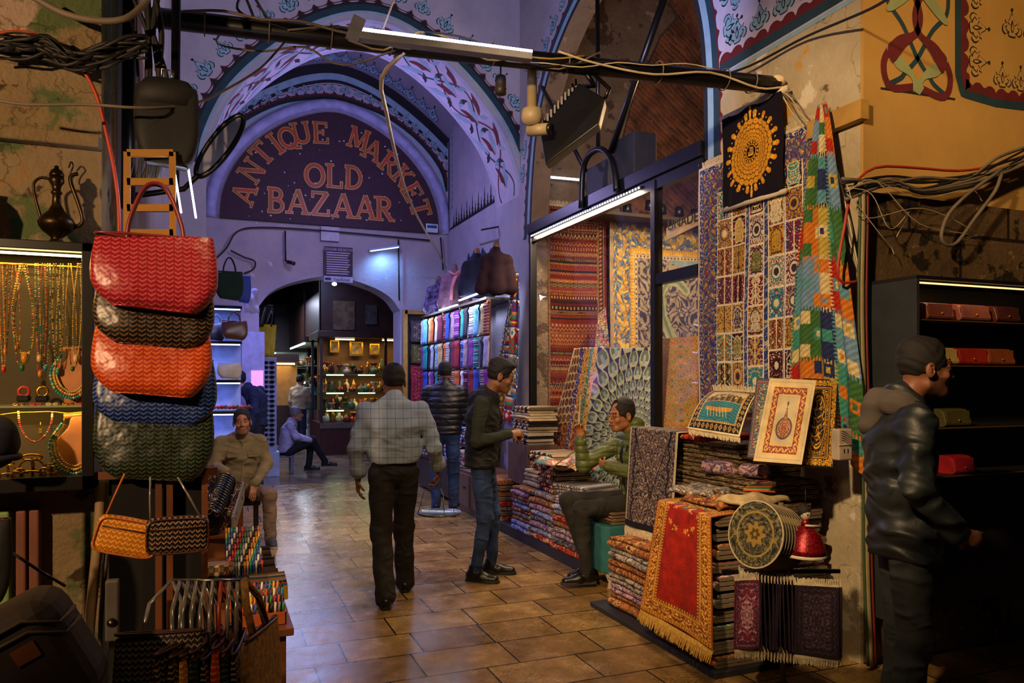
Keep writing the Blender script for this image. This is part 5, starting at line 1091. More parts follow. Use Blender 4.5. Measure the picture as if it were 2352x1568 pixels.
NK = [(2, 0, .0032, [0, 0, 3], 840, 'amber'), (20, 0, .0030, [6, 0, 8], 800, 'brown'), (50, 30, .0052, [3, 7, 7], 810, 'chunky ivory and gold'), (58, 26, .0036, [3, 1, 4, 6], 835, 'ivory strand with coral and green'), (84, 0, .0035, [3, 2, 0], 815, 'ivory and turquoise'), (100, 10, .0034, [5, 0, 6], 850, 'pink and amber'),
 (126, 6, .0033, [3, 8, 7], 845, 'gold and black'), (142, 4, .003, [7, 4, 3], 835, 'gold and green'), (160, 12, .0026, [7, 7, 0], 840, 'thin gold'), (182, 8, .0038, [7, 3, 3], 815, 'pale seed'), (32, 8, .003, [0, 1, 3], 790, 'amber and coral'), (112, 4, .0028, [6, 2, 3], 838, 'brown and turquoise')]
for i, (px, wd, r, cols, yb_, nm) in enumerate(NK):
    Yn = YC-.03+.01*(i % 3); T = cy(px, 606, Yn); Bt = cy(px+(-8 if i % 2 else 6), yb_, Yn); w2 = .008+wd*.0009
    pts = curve_pts([T+np.array([-.004, 0, 0]), T*.5+Bt*.5+np.array([-w2, .005, 0]), Bt+np.array([-w2*.5, 0, .02]), Bt, Bt+np.array([w2*.7, 0, .02]), T*.5+Bt*.5+np.array([w2, -.005, 0]), T+np.array([.004, 0, 0])], 40)
    necklace('bead_necklace', f'{nm} bead necklace on the case rail, {ORD[[0,1,3,4,5,6,8,9,10,11,2,7][i]].replace("lowest","first")} from the left', pts, r, cols, i, [1, 0, 0, 4, 3, 0, 2, 1, 4, 3, 0, 2][i])
def bust(px, py, s, label_b, label_n):
    p = cy(px, py, YC+.02); e = empty('necklace_bust', p); tag(e, label_b, 'display bust'); Mw = mat('bust_wood', 'a8682a', .5, var=.2, scale=12)
    mb = MB(); out = curve_pts([(-.02, .15), (-.035, .10), (-.085, .03), (-.055, -.05), (-.02, -.10), (.03, -.11), (.07, -.05), (.095, .05), (.06, .12), (.03, .155)], 40, True)
    mb.prism([(x*s, z*s) for x, z in out], 0, .02, lambda u, v, t: (u+t*.1, -t+(.15*s-v)*-.12, v)); mb.build('neck_form', Mw, e, bevel=.004); MB().box((-.045*s, -.01, -.155*s), (.05*s, .03, -.10*s)).build('foot', Mw, e); MB().tube([(-.05*s, -.01, .155*s), (.06*s, -.01, .165*s)], .014*s, 8).build('top_bar', Mw, e)
    q = empty('collar_necklace', p); tag(q, label_n, 'necklace')
    for k, (rad, cols, rb) in enumerate(((.0, [7, 3], .0045), (.012, [3, 7, 0], .006), (.026, [2, 2, 3, 2], .0065))):
        U_ = curve_pts([(-.055+.0*k, .12), (-.075-rad, .03), (-.05-rad*.8, -.045-rad), (.0, -.075-rad*1.3), (.045+rad*.6, -.045-rad), (.08+rad, .03), (.09+rad*.5, .10)], 40); mb = MB(); rr = random.Random(k)
        for x, z in dense(U_, rb*1.7): mb.mi(rr.randrange(len(cols))); mb.ball((x*s, -.032-.003*k+(.15*s-z*s)*-.12, z*s), rb*.9, 6, 4)
        o = mb.build('bead_row', [BC[c] for c in cols], q); o['kind'] = 'stuff'
bust(170, 868, .72, 'brown necklace bust on the upper case shelf', 'turquoise and ivory collar necklace on the upper bust'); bust(176, 1030, .84, 'brown necklace bust at the bottom of the case', 'turquoise fringed collar necklace on the lower bust')
pts = curve_pts([cy(42, 945), cy(46, 975), cy(60, 1003), cy(82, 1014), cy(103, 1000), cy(117, 972), cy(120, 948)], 40); necklace('bead_necklace', 'pink bead necklace swagged on the lower case lining', pts, .0042, [5, 5, 3], 5)
pipe('gold_chain', [cy(0, 952), cy(42, 947), cy(80, 946), cy(118, 945), cy(160, 949), cy(200, 944)], .0018, 'thin gold chain strung across the lower case lining', 'chain', Mgold); 
for px, y0, y1, nm in ((93, 962, 990, 'left'), (147, 950, 980, 'right')): p = cy(px, y1); e = empty('gold_pendant', p); tag(e, f'small gold tag pendant hanging in the lower case, {nm} of the two', 'pendant'); MB().tube([(0, 0, .035), (0, 0, .01)], .0012, 6).build('chain', Mgold, e); MB().box((-.006, -.001, -.014), (.006, .001, .01)).build('tag', Mgold, e, bevel=.001)
# gold bracelets on a stand
def ring_stand(px, py, s, label):
    e = empty('bracelet_stand', cy(px, py)); tag(e, label, 'bracelet stand'); mb = MB().box((-.03*s, -.02, -.06*s), (.03*s, .02, -.05*s)).box((-.004, -.003, -.05*s), (.004, .003, .03*s)); mb.build('stand', Mbrass, e)
    for k, (dx, dz, rx, rz_, tl) in enumerate(((-.02, .0, .024, .026, .3), (.02, .0, .022, .028, -.4), (0, .035, .034, .012, 0), (0, -.03, .036, .014, 0), (-.045, -.025, .02, .02, .6), (.048, -.025, .018, .02, -.2))):
        MB().tube([((dx+rx*math.cos(a))*s, -.012*math.sin(a)-.006*k, (dz+rz_*math.sin(a+tl))*s) for a in np.linspace(0, 2*PI, 17)[:-1]], .0042*s, 6, closed=True).build('bangle', Mgold, e)
ring_stand(75, 1070, 1.0, 'stand of gold bangles at the bottom of the case'); ring_stand(18, 1078, .7, 'small stand of gold bangles at the left edge of the case'); ring_stand(118, 1078, .55, 'little rack of gold earrings beside the lower bust')
for px, nm in ((55, 'crimson watch on a small cushion, upper case shelf'), (98, 'gold ring set on a small cushion, upper case shelf')):
    e = empty('trinket', cy(px, 905)); tag(e, nm, 'trinket'); MB().box((-.022, -.02, -.03), (.022, .02, -.005)).build('cushion', Mb, e, bevel=.006); MB().tube([(0.018*math.cos(a), 0, .01+.018*math.sin(a)) for a in np.linspace(0, 2*PI, 13)[:-1]], .006, 6, closed=True).build('band', BC[1] if px == 55 else Mgold, e)
for k in range(9): e = MB().tube([(xl+.4+k*.055+.02*math.cos(a), yf+.06, zs+.004+.004*math.sin(a*2)) for a in np.linspace(0, 6, 12)], .003, 5).build('chain_bracelet', [Mgold, BC[1], BC[3]][k % 3]); tag(e, 'small chain bracelet laid along the case shelf edge', 'bracelet', 'chain bracelets along the case shelf')
# brass ewer on top
p = oY(130, 570, 3.45); e = empty('brass_ewer', (p[0], p[1], zt_)); tag(e, 'dark brass ewer with long spout standing on the display case', 'ewer')
k_ = .315/.30
MB().lathe([(0, 0), (.035, 0), (.038, .008), (.022, .02), (.02, .03), (.05, .055), (.063, .075), (.066, .09), (.055, .11), (.03, .135), (.017, .16), (.014, .20), (.02, .205), (.02, .212), (.014, .217), (.017, .235), (.027, .25), (.026, .268), (.016, .275), (.0, .276)], seg=24).build('body', Mbrass, e)
MB().lathe([(.026, .27), (.027, .28), (.02, .295), (.008, .305), (.009, .312), (0, .318)], seg=16).build('lid', Mbrass, e)
MB().tube(curve_pts([(.055, 0, .075), (.085, 0, .09), (.09, 0, .12), (.07, 0, .19), (.05, 0, .25), (.052, 0, .28), (.075, 0, .292)], 20), [.011]*8+[.008]*8+[.006]*5 if False else .008, 8).build('spout', Mbrass, e); MB().tube(curve_pts([(-.02, 0, .26), (-.055, 0, .262), (-.078, 0, .235), (-.072, 0, .18), (-.06, 0, .13), (-.052, 0, .10)], 24), .0055, 8).build('handle', Mbrass, e)
e = empty('brass_vase', (xl+.22, 3.45, zt_)); tag(e, 'dark metal vessel cut by the left edge of the photo on the display case', 'vessel'); MB().lathe([(0, 0), (.04, 0), (.06, .06), (.068, .12), (.05, .17), (.02, .2), (.024, .22), (0, .22)], seg=18).build('body', Mbrass, e)
pipe('wall_hook', [oY(158, 385, 3.56), oY(163, 372, 3.55), oY(168, 380, 3.54), oY(163, 395, 3.55), oY(158, 410, 3.55), oY(163, 418, 3.54), oY(168, 408, 3.54)], .003, 'bent wire hook on the old wall above the ewer', 'hook')
# ---------------- cables ----------------
M_cabb = mat('cable_black', '14110e', .6); M_cabo = mat('cable_orange', 'a83414', .5, var=.1); M_cabg = mat('cable_grey', '6a5e50', .6); M_cabw = mat('cable_white', 'b8a888', .6)
pipe('orange_cable', [oY(-30, 78, 3.5)]+[oY(x, y, 3.5) for x, y in ((60, 74), (130, 98), (180, 145), (220, 215), (243, 300), (262, 390), (272, 470), (274, 560))], .0075, 'orange cable curving down the old wall on the left', 'cable', M_cabo)
pipe('thick_cable', [oY(70, -10, 3.45), oY(150, 32, 3.45), oY(230, 48, 3.45), oY(290, 42, 3.45), oY(330, 10, 3.5), oY(345, -20, 3.5)], .014, 'thick brown cable sagging across the top left corner', 'cable', M_cabg)
pipe('sagging_cable', [oY(-20, 228, 3.3), oY(60, 240, 3.3), oY(200, 240, 3.3), oY(330, 248, 3.3), oY(440, 240, 3.5), oY(520, 205, 3.8), oY(600, 155, 4.2), oY(655, 95, 4.4)], .006, 'long grey cable sagging from the left wall up to the pole', 'cable', M_cabg)
rr = random.Random(3)
for k in range(16):
    ph = rr.random()*6; a = 95+rr.uniform(-14, 22); pts = [oY(-30+i*46, a+10*i*.3+14*math.sin(i*.9+ph)+(25 if i > 3 else 0)*math.sin(i*.5)+rr.uniform(-5, 5), 3.48+rr.uniform(-.03, .05)) for i in range(9)]
    pipe('wall_cable', pts, rr.choice([.004, .006, .008]), 'dark cable of the tangled bundle crossing the old wall', 'cable', M_cabb, group='tangled bundle of dark cables on the left wall')
for k in range(9):
    x0 = rr.uniform(300, 350); pts = [oY(x0+rr.uniform(-8, 30), -10, 3.62), oY(x0+rr.uniform(0, 30), 80, 3.6), oY(x0+rr.uniform(10, 50), 190, 3.6), oY(x0+rr.uniform(10, 40), 300, 3.6), oY(x0+rr.uniform(-20, 20), 420, 3.6)]
    pipe('hanging_cable', pts, rr.choice([.006, .009, .012]), 'dark cable running up the pier corner beside the ladder', 'cable', M_cabb, group='dark cables running up the pier corner')
for sx, r_ in ((405, .02), (298, .03)): pipe('corner_pipe', [oY(sx, -30, 3.9), oY(sx-4, 480, 3.9)], r_, f'upright black pipe by the pier corner, {"right" if sx > 350 else "left"} of the two', 'pipe', sm=False)
# ---------------- the pole with the tube light ----------------
PA = oD(352, 40, 4.12); PB = oX(1785, 196, 3.42)
pl = pipe('cable_pole', [PA, PA*.5+PB*.5+np.array([0, 0, -.01]), PB], .055, 'long black pole spanning the passage wrapped in cables', 'pole', M_black, seg=14)
def onpole(t, dz=0, dy=0): return PA*(1-t)+PB*t+np.array([0, dy, dz])
for k in range(7):
    r9 = random.Random(k+90); t0 = r9.uniform(0, .5); t1 = t0+r9.uniform(.35, .5); pts = [onpole(t0+(t1-t0)*i/7, r9.uniform(-.075, .06), -.06+r9.uniform(-.02, .01)) for i in range(8)]
    pipe('pole_cable', pts, r9.choice([.004, .006, .008]), 'thin cable laced along the black pole', 'cable', [M_cabb, M_cabg, M_cabb, M_cabw, mat('cable_yellow', '9a7a2a', .6)][k % 5], group='cables laced along the pole')
pts = [oX(1345, 130, 3.2)*0+onpole(.60, .03, -.07), onpole(.66, -.02, -.08), onpole(.76, -.05, -.08), onpole(.86, .0, -.08), onpole(.95, -.06, -.07), onpole(1.0, -.03, -.05)]; pipe('white_cable', pts, .007, 'white cable running along the right half of the pole', 'cable', M_cabw)
for k, t in enumerate((.07, .16, .25, .34, .50, .62, .78, .90, .95)):
    c = onpole(t); pts = [(c[0], c[1]+.066*math.cos(a), c[2]+.066*math.sin(a)) for a in np.linspace(0, 2*PI, 17)[:-1]]; o = MB().tube(pts, .0045, 6, closed=True).build('cable_tie', M_cabg); tag(o, 'pale tie wound round the black pole', 'cable tie', 'ties round the pole')
tl = empty('tube_light', onpole(.45)); tag(tl, 'long bright blue-white tube light fixed on the black pole', 'lamp'); B0 = oD(825, 68, 4.18)-onpole(.45); B1 = oD(1222, 120, 4.36)-onpole(.45)
MB().bar(B0+np.array([0, .01, -.035]), B1+np.array([0, .01, -.03]), .07, .04).build('housing', mat('housing_grey', '8a8a94', .5), tl, bevel=.004); MB().tube([B0, B1], .013, 10).build('tube', mat('tube_glow', 'ffffff', .5, emit=(.50, .52, 1.0), estr=22), tl); MB().bar(B0+np.array([-.04, 0, -.06]), B0+np.array([.0, 0, .06]), .05, .07).build('end_cap', mat('housing_grey', '8a8a94'), tl)
pipe('steel_wire', [oD(880, 66, 4.36), oD(912, -20, 4.36)], .006, 'taut light wire rising from the tube light', 'wire', M_cabw, sm=False)
pipe('dropped_cable', [onpole(.36, -.05, -.02)]+[oD(x, y, d) for x, y, d in ((876, 180, 4.6), (888, 260, 5.2), (905, 340, 6.0), (930, 430, 7.2), (960, 500, 8.6), (1000, 570, 10.4), (1025, 615, 11.6))], [.010]*6+[.012]*6+[.016]*6+[.02]*7 if False else .013, 'pale cable dropping from the pole to the shawl stall', 'cable', M_cabw)
pipe('thin_cable', [onpole(.10, -.03, -.05), oD(500, 100, 4.3), oD(600, 118, 4.3), oD(700, 108, 4.35), oD(790, 150, 4.4), onpole(.36, -.03, -.05)], .006, 'brown cable slung under the left half of the pole', 'cable', M_cabg)
pipe('looped_cable', [onpole(.14, .05), oD(560, -10, 4.3), oD(545, 20, 4.3), oD(580, 45, 4.3), oD(625, 62, 4.35), oD(600, 20, 4.3), oD(570, -30, 4.3)], .008, 'black cable looping above the left half of the pole', 'cable', M_cabb)
# floodlight
F = empty('floodlight', onpole(.655)); tag(F, 'big black ribbed floodlight tilted down under the pole', 'floodlight')
fp = [oD(x, y, d)-onpole(.655) for x, y, d in ((1330, 190, 4.75), (1390, 225, 4.55), (1375, 285, 4.5), (1252, 378, 4.6), (1240, 300, 4.8))]; mb = MB(); n = 5; off = np.array([.10, .16, .02])
mb.add([tuple(p) for p in fp]+[tuple(p+off) for p in fp], [tuple(range(n)), tuple(range(n, 2*n))[::-1]]+[(i, n+i, n+(i+1) % n, (i+1) % n) for i in range(n)]); mb.build('housing', mat('flood_black', '08080a', .45), F, bevel=.01)
a, b = fp[0], fp[4]; up = np.array([-.02, 0, .03])
mb = MB(); [mb.bar(a+(b-a)*(.05+.09*k)+up*.4, a+(b-a)*(.05+.09*k)+up*.4+off*.95, .012, .05) for k in range(10)]; o = mb.build('cooling_fins', MATS['flood_black'], F); o['kind'] = 'stuff'
MB().tube([fp[0]+np.array([.05, .05, .0]), np.array([.06, 0, -.12]), np.array([.0, 0, -.05])], .016, 8).build('bracket', M_black, F); MB().tube([fp[1]+np.array([.0, .0, .0]), fp[1]+np.array([.03, .0, .06]), np.array([.05, 0, -.05])], .013, 8).build('bracket', M_black, F)
# cctv
K = empty('security_camera', onpole(.555, -.05)); tag(K, 'cream security camera on a stubby post under the pole', 'camera'); Mc = mat('cream_plastic', '9a8a6c', .5)
d0 = K.location; T = lambda x, y, d=4.65: oD(x, y, d)-np.array(d0)
MB().lathe([(0, .02), (.06, .015), (.06, 0), (.03, -.01), (.032, -.25), (0, -.25)], tuple(T(1222, 158))).build('post', Mc, K); MB().lathe([(0, 0), (.062, 0), (.066, -.05), (.055, -.08), (.03, -.1), (0, -.1)], tuple(T(1222, 252))).build('dome', Mc, K)
c = T(1238, 300); MB().tube([c+np.array([-.05, .05, .01]), c+np.array([.04, -.05, -.0])], .036, 14).build('camera_body', Mc, K); MB().tube([c+np.array([.035, -.045, 0]), c+np.array([.055, -.068, -.004])], .034, 14).build('lens', Mb, K)
e = empty('hanging_socket', T(1150, 175, 4.6)+np.array(d0)); tag(e, 'old dark lamp socket hanging on a short wire under the pole', 'socket'); MB().lathe([(0, 0), (.03, 0), (.033, -.02), (.033, -.07), (.036, -.075), (.034, -.11), (.02, -.115), (0, -.115)]).build('socket', mat('socket_dark', '2c2620', .5), e); MB().tube([(0, 0, 0), (0, 0, .08)], .005, 6).build('wire', M_cabb, e)
# right corner conduits, box and cables
for k, (dx, c, r_) in enumerate(((0, mat('conduit_cream', '8a7c54', .6), .016), (.035, mat('conduit_red', '6e1c14', .6), .009), (-.02, mat('conduit_green', '3a4a2c', .6), .008))):
    nm = ['cream', 'red', 'green'][k]; pipe('conduit', [(3.40+dx, 3.22, 2.72), (3.39+dx, 3.2, 2.6), (3.40+dx, 3.22, 2.0), (3.42+dx, 3.21, 1.2), (3.44+dx, 3.22, .6), (3.47+dx, 3.22, .03)], r_, f'{nm} conduit running down the pillar corner', 'conduit', c)
e = empty('junction_box', oY(1933, 1020, 3.16)); tag(e, 'white electric doorbell-like box strapped to the conduits', 'electric box'); Mj = mat('box_white', 'a89888', .5)
MB().box((-.048, -.03, -.085), (.048, .03, .085)).build('body', Mj, e, bevel=.008); MB().tube([(-.055, -.034, .0), (.055, -.034, .0)], .002, 6).build('strap', M_cabw, e)
for k in range(5): MB().tube(curve_pts([(-.03, -.031, .075-k*.012), (.0, -.032, .065-k*.012), (.035, -.031, .04-k*.013)], 9), .0016, 5).build('groove', mat('groove', '4a4038', .8), e)
for x in (-.012, .014): MB().box((x-.003, -.032, -.045), (x+.003, -.0295, -.022)).build('slot', M_dark, e)
rr = random.Random(8)
pipe('orange_cable', [(3.42, 3.24, 2.2)]+[oY(x, y, 3.22) for x, y in ((1925, 640), (1940, 520), (1960, 430), (2010, 385), (2100, 385), (2200, 392), (2280, 380), (2380, 350))], .008, 'orange cable arching from the pillar corner across the ochre wall', 'cable', M_cabo)
for k in range(9): pts = [oY(1940+rr.uniform(-10, 10), 410+k*6, 3.2)]+[oY(x, y+rr.uniform(-14, 14)+k*3-14, 3.2) for x, y in ((2040, 420), (2120, 432), (2220, 418), (2290, 388), (2380, 350))]; pipe('wall_cable', pts, rr.choice([.005, .007, .010]), 'dark cable of the bundle sagging across the right wall', 'cable', [M_cabb, M_cabg][k % 4 == 0], group='cable bundle sagging across the right wall')
for k in range(5):
    x1 = rr.uniform(2030, 2260); y1 = rr.uniform(430, 620); pts = [oY(1945, 425+k*5, 3.19), oY(1990+rr.uniform(-20, 25), 450+rr.uniform(-50, 60), 3.16), oY((2000+x1)/2, 480+rr.uniform(-40, 90), 3.17), oY(x1, y1, 3.2), oY(x1+rr.uniform(-40, 50), y1+rr.uniform(10, 60), 3.2)]
    pipe('loose_wire', pts, .0025, 'thin loose wire straying over the right wall', 'wire', M_cabw, group='loose wires straying over the right wall')
pipe('thick_cable', [oY(x, y, 3.16) for x, y in ((2300, 400), (2285, 440), (2240, 500), (2200, 555), (2175, 562), (2162, 540), (2180, 490), (2230, 440), (2300, 390))], .011, 'grey looped thick cable with a splice hanging on the right wall', 'cable', M_cabg)
pipe('black_wire', [oX(1560, 190, 3.3), oX(1700, 160, 3.42), oX(1850, 85, 3.45), oX(2000, 20, 3.3), oX(2060, -20, 3.2)], .008, 'dark wire running up across the pillar from the pole end', 'cable', M_cabb)
for k in range(4): pipe('pillar_wire', [PB+np.array([-.02, 0, .0]), oX(1800+k*8, 225, 3.43), oX(1820+k*9, 260, 3.44), oX(1850+k*10, 300, 3.45), oX(1880, 320, 3.46), oX(1925, 400+k*30, 3.44), (3.42, 3.24, 2.2)], .005, 'thin wire dropping from the pole end behind the carpets', 'wire', [M_cabw, M_cabg][k % 2], group='wires dropping from the pole end')
MB().ball(tuple(PB+np.array([-.01, 0, .02])), .06, 10, 7, (1, 1, .7)).build('foam_patch', mat('foam', 'c8b8a0', .9, bump=.8)); tag(bpy.data.objects['foam_patch'], 'pale foam lump where the pole meets the pillar', 'foam')
# pipe at bottom of left wall
pipe('wall_pipe', [oY(x, y, 3.5) for x, y in ((232, 1090), (228, 1200), (216, 1330), (205, 1450), (198, 1600))], .020, 'cream bent pipe running down below the display case', 'pipe', mat('pipe_cream', '8c7452', .6, var=.2))
pipe('wall_pipe', [oY(x, y, 3.52) for x, y in ((250, 1090), (246, 1250), (232, 1420), (228, 1600))], .009, 'thin pipe beside the cream bent pipe', 'pipe', M_cabg)
for i, (x0, x1) in enumerate(((38, 62), (68, 92))): MB().box((oY(x0, 1300, 3.55)[0], 3.53, .2), (oY(x1, 1300, 3.55)[0], 3.598, 1.12)).build('wall_duct', mat('duct_brown', '6a3c28', .7), bevel=.008); 
ds = [o for o in bpy.data.objects if o.name.startswith('wall_duct')]; tag(ds[0], 'brown upright duct under the display case, left of the two', 'duct'); tag(ds[1], 'brown upright duct under the display case, right of the two', 'duct')
MB().box((oY(-30, 1300, 3.55)[0], 3.53, .3), (oY(24, 1300, 3.55)[0], 3.598, 1.12)).build('meter_cover', mat('cover_green', '6a8a4a', .6), bevel=.01); tag(bpy.data.objects['meter_cover'], 'pale green panel on the wall at the left edge', 'panel')
e = empty('power_strip', oY(258, 1400, 3.1)); tag(e, 'grey power strip hanging beside the cream pipe', 'power strip'); MB().box((-.022, -.02, -.11), (.022, .02, .11)).build('body', mat('strip_grey', '4a443c', .6), e, bevel=.006); MB().lathe([(0, 0), (.016, 0), (.016, .004), (0, .004)], seg=14, M=Matrix.Translation((0, -.021, -.04)) @ Matrix.Rotation(PI/2, 4, 'X')).build('socket', Mb, e)
# black soft case lower left
e = empty('black_suitcase', oD(25, 1500, 1.85)); tag(e, 'big dark fabric case with a brown leather patch in the lower left corner', 'suitcase')
Rm = Matrix.Rotation(-.5, 4, 'Y') ; Mbag = mat('dark_canvas', '2a1c12', .75, var=.3, bump=.3, bscale=200)
o = MB().box((-.34, -.02, -.22), (.13, .22, .10)).build('body', Mbag, e); md = o.modifiers.new('b', 'BEVEL'); md.width = .07; md.segments = 4; o.rotation_euler = (0, -.48, 0)
for z in (.03, .06): q = MB().tube([(-.33, -.024, z), (.06, -.024, z), (.125, -.01, z-.05), (.143, .1, z-.05)], .005, 6).build('zip', mat('zip_grey', '4a3c28', .5), e); q.rotation_euler = (0, -.48, 0)
q = MB().box((.005, -.026, -.035), (.06, -.018, .005)).build('leather_patch', mat('leather_patch', '6a3a14', .5, var=.2), e); q.rotation_euler = (0, -.48, 0)
q = MB().tube([oD(150, 1345, 1.75)-np.array(e.location), oD(90, 1310, 1.72)-np.array(e.location), oD(30, 1270, 1.7)-np.array(e.location)], .007, 6, fl=.5).build('shoulder_strap', Mb, e)
# ---------------- implicit bodies ----------------
class Field:
    def __init__(s, lo, hi, vox):
        s.lo = np.array(lo, float); s.v = vox; s.n = np.ceil((np.array(hi)-s.lo)/vox).astype(int)+1; s.F = np.full(s.n, 1.0, np.float32)
    def sub(s, lo, hi):
        a = np.maximum(0, np.floor((np.array(lo)-s.lo)/s.v).astype(int)); b = np.minimum(s.n, np.ceil((np.array(hi)-s.lo)/s.v).astype(int)+1)
        if np.any(b <= a): return None
        ax = [s.lo[i]+s.v*np.arange(a[i], b[i]) for i in range(3)]
        return tuple(slice(a[i], b[i]) for i in range(3)), ax[0][:, None, None], ax[1][None, :, None], ax[2][None, None, :]
    def put(s, lo, hi, fn, k=.02, op='+'):
        pad = k+3*s.v; q = s.sub(np.array(lo)-pad, np.array(hi)+pad)
        if q is None: return
        sl, x, y, z = q; d = fn(x, y, z).astype(np.float32); A = s.F[sl]
        if op == '+': h = np.clip(.5+.5*(d-A)/k, 0, 1); s.F[sl] = d*(1-h)+A*h-k*h*(1-h)
        else: h = np.clip(.5-.5*(-d-A)/k*-1, 0, 1); s.F[sl] = np.maximum(A, -d)
    def cone(s, a, b, ra, rb, k=.02, flat=None, op='+'):
        a = np.array(a, float); b = np.array(b, float); d = b-a; L = float(d@d)+1e-9; R0 = max(ra, rb)*1.05
        f, g = (None, 1) if flat is None else (np.array(flat[0], float)/np.linalg.norm(flat[0]), flat[1])
        def fn(x, y, z):
            px, py, pz = x-a[0], y-a[1], z-a[2]; t = np.clip((px*d[0]+py*d[1]+pz*d[2])/L, 0, 1); qx, qy, qz = px-t*d[0], py-t*d[1], pz-t*d[2]
            if f is not None: c = (qx*f[0]+qy*f[1]+qz*f[2])*(1/g-1); qx = qx+c*f[0]; qy = qy+c*f[1]; qz = qz+c*f[2]
            return np.sqrt(qx*qx+qy*qy+qz*qz)-(ra+(rb-ra)*t)
        s.put(np.minimum(a, b)-R0*max(1, g), np.maximum(a, b)+R0*max(1, g), fn, k, op)
    def ell(s, c, r, R=None, k=.015, op='+'):
        c = np.array(c, float); r = np.array(r, float); R = np.eye(3) if R is None else R; m = max(r)
        def fn(x, y, z):
            px, py, pz = x-c[0], y-c[1], z-c[2]; l = [R[0, i]*px+R[1, i]*py+R[2, i]*pz for i in range(3)]
            q = np.sqrt((l[0]/r[0])**2+(l[1]/r[1])**2+(l[2]/r[2])**2); q2 = np.sqrt((l[0]/r[0]**2)**2+(l[1]/r[1]**2)**2+(l[2]/r[2]**2)**2)+1e-6; return q*(q-1)/q2
        s.put(c-m, c+m, fn, k, op)
    def mesh(s, name, m, parent, colfn=None, wr=0, wsc=30, seed=0):
        F = s.F
        if wr:
            r = np.random.RandomState(seed); ax = [s.lo[i]+s.v*np.arange(s.n[i]) for i in range(3)]; x, y, z = ax[0][:, None, None], ax[1][None, :, None], ax[2][None, None, :]; p = r.rand(6)*6
            F = F+wr*(np.sin(wsc*(z+.35*x)+2.2*np.sin(wsc*.35*x+p[0])+1.7*np.sin(wsc*.3*y+p[1]))*.6+.4*np.sin(wsc*1.9*(z*.7-.5*x+.6*y)+p[2]+2*np.sin(wsc*.5*z+p[3]))).astype(np.float32)
        S_ = F < 0; c = S_[:-1, :-1, :-1].astype(np.int8)
        cnt = sum(S_[i:i+F.shape[0]-1, j:j+F.shape[1]-1, k:k+F.shape[2]-1].astype(np.int8) for i in (0, 1) for j in (0, 1) for k in (0, 1))
        act = (cnt > 0) & (cnt < 8); I = np.argwhere(act); idx = np.full(act.shape, -1, np.int32); idx[act] = np.arange(len(I)); acc = np.zeros((len(I), 3)); w_ = np.zeros(len(I))
        for ax_ in range(3):
            o1, o2 = [q for q in range(3) if q != ax_]
            for i in (0, 1):
                for j in (0, 1):
                    A = I.copy(); A[:, o1] += i; A[:, o2] += j; B = A.copy(); B[:, ax_] += 1; fa = F[A[:, 0], A[:, 1], A[:, 2]]; fb = F[B[:, 0], B[:, 1], B[:, 2]]; mk = (fa < 0) != (fb < 0)
                    t = np.where(mk, fa/(fa-fb+1e-12), 0)[:, None]; P = A+(B-A)*t; acc[mk] += P[mk]; w_[mk] += 1
        V = s.lo+s.v*acc/w_[:, None]; Q = []
        for ax_ in range(3):
            o1, o2 = [(1, 2), (2, 0), (0, 1)][ax_]; sl0 = [slice(None)]*3; sl1 = [slice(None)]*3; sl0[ax_] = slice(0, -1); sl1[ax_] = slice(1, None); a = S_[tuple(sl0)]; b = S_[tuple(sl1)]; E = np.argwhere(a != b)
            E = E[(E[:, o1] > 0) & (E[:, o2] > 0) & (E[:, o1] < act.shape[o1]) & (E[:, o2] < act.shape[o2])]; fl_ = a[E[:, 0], E[:, 1], E[:, 2]]
            def cell(d1, d2): C = E.copy(); C[:, o1] -= d1; C[:, o2] -= d2; return idx[C[:, 0], C[:, 1], C[:, 2]]
            q = np.stack([cell(1, 1), cell(0, 1), cell(0, 0), cell(1, 0)], 1); q = np.where(fl_[:, None], q, q[:, ::-1]); Q.append(q)
        Q = np.concatenate(Q); Q = Q[(Q >= 0).all(1)]
        me = bpy.data.meshes.new(name); me.vertices.add(len(V)); me.vertices.foreach_set('co', V.astype(np.float32).ravel()); me.loops.add(Q.size); me.loops.foreach_set('vertex_index', Q.astype(np.int32).ravel()); me.polygons.add(len(Q)); me.polygons.foreach_set('loop_start', np.arange(0, Q.size, 4, dtype=np.int32)); me.update(calc_edges=True); me.polygons.foreach_set('use_smooth', [True]*len(Q))
        if colfn is not None:
            ca = me.color_attributes.new('Col', 'FLOAT_COLOR', 'POINT'); C = colfn(V); ca.data.foreach_set('color', np.concatenate([C, np.ones((len(C), 1))], 1).astype(np.float32).ravel())
        me.materials.append(m); o = bpy.data.objects.new(name, me); COL.objects.link(o); o.parent = parent; md = o.modifiers.new('smooth', 'SMOOTH'); md.factor = .5; md.iterations = 2; return o
def rot(yaw, pitch=0, roll=0): return np.array(Matrix.Rotation(math.radians(yaw), 3, 'Z') @ Matrix.Rotation(math.radians(pitch), 3, 'X') @ Matrix.Rotation(math.radians(roll), 3, 'Y'))
M_skin = mat('skin', 'ffffff', .5, attr=True, var=.08, scale=30, spec=.4); V3 = lambda *a: np.array(a, float)
M_hair = mat('hair_black', '0e0a08', .8, var=.5, scale=120, bump=1, bscale=320); M_hair2 = mat('hair_grey', '6a6460', .6, var=.3, scale=90, bump=.6, bscale=200)
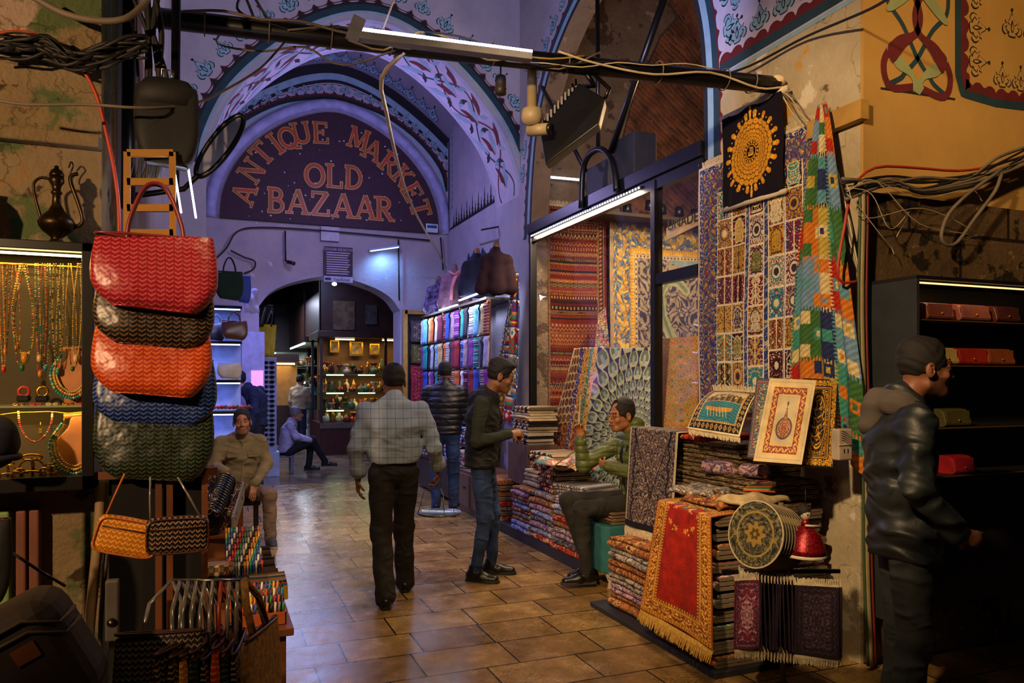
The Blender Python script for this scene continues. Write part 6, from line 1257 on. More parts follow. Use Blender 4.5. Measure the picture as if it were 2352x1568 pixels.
def hand(f, w, d, n, s=1.0, curl=.6, thumb=1, spread=.0, r=.0085, curls=None):
    # w wrist, d pointing direction, n palm normal
    d = V3(*d)/np.linalg.norm(d); n = V3(*n); n = n-d*(n@d); n = n/np.linalg.norm(n); sd = np.cross(n, d)*thumb; w = V3(*w)
    f.cone(w-d*.01, w+d*.03*s, .024*s, .030*s, .012, (n, .62)); f.cone(w+d*.03*s, w+d*.075*s, .033*s, .036*s, .012, (n, .42)); tips = []
    for i in range(4):
        b = w+d*(.083-.004*abs(i-1.2))*s+sd*(.027-.019*i)*s; L = [.040, .045, .042, .033][i]*s; c = curls[i] if curls else curl; a = 0; p = b; dd = d+sd*(.12-.1*i)*spread
        for j, fr in enumerate((1, .68, .5)):
            a += c*(.75 if j == 0 else 1.0); v = dd*math.cos(a)+n*math.sin(a); q = p+v*L*fr; f.cone(p, q, r*s*(1-.08*j), r*s*(.93-.08*j), .004); p = q
        tips.append(p)
    b = w+d*.022*s+sd*.024*s; p = b+(sd*.75+d*.55+n*.25)*.034*s; q = p+(d*.8+sd*.15+n*(.35+curl*.5))*.030*s; e = q+(d*.75-sd*.15+n*(.4+curl*.6))*.024*s
    f.cone(b, p, .012*s, .010*s, .008); f.cone(p, q, .010*s, .009*s, .004); f.cone(q, e, .009*s, .0075*s, .004); return tips
def head(f, c, R, s=1.0, det=True):
    P = lambda x, y, z: np.array(c)+R@(V3(x, y, z)*s)
    f.ell(P(0, -.012, .035), V3(.075, .094, .088)*s, R, .02); f.ell(P(0, .03, -.035), V3(.054, .064, .078)*s, R, .03); f.cone(P(-.012, .072, -.088), P(.012, .072, -.088), .022*s, .022*s, .02)
    f.cone(P(-.05, .0, -.06), P(-.02, .06, -.085), .018*s, .018*s, .025); f.cone(P(.05, .0, -.06), P(.02, .06, -.085), .018*s, .018*s, .025)
    for sg in (1, -1): f.ell(P(sg*.036, .068, -.02), V3(.022, .018, .02)*s, R, .02); f.ell(P(sg*.079, -.012, -.002), V3(.010, .021, .033)*s, R, .006); f.ell(P(sg*.083, -.006, .003), V3(.006, .011, .018)*s, R, .004, '-')
    if det:
        for sg in (1, -1): f.ell(P(sg*.031, .100, .012), V3(.018, .014, .011)*s, R, .01, '-')
        f.cone(P(-.036, .083, .034), P(.036, .083, .034), .011*s, .011*s, .012)
        for sg in (1, -1): f.ell(P(sg*.031, .082, .010), V3(.014, .0125, .010)*s, R, .006)
    f.cone(P(0, .090, .018), P(0, .113, -.020), .008*s, .0125*s, .010); f.cone(P(-.013, .100, -.026), P(.013, .100, -.026), .009*s, .009*s, .006)
    f.cone(P(-.018, .090, -.052), P(.018, .090, -.052), .0085*s, .0085*s, .006); f.cone(P(-.014, .088, -.065), P(.014, .088, -.065), .009*s, .009*s, .006)
def facecol(c, R, s, base, beard=.0, hands_dark=0, bald=False, lips=True):
    base = np.array(hexc(base)); dark = np.array(hexc('241610')); lip = base*np.array([.8, .58, .55])
    def fn(V):
        L = (V-np.array(c))@R/s; C = np.repeat(base[None], len(V), 0); x, y, z = L[:, 0], L[:, 1], L[:, 2]; hd = (np.abs(z) < .2) & (np.abs(x) < .12) & (np.abs(y) < .14)
        bm_ = hd & (y > -.005) & (((z < -.028) & ~((np.abs(x) < .020) & (z > -.05) & (z < -.043))) ) & ((np.abs(x) > .035) | (z < -.036)) & (z > -.118)
        C[bm_] = C[bm_]*(1-beard)+dark*beard
        if lips: m = hd & (y > .085) & (np.abs(x) < .022) & (z < -.049) & (z > -.069); C[m] = lip
        m = hd & (y > .07) & (np.abs(np.abs(x)-.032) < .020) & (np.abs(z-.038+.15*np.abs(np.abs(x)-.028)) < .0055); C[m] = dark*1.2
        m = hd & (y > .07) & (np.abs(z-.013) < .003) & (np.abs(np.abs(x)-.031) < .013); C[m] = dark
        
        return C
    return fn
def hairmesh(e, c, R, s, m, vox=.005, top=.02, back=-.06, vol=1.0, bald=None, quiff=0, wr=.0022):
    c = np.array(c); f = Field(c-.17*s, c+.19*s, vox); P = lambda x, y, z: c+R@(V3(x, y, z)*s)
    f.ell(P(0, -.016, .042), V3(.081, .099, .092*vol)*s, R, .01); f.ell(P(0, -.02, .095), V3(.06, .085*vol, .045*vol)*s, R, .03)
    if quiff: f.ell(P(.01, .05, .105), V3(.058, .048, .034)*s, R, .02); f.ell(P(-.01, -.01, .13), V3(.055, .07, .02)*s, R, .02)
    # keep only the scalp zone: cut the face, the ears, the neck
    f.ell(P(0, .128, .002), V3(.094, .086, .116)*s, R, .01, '-'); f.ell(P(0, .04, -.10), V3(.12, .085, .085)*s, R, .01, '-'); f.ell(P(0, -.04, -.16), V3(.14, .14, .085)*s, R, .01, '-')
    for sg in (1, -1): f.ell(P(sg*.092, -.006, -.02), V3(.022, .024, .04)*s, R, .01, '-')
    if bald: f.ell(P(*bald[:3]), V3(*bald[3:6])*s, R, .01, '-')
    return f.mesh('hair', m, e, None, wr, 120)
def eyes(e, c, R, s):
    for sg in (1, -1):
        p = np.array(c)+R@(V3(sg*.031, .0805, .009)*s); o = MB().ball((0, 0, 0), .0115*s, 12, 8).build('eye', mat('eye_white', '8a7c70', .3), e, tuple(p)); q = R@V3(0, 1, 0); MB().ball(tuple(q*.0062*s), .0068*s, 8, 6).build('iris', mat('iris', '140a06', .2), o)
def shoe(e, ank, d, L=.27, name='shoe', m=None, sole=None):
    d = V3(*d); d[2] = 0; d /= np.linalg.norm(d); a = V3(ank[0], ank[1], ank[2]-.09); sd = V3(d[1], -d[0], 0); f = Field(a-.3, a+V3(.3, .3, .25), .006)
    f.cone(a-d*.045+V3(0, 0, .045), a+d*.06+V3(0, 0, .045), .040, .042, .03, (sd, .95)); f.cone(a+d*.06+V3(0, 0, .038), a+d*(L-.10)+V3(0, 0, .030), .040, .030, .03, (sd, 1.25)); f.cone(a+V3(0, 0, .05)-d*.02, a+V3(0, 0, .11)-d*.01, .042, .046, .03)
    o = f.mesh(name, m or mat('shoe_black', '0c0b0b', .35, bump=.2), e)
    out = [(x, y) for x, y in curve_pts([(-.085, 0), (-.07, .035), (0, .038), (.1, .046), (L-.085, .036), (L-.06, 0), (L-.085, -.036), (.1, -.044), (0, -.036), (-.07, -.034)], 30, True)]
    MB().prism(out, .0, .022, lambda u, v, t: tuple(a+d*u+sd*v+V3(0, 0, t))).build('sole', sole or mat('sole_black', '141312', .6), o, bevel=.003)
    return o
def person(label, loc, rz, J, skin='8c5a3c', vox=.0055, beard=0, R=None, hair=None, hair_kw=None, hands=(), top=None, legs=None, shoes=None, det=True, group=None, hs=1.07, extra=None):
    e = empty('person', loc, math.radians(rz)); tag(e, label, 'person', group); R = rot(0) if R is None else R; hc = V3(*J['head'])
    pts = np.array([V3(*v) for v in J.values()]); lo, hi = pts.min(0)-.16, pts.max(0)+.18; f = Field(lo, hi, vox)
    head(f, hc, R, hs, det); f.cone(hc+R@V3(0, -.03, -.06)*hs, V3(*J['neck'])-V3(0, 0, .03), .049*hs, .058, .03)
    f.cone(J['neck']-V3(0, 0, .04) if isinstance(J['neck'], np.ndarray) else V3(*J['neck'])-V3(0, 0, .04), J['chest'], .07, .11, .04); f.cone(J['chest'], J['pelvis'], .11, .11, .04)
    for s_ in 'LR':
        f.cone(J['sh'+s_], J['el'+s_], .045, .036, .02); f.cone(J['el'+s_], J['wr'+s_], .036, .026, .015); f.cone(J['chest'], J['sh'+s_], .08, .05, .03)
        f.cone(J['hip'+s_], J['kn'+s_], .070, .048, .03); f.cone(J['kn'+s_], J['an'+s_], .046, .032, .03)
    for h in hands: hand(f, *h[:3], **(h[3] if len(h) > 3 else {}))
    f.mesh('body', M_skin, e, facecol(hc, R, hs, skin, beard))
    if hair is not None: hairmesh(e, hc, R, hs, hair, vox=max(.0042, vox*.8), **(hair_kw or {}))
    if det: eyes(e, hc, R, hs)
    def torso(f, th, wd=1.0, hem=.0, dp=1.0, belly=0):
        ch, pv, nk = V3(*J['chest']), V3(*J['pelvis']), V3(*J['neck']); sd = V3(*J['shR'])-V3(*J['shL']); sd /= np.linalg.norm(sd); wst = (ch+pv)/2
        [f.cone(nk-V3(0, .01, .035), V3(*J[q])*.93+nk*.07-V3(0, 0, .012), .052+th*.6, .044+th*.6, .05) for q in ('shL', 'shR')]; f.cone(V3(*J['shL'])*.8+V3(*J['shR'])*.2-V3(0, 0, .06), V3(*J['shR'])*.8+V3(*J['shL'])*.2-V3(0, 0, .06), .06+th*.7, .06+th*.7, .06); f.cone(nk-V3(0, 0, .05), ch, .075+th, .115*dp+th, .05, (sd, 1.35*wd)); f.cone(ch, wst, .118*dp+th, .112*dp+th+belly, .05, (sd, 1.38*wd)); up = (ch-pv)/np.linalg.norm(ch-pv); f.cone(wst, pv-up*hem, .112*dp+th+belly, .112*dp+th, .05, (sd, 1.34*wd)); f.cone(pv, pv-up*.12, .112*dp+th, .118*dp+th, .05, (sd, 1.34*wd))
    if top:
        for g in top:
            f = Field(lo, hi, max(vox, .0065)); torso(f, g.get('th', .01), g.get('wd', 1), g.get('hem', .02), g.get('dp', 1), g.get('belly', 0)); th = g.get('th', .01); zz_ = f.lo[2]+f.v*np.arange(f.n[2])-(J['pelvis'][2]-g.get('drop', .03)); f.F = np.maximum(f.F, -zz_[None, None, :].astype(np.float32))
            if g.get('sleeves', 1):
                for s_ in 'LR':
                    fr = g.get('cuff', .96); w_ = V3(*J['el'+s_])*(1-fr)+V3(*J['wr'+s_])*fr; k0 = g.get('slv', 1); f.cone(J['sh'+s_], J['el'+s_], (.053+th*.8)*k0, (.044+th*.8)*k0, .03); f.cone(J['el'+s_], w_, (.043+th*.8)*k0, (.034+th*.7)*k0, .02)
                    if g.get('roll'): f.cone(w_-(w_-V3(*J['el'+s_]))*.10, w_, .050+th, .052+th, .008)
            nk = V3(*J['neck']); f.cone(nk+V3(0, -.02, -.03), nk+V3(0, -.012, .012+g.get('collar', 0)), .068+th*.5, .060+th*.5, .015)
            if g.get('shirt'):
                for q in (1, -1): f.cone(nk+V3(q*.012, .098, -.055), nk+V3(q*.070, .035, -.002), .012, .016, .006); f.cone(nk+V3(q*.070, .035, -.002), nk+V3(0, -.065, .02), .016, .016, .006)
                f.cone(nk+V3(0, .10, -.075), V3(*J['pelvis'])+V3(0, .155, .08), .013, .013, .006)
            if g.get('hood'): f.cone(nk+V3(-.07, -.075, -.03), nk+V3(.07, -.075, -.03), .05, .05, .03); f.cone(nk+V3(-.08, -.04, .0), nk+V3(-.06, .05, -.06), .035, .025, .03); f.cone(nk+V3(.08, -.04, .0), nk+V3(.06, .05, -.06), .035, .025, .03); f.cone(nk+V3(0, -.10, -.02), nk+V3(0, -.13, -.12), .06, .04, .03)
            if g.get('open'):  # front parting
                ch, pv = V3(*J['chest']), V3(*J['pelvis']); f.cone(ch+V3(0, .17, .12), pv+V3(0, .17, -.1), g['open'], g['open'], .01, None, '-')
            f.mesh(g['name'], g['m'], e, None, g.get('wr', .003), g.get('wsc', 28), g.get('seed', 1))
    if legs:
        f = Field(lo, hi, max(vox, .007)); pv = V3(*J['pelvis']); th = legs.get('th', .012); sd = V3(*J['hipR'])-V3(*J['hipL']); sd /= np.linalg.norm(sd); f.cone(pv+V3(0, 0, .06), pv-V3(0, 0, .0), .108+th*.5, .112+th*.5, .04, (sd, 1.36))
        for s_ in 'LR': f.cone(J['hip'+s_], J['kn'+s_], .080+th, .056+th, .03); a_ = V3(*J['an'+s_])+V3(0, 0, legs.get('short', -.02)); f.cone(J['kn'+s_], a_, .055+th, legs.get('cuff', .045)+th*.6, .03)
        f.mesh('trousers', legs['m'], e, None, legs.get('wr', .004), 30, 5)
    if shoes:
        for s_, d in shoes['dir'].items(): shoe(e, J['an'+s_], d, m=shoes.get('m'), sole=shoes.get('sole'))
    return e
STAND = dict(head=(0, .03, 1.64), neck=(0, 0, 1.50), chest=(0, .0, 1.30), pelvis=(0, 0, .98), shL=(-.19, 0, 1.43), shR=(.19, 0, 1.43), elL=(-.24, -.03, 1.14), elR=(.24, -.03, 1.14), wrL=(-.25, .05, .90), wrR=(.25, .05, .90), hipL=(-.09, 0, .93), hipR=(.09, 0, .93), knL=(-.10, .02, .50), knR=(.10, .02, .50), anL=(-.10, -.02, .09), anR=(.10, -.02, .09))
def J_(**k): d = dict(STAND); d.update(k); return d
def scaleJ(J, s): return {k: tuple(np.array(v)*s) for k, v in J.items()}
# fabrics
def plaid():
    N = NT('plaid_shirt'); tc = N.n('ShaderNodeTexCoord'); b = N.b; b.inputs['Roughness'].default_value = .9; sp = N.n('ShaderNodeSeparateXYZ'); N.l(tc, sp, 3, 0); last = None
    for ax, sc in ((0, 17), (2, 14), (0, 34)):
        m = N.n('ShaderNodeMath', operation='MULTIPLY'); m.inputs[1].default_value = sc; N.l(sp, m, ax, 0); fr = N.n('ShaderNodeMath', operation='FRACT'); N.l(m, fr); g = N.n('ShaderNodeMath', operation='LESS_THAN'); g.inputs[1].default_value = .055 if sc < 20 else .03; N.l(fr, g)
        if last is None: last = g
        else: mx = N.n('ShaderNodeMath', operation='MAXIMUM'); N.l(last, mx, 0, 0); N.l(g, mx, 0, 1); last = mx
    mm = N.n('ShaderNodeMix', data_type='RGBA'); N.l(last, mm, 0, 0); mm.inputs[6].default_value = (*hexc('8f9dae'), 1); mm.inputs[7].default_value = (*hexc('56626f'), 1); N.t.links.new(mm.outputs[2], b.inputs[0]); add_folds(N, .6, 4); return N.m
def puffer(name, col, sc=16):
    N = NT(name); tc = N.n('ShaderNodeTexCoord'); b = N.b; b.inputs[0].default_value = (*hexc(col), 1); b.inputs['Roughness'].default_value = .5
    wv = N.n('ShaderNodeTexWave', wave_type='BANDS', bands_direction='Z', wave_profile='SIN', i_Scale=float(sc)/12, i_Distortion=.6); N.l(tc, wv, 3); pw = N.n('ShaderNodeMath', operation='POWER'); pw.inputs[1].default_value = .4; N.l(wv, pw, 1, 0); bp = N.n('ShaderNodeBump', i_Strength=.6, i_Distance=.014); N.l(pw, bp, 0, 2); N.l(bp, b, 0, b.inputs.find('Normal')); add_folds(N, .35, 7); return N.m
M_plaid = plaid(); M_puffG = puffer('green_puffer', '4c5626', 62); M_puffB = puffer('black_puffer', '0d0f14', 55)
M_trb = mat('trouser_black', '1a1514', .8, var=.3, scale=6, bump=.3, folds=.7); M_jean = mat('denim', '243a60', .85, var=.5, scale=7, bump=.4, bscale=200, folds=.6, fsc=6); M_vest = mat('vest_black', '0c0c0e', .7, var=.3, bump=.3, folds=.6, fsc=6); M_swt = mat('dark_knit', '282c20', .95, bump=.6, bscale=150, folds=.5)
M_khaki = mat('khaki_cloth', '6e5e3c', .9, var=.2, bump=.4, bscale=90, folds=.7); M_chino = mat('chino_cloth', '6a5440', .9, var=.2, bump=.3, folds=.7)
# 1 man walking away with a hanging tray
J = J_(head=(0, .05, 1.62), neck=(0, 0, 1.485), chest=(0, -.01, 1.29), pelvis=(0, 0, .97), shL=(-.205, 0, 1.42), shR=(.205, 0, 1.42), elL=(-.285, -.05, 1.14), wrL=(-.265, .04, .905), elR=(.30, -.03, 1.13), wrR=(.345, .12, .945), knL=(-.095, -.02, .50), anL=(-.075, -.20, .09), knR=(.085, .17, .51), anR=(.10, .22, .09), hipL=(-.09, 0, .93), hipR=(.09, .02, .93))
p1 = person('person walking away in a pale plaid shirt and black trousers, holding a hanging tray', (fl(905, 1375)[0], fl(905, 1375)[1], 0), -9, J, skin='7c4c34', R=rot(4, 0), hair=M_hair, hair_kw=dict(bald=(0, -.055, .15, .034, .036, .040)), hands=[((.345, .12, .945), (.02, .12, -1), (-1, .1, -.1), dict(curl=.75, thumb=1)), ((-.265, .04, .905), (.0, .1, -1), (1, .1, 0), dict(curl=.4, thumb=-1))],
 top=[dict(name='shirt', m=M_plaid, th=.014, wd=1.06, hem=.0, roll=True, shirt=1, cuff=.72, slv=1.05, collar=.01, wr=.008, belly=.01, drop=-.06)], legs=dict(m=M_trb, th=.022, cuff=.060, wr=.006), shoes=dict(dir=dict(L=(0, 1, 0), R=(.1, 1, 0))))
Rw = Matrix.Rotation(math.radians(-9), 3, 'Z'); hp_ = Vector(p1.location)+Rw@Vector((.355, .135, .845))
tr = empty('hanging_tray', tuple(hp_)); tag(tr, 'round steel tray on three bent wires held by the walking man', 'tray'); Mst = mat('steel', '8a8880', .25, .95)
MB().lathe([(0, -.245), (.165, -.245), (.172, -.238), (.178, -.228), (.172, -.232), (.16, -.238), (0, -.239)], seg=32).build('tray', Mst, tr)
for k in range(3): a = k*2*PI/3+.5; ca, sa = math.cos(a), math.sin(a); MB().tube([(0, 0, -.01), (.02*ca, .02*sa, -.035), (.12*ca, .12*sa, -.075), (.165*ca, .165*sa, -.235)], .003, 6).build('wire', Mst, tr)
# 2 young man
f2 = fl(1108, 1326); J = J_(head=(0.0, .15, 1.665), neck=(0, .045, 1.525), chest=(0, .01, 1.32), pelvis=(0, 0, 1.0), shL=(-.19, .02, 1.455), shR=(.19, .02, 1.455), elR=(.235, -.01, 1.15), elL=(-.235, .02, 1.16), wrR=(.10, .24, 1.20), wrL=(-.10, .26, 1.20), hipL=(-.09, 0, .95), hipR=(.09, 0, .95), knR=(.11, .04, .52), knL=(-.11, .07, .52), anR=(.12, -.04, .09), anL=(-.13, .06, .09))
p2 = person('person with black hair in a dark vest and blue jeans looking down at his hands', (f2[0], f2[1], 0), -118, J, skin='8c5c40', beard=.35, R=rot(14, -17), hair=M_hair, hair_kw=dict(vol=1.1, quiff=1, wr=.0035), hands=[((.10, .24, 1.20), (-.6, .8, .1), (-.5, -.2, -.4), dict(curl=.95, thumb=1)), ((-.10, .26, 1.20), (.7, .7, .05), (.4, -.3, -.4), dict(curl=.95, thumb=-1))],
 top=[dict(name='sweater', m=M_swt, th=.006, hem=.04, wr=.003, slv=1.05), dict(name='vest', m=M_vest, th=.024, hem=.10, sleeves=0, hood=True, open=.055, wr=.004, wsc=45, drop=.07)], legs=dict(m=M_jean, th=.010, cuff=.038), shoes=dict(dir=dict(R=(.22, 1, 0), L=(-.1, 1, 0))))
# 3 seated man in green jacket
s3 = (3.26, 5.38); J = dict(head=(0.02, .13, 1.345), neck=(0, .03, 1.215), chest=(0, .01, 1.02), pelvis=(0, -.03, .66), shL=(-.19, .0, 1.15), shR=(.19, .02, 1.15), elL=(-.25, .10, .90), wrL=(-.02, .29, .95), elR=(.24, .38, .93), wrR=(.22, .42, 1.16), hipL=(-.10, .06, .64), hipR=(.10, .06, .64), knL=(-.13, .54, .63), knR=(.14, .56, .66), anL=(-.08, .48, .12), anR=(.12, .38, .12))
p3 = person('person with glasses in an olive quilted jacket seated with one hand raised', (s3[0], s3[1], 0), 84, J, skin='94603c', beard=.22, R=rot(8, -6), hair=M_hair, hair_kw=dict(bald=(0, .085, .115, .05, .05, .042)), hands=[((.22, .42, 1.16), (-.1, .05, 1), (-.6, .5, -.1), dict(curl=.75, thumb=-1)), ((-.02, .29, .95), (1, .1, .1), (0, -1, 0), dict(curl=.3, thumb=1))],
 top=[dict(name='jumper', m=M_vest, th=.008, hem=.0, sleeves=0), dict(name='quilted_jacket', m=M_puffG, th=.024, hem=.05, collar=.045, drop=.03, open=.05, wr=.003, cuff=.9)], legs=dict(m=mat('dark_jeans', '1c1b17', .9, var=.5, scale=6, bump=.3, folds=.7), th=.010, cuff=.042), shoes=dict(dir=dict(L=(.1, 1, 0), R=(-.2, 1, 0)), sole=mat('sole_grey', '2c2a28', .7)))
Mgl = mat('glasses_metal', '201c18', .3, .8); hc3 = V3(.02, .13, 1.345); R3 = rot(8, -6); g = empty('g', (0, 0, 0)); bpy.data.objects.remove(g)
mb = MB()
for sg in (1, -1): mb.tube([hc3+R3@V3(sg*.032+.021*math.cos(a), .108, .005+.014*math.sin(a)) for a in np.linspace(0, 2*PI, 15)[:-1]], .0014, 5, closed=True); mb.tube([hc3+R3@V3(sg*.053, .106, .008), hc3+R3@V3(sg*.080, .0, .012)], .0014, 5)
mb.tube([hc3+R3@V3(-.011, .109, .008), hc3+R3@V3(.011, .109, .008)], .0014, 5); mb.build('glasses', Mgl, p3)
# chest badge and zip
MB().lathe([(0, 0), (.028, 0), (.028, .004), (0, .004)], seg=20, M=Matrix.Translation((-.105, .145, 1.10)) @ Matrix.Rotation(math.radians(-80), 4, 'X') @ Matrix.Rotation(.4, 4, 'Y')).build('badge', mat('badge_black', '101010', .6), p3)
MB().tube([(-.165, .115, .86), (-.16, .12, .75)], .004, 6).build('zip_pull', mat('zip_white', '8a8a80', .4), p3)
# 4 seated man in khaki
p4p = oD(553, 1100, 7.8); J = dict(head=(.0, .10, 1.205), neck=(0, .02, 1.075), chest=(0, -.01, .88), pelvis=(0, -.05, .52), shL=(-.19, .0, 1.01), shR=(.19, .0, 1.01), elL=(-.25, .05, .77), wrL=(-.08, .29, .60), elR=(.26, .07, .78), wrR=(.19, .34, .74), hipL=(-.10, 0, .50), hipR=(.10, 0, .50), knL=(-.21, .42, .50), knR=(.18, .40, .52), anL=(-.22, .42, .09), anR=(.15, .36, .09))
p4 = person('person in a khaki shirt and beige trousers seated on a stool beside the belts', (p4p[0], p4p[1], 0), 186, J, skin='94603e', beard=.4, R=rot(-8, 2, 4), hair=M_hair, hands=[((.19, .34, .74), (-.1, .8, -.45), (0, -.3, -1), dict(curl=.35, thumb=1)), ((-.08, .29, .60), (.1, .35, -1), (.2, -1, -.2), dict(curl=.25, thumb=-1))],
 top=[dict(name='shirt', m=M_khaki, th=.018, hem=.06, shirt=1, collar=-.02, wr=.006, slv=1.05)], legs=dict(m=M_chino, th=.016, cuff=.048), shoes=dict(dir=dict(L=(0, 1, 0), R=(0, 1, 0)), m=mat('sneaker_grey', '2c2c34', .7), sole=mat('sole_pale', '8a867c', .7)))
MB().tube([(-.10+.034*math.cos(a), .262, .635+.030*math.sin(a)) for a in np.linspace(0, 2*PI, 13)[:-1]], .009, 6, closed=True).build('watch', mat('watch_black', '08080a', .4), p4); MB().box((-.025, .05, .985), (.025, .112, 1.05)).build('undershirt', mat('teal_tee', '2c4c58', .9), p4, bevel=.02)
for x in (-.10, .10): MB().box((x-.05, .128, .86), (x+.05, .146, .90)).build('pocket_flap', M_khaki, p4, bevel=.003)
e = empty('stool', (p4p[0], p4p[1]+.05, 0)); tag(e, 'dark stool under the man in the khaki shirt', 'stool'); MB().box((-.19, -.17, .36), (.19, .17, .405)).build('seat', mat('stool_dark', '1c1814', .6), e, bevel=.01); [MB().box((x-.018, y-.018, 0), (x+.018, y+.018, .36)).build('leg', MATS['stool_dark'], e) for x in (-.15, .15) for y in (-.13, .13)]
# 5 man at the right
p5p = oD(2075, 1000, 3.4); J = J_(head=(0, .085, 1.685), neck=(0, .0, 1.555), chest=(0, -.02, 1.35), pelvis=(0, 0, 1.0), shL=(-.20, 0, 1.47), shR=(.20, 0, 1.47), elR=(.26, -.02, 1.19), elL=(-.24, .05, 1.2), wrR=(.20, .16, 1.0), wrL=(-.16, .16, 1.0), anR=(.11, -.05, .09))
p5 = person('person with short beard in a dark hooded coat standing at the pillar corner, looking right', (p5p[0], p5p[1], 0), -124, J, skin='7c4e34', beard=.6, R=rot(10, -3), hair=M_hair, hands=[((.20, .16, 1.0), (-.3, .8, -.3), (-1, 0, 0), dict(curl=.5, thumb=1))],
 top=[dict(name='coat', m=mat('waxed_coat', '1e2426', .5, var=.3, scale=5, bump=.3, bscale=60, folds=1, fsc=4), th=.020, hem=.1, wr=.012, wsc=38, drop=.14)], legs=dict(m=mat('grey_jeans', '2a3030', .85, var=.4, scale=6, bump=.3, folds=.7), th=.014, cuff=.05), shoes=dict(dir=dict(L=(0, 1, 0), R=(0, 1, 0))))
f = Field((-.25, -.28, 1.38), (.25, .22, 1.72), .007); f.cone((-.085, -.06, 1.535), (.085, -.06, 1.535), .062, .062, .03); f.cone((-.10, -.03, 1.54), (-.08, .09, 1.47), .05, .03, .03); f.cone((.10, -.03, 1.54), (.08, .09, 1.47), .05, .03, .03); f.cone((0, -.10, 1.54), (0, -.14, 1.44), .07, .05, .03); f.mesh('hood', mat('hood_grey', '4a423c', .95, bump=.8, bscale=180), p5, None, .004, 60)
# 6 man from behind in black down jacket
p6p = oD(1036, 900, 9.2); J = scaleJ(J_(elL=(-.235, .06, 1.16), wrL=(-.12, .26, 1.12), elR=(.235, .06, 1.16), wrR=(.12, .26, 1.12)), 1.05)
p6 = person('person seen from behind in a black down jacket and jeans at the towel shelf', (p6p[0]-.08, p6p[1], 0), -22, J, vox=.009, skin='8c5a40', hair=M_hair, det=False, top=[dict(name='down_jacket', m=M_puffB, th=.032, hem=.06, collar=.03, wr=.0)], legs=dict(m=M_jean, th=.014), shoes=dict(dir=dict(L=(0, 1, 0), R=(0, 1, 0))))
# far people
def far(label, px, py, rz, h, outfit, tcol, lcol, J=None, hairm=None, skin='9a6a4c', d=None, hands=()):
    p = fl(px, py) if d is None else oD(px, 900, d); J = scaleJ(J or J_(elR=(.23, .12, 1.16), wrR=(.10, .30, 1.12)), h/1.78)
    return person(label, (p[0], p[1], 0), rz, J, vox=.012, skin=skin, hair=hairm or M_hair, det=False, top=[dict(name=outfit, m=mat('cloth_'+tcol, tcol, .9, var=.2, folds=.6), th=.018, hem=.04, wr=.005)], legs=dict(m=mat('cloth_'+lcol, lcol, .9, var=.2), th=.014), shoes=dict(dir=dict(L=(0, 1, 0), R=(0, 1, 0))), hands=hands)
far('person in a cream cardigan and navy trousers standing in the far hall', 688, 1028, -40, 1.76, 'cardigan', '9a8468', '141c34'); far('person in a dark blue jacket standing left of the cream cardigan', 655, 1012, -60, 1.75, 'jacket', '1a2348', '6a7a9a')
far('person in a teal top beside the glass cabinet in the far hall', 717, 1022, 10, 1.72, 'top', '1c4a50', '8a8a90'); far('person in a navy jacket standing behind the sunglasses rack', 590, 1100, 75, 1.86, 'jacket', '16203c', '141a2c', d=10.85, J=J_(head=(0, .26, 1.56), neck=(0, .13, 1.47)))
Js = dict(head=(.0, .14, 1.02), neck=(0, .06, .90), chest=(0, .01, .72), pelvis=(0, -.05, .38), shL=(-.18, .03, .84), shR=(.18, .03, .84), elL=(-.22, .14, .62), wrL=(-.10, .36, .56), elR=(.22, .14, .62), wrR=(.12, .38, .56), hipL=(-.10, 0, .36), hipR=(.10, 0, .36), knL=(-.12, .40, .50), knR=(.06, .42, .56), anL=(-.10, .36, .09), anR=(-.02, .66, .16))
far('grey-haired person in a white shirt seated cross-legged beside the sunglasses rack', 662, 1082, -95, 1.78, 'shirt', 'a8a0b8', '101014', J=Js, hairm=M_hair2)
# teal stool of the seated man
e = empty('ottoman', (3.08, 5.43, 0)); tag(e, 'teal box ottoman on white curved feet under the man in the olive jacket', 'ottoman'); Mt_ = mat('teal_velvet', '1c5c60', .8, var=.15, scale=12, bump=.4, bscale=200)
MB().prism([(-.19, -.24), (.15, -.24), (.19, -.18), (.19, .18), (.15, .24), (-.15, .24), (-.21, .18), (-.23, -.18)], .13, .50, lambda u, v, t: (u, v, t)).build('body', Mt_, e, bevel=.012)
for x in (-.15, .13):
    for y in (-.18, .17): MB().tube([(x, y, .14), (x*1.05, y*1.05, .10), (x*.95, y*.95, .05), (x*1.08, y*1.1, .0)], [.05, .03, .016, .022], 10).build('leg', mat('white_wood', 'a89c84', .5), e)
for k in range(4): fold('folded_rug', (2.90, 5.43, .505+k*.026), .40, .44, .024, 2, RM['brown and orange' if k % 2 else 'charcoal speckled'], f'thin patterned rug on the teal ottoman, {ORD[k]} of the four', 'rug', 'rugs on the teal ottoman', .05, k)

q_ = fl(655, 1082); e = empty('stool', (q_[0]-.02, q_[1], 0)); tag(e, 'low grey plastic stool under the grey-haired seated person', 'stool'); M_ps = mat('stool_grey', '6a6874', .6)
MB().box((-.17, -.17, .26), (.17, .17, .30)).build('seat', M_ps, e, bevel=.01); [MB().box((x-.03, y-.03, 0), (x+.03, y+.03, .26)).build('leg', M_ps, e) for x in (-.13, .13) for y in (-.13, .13)]
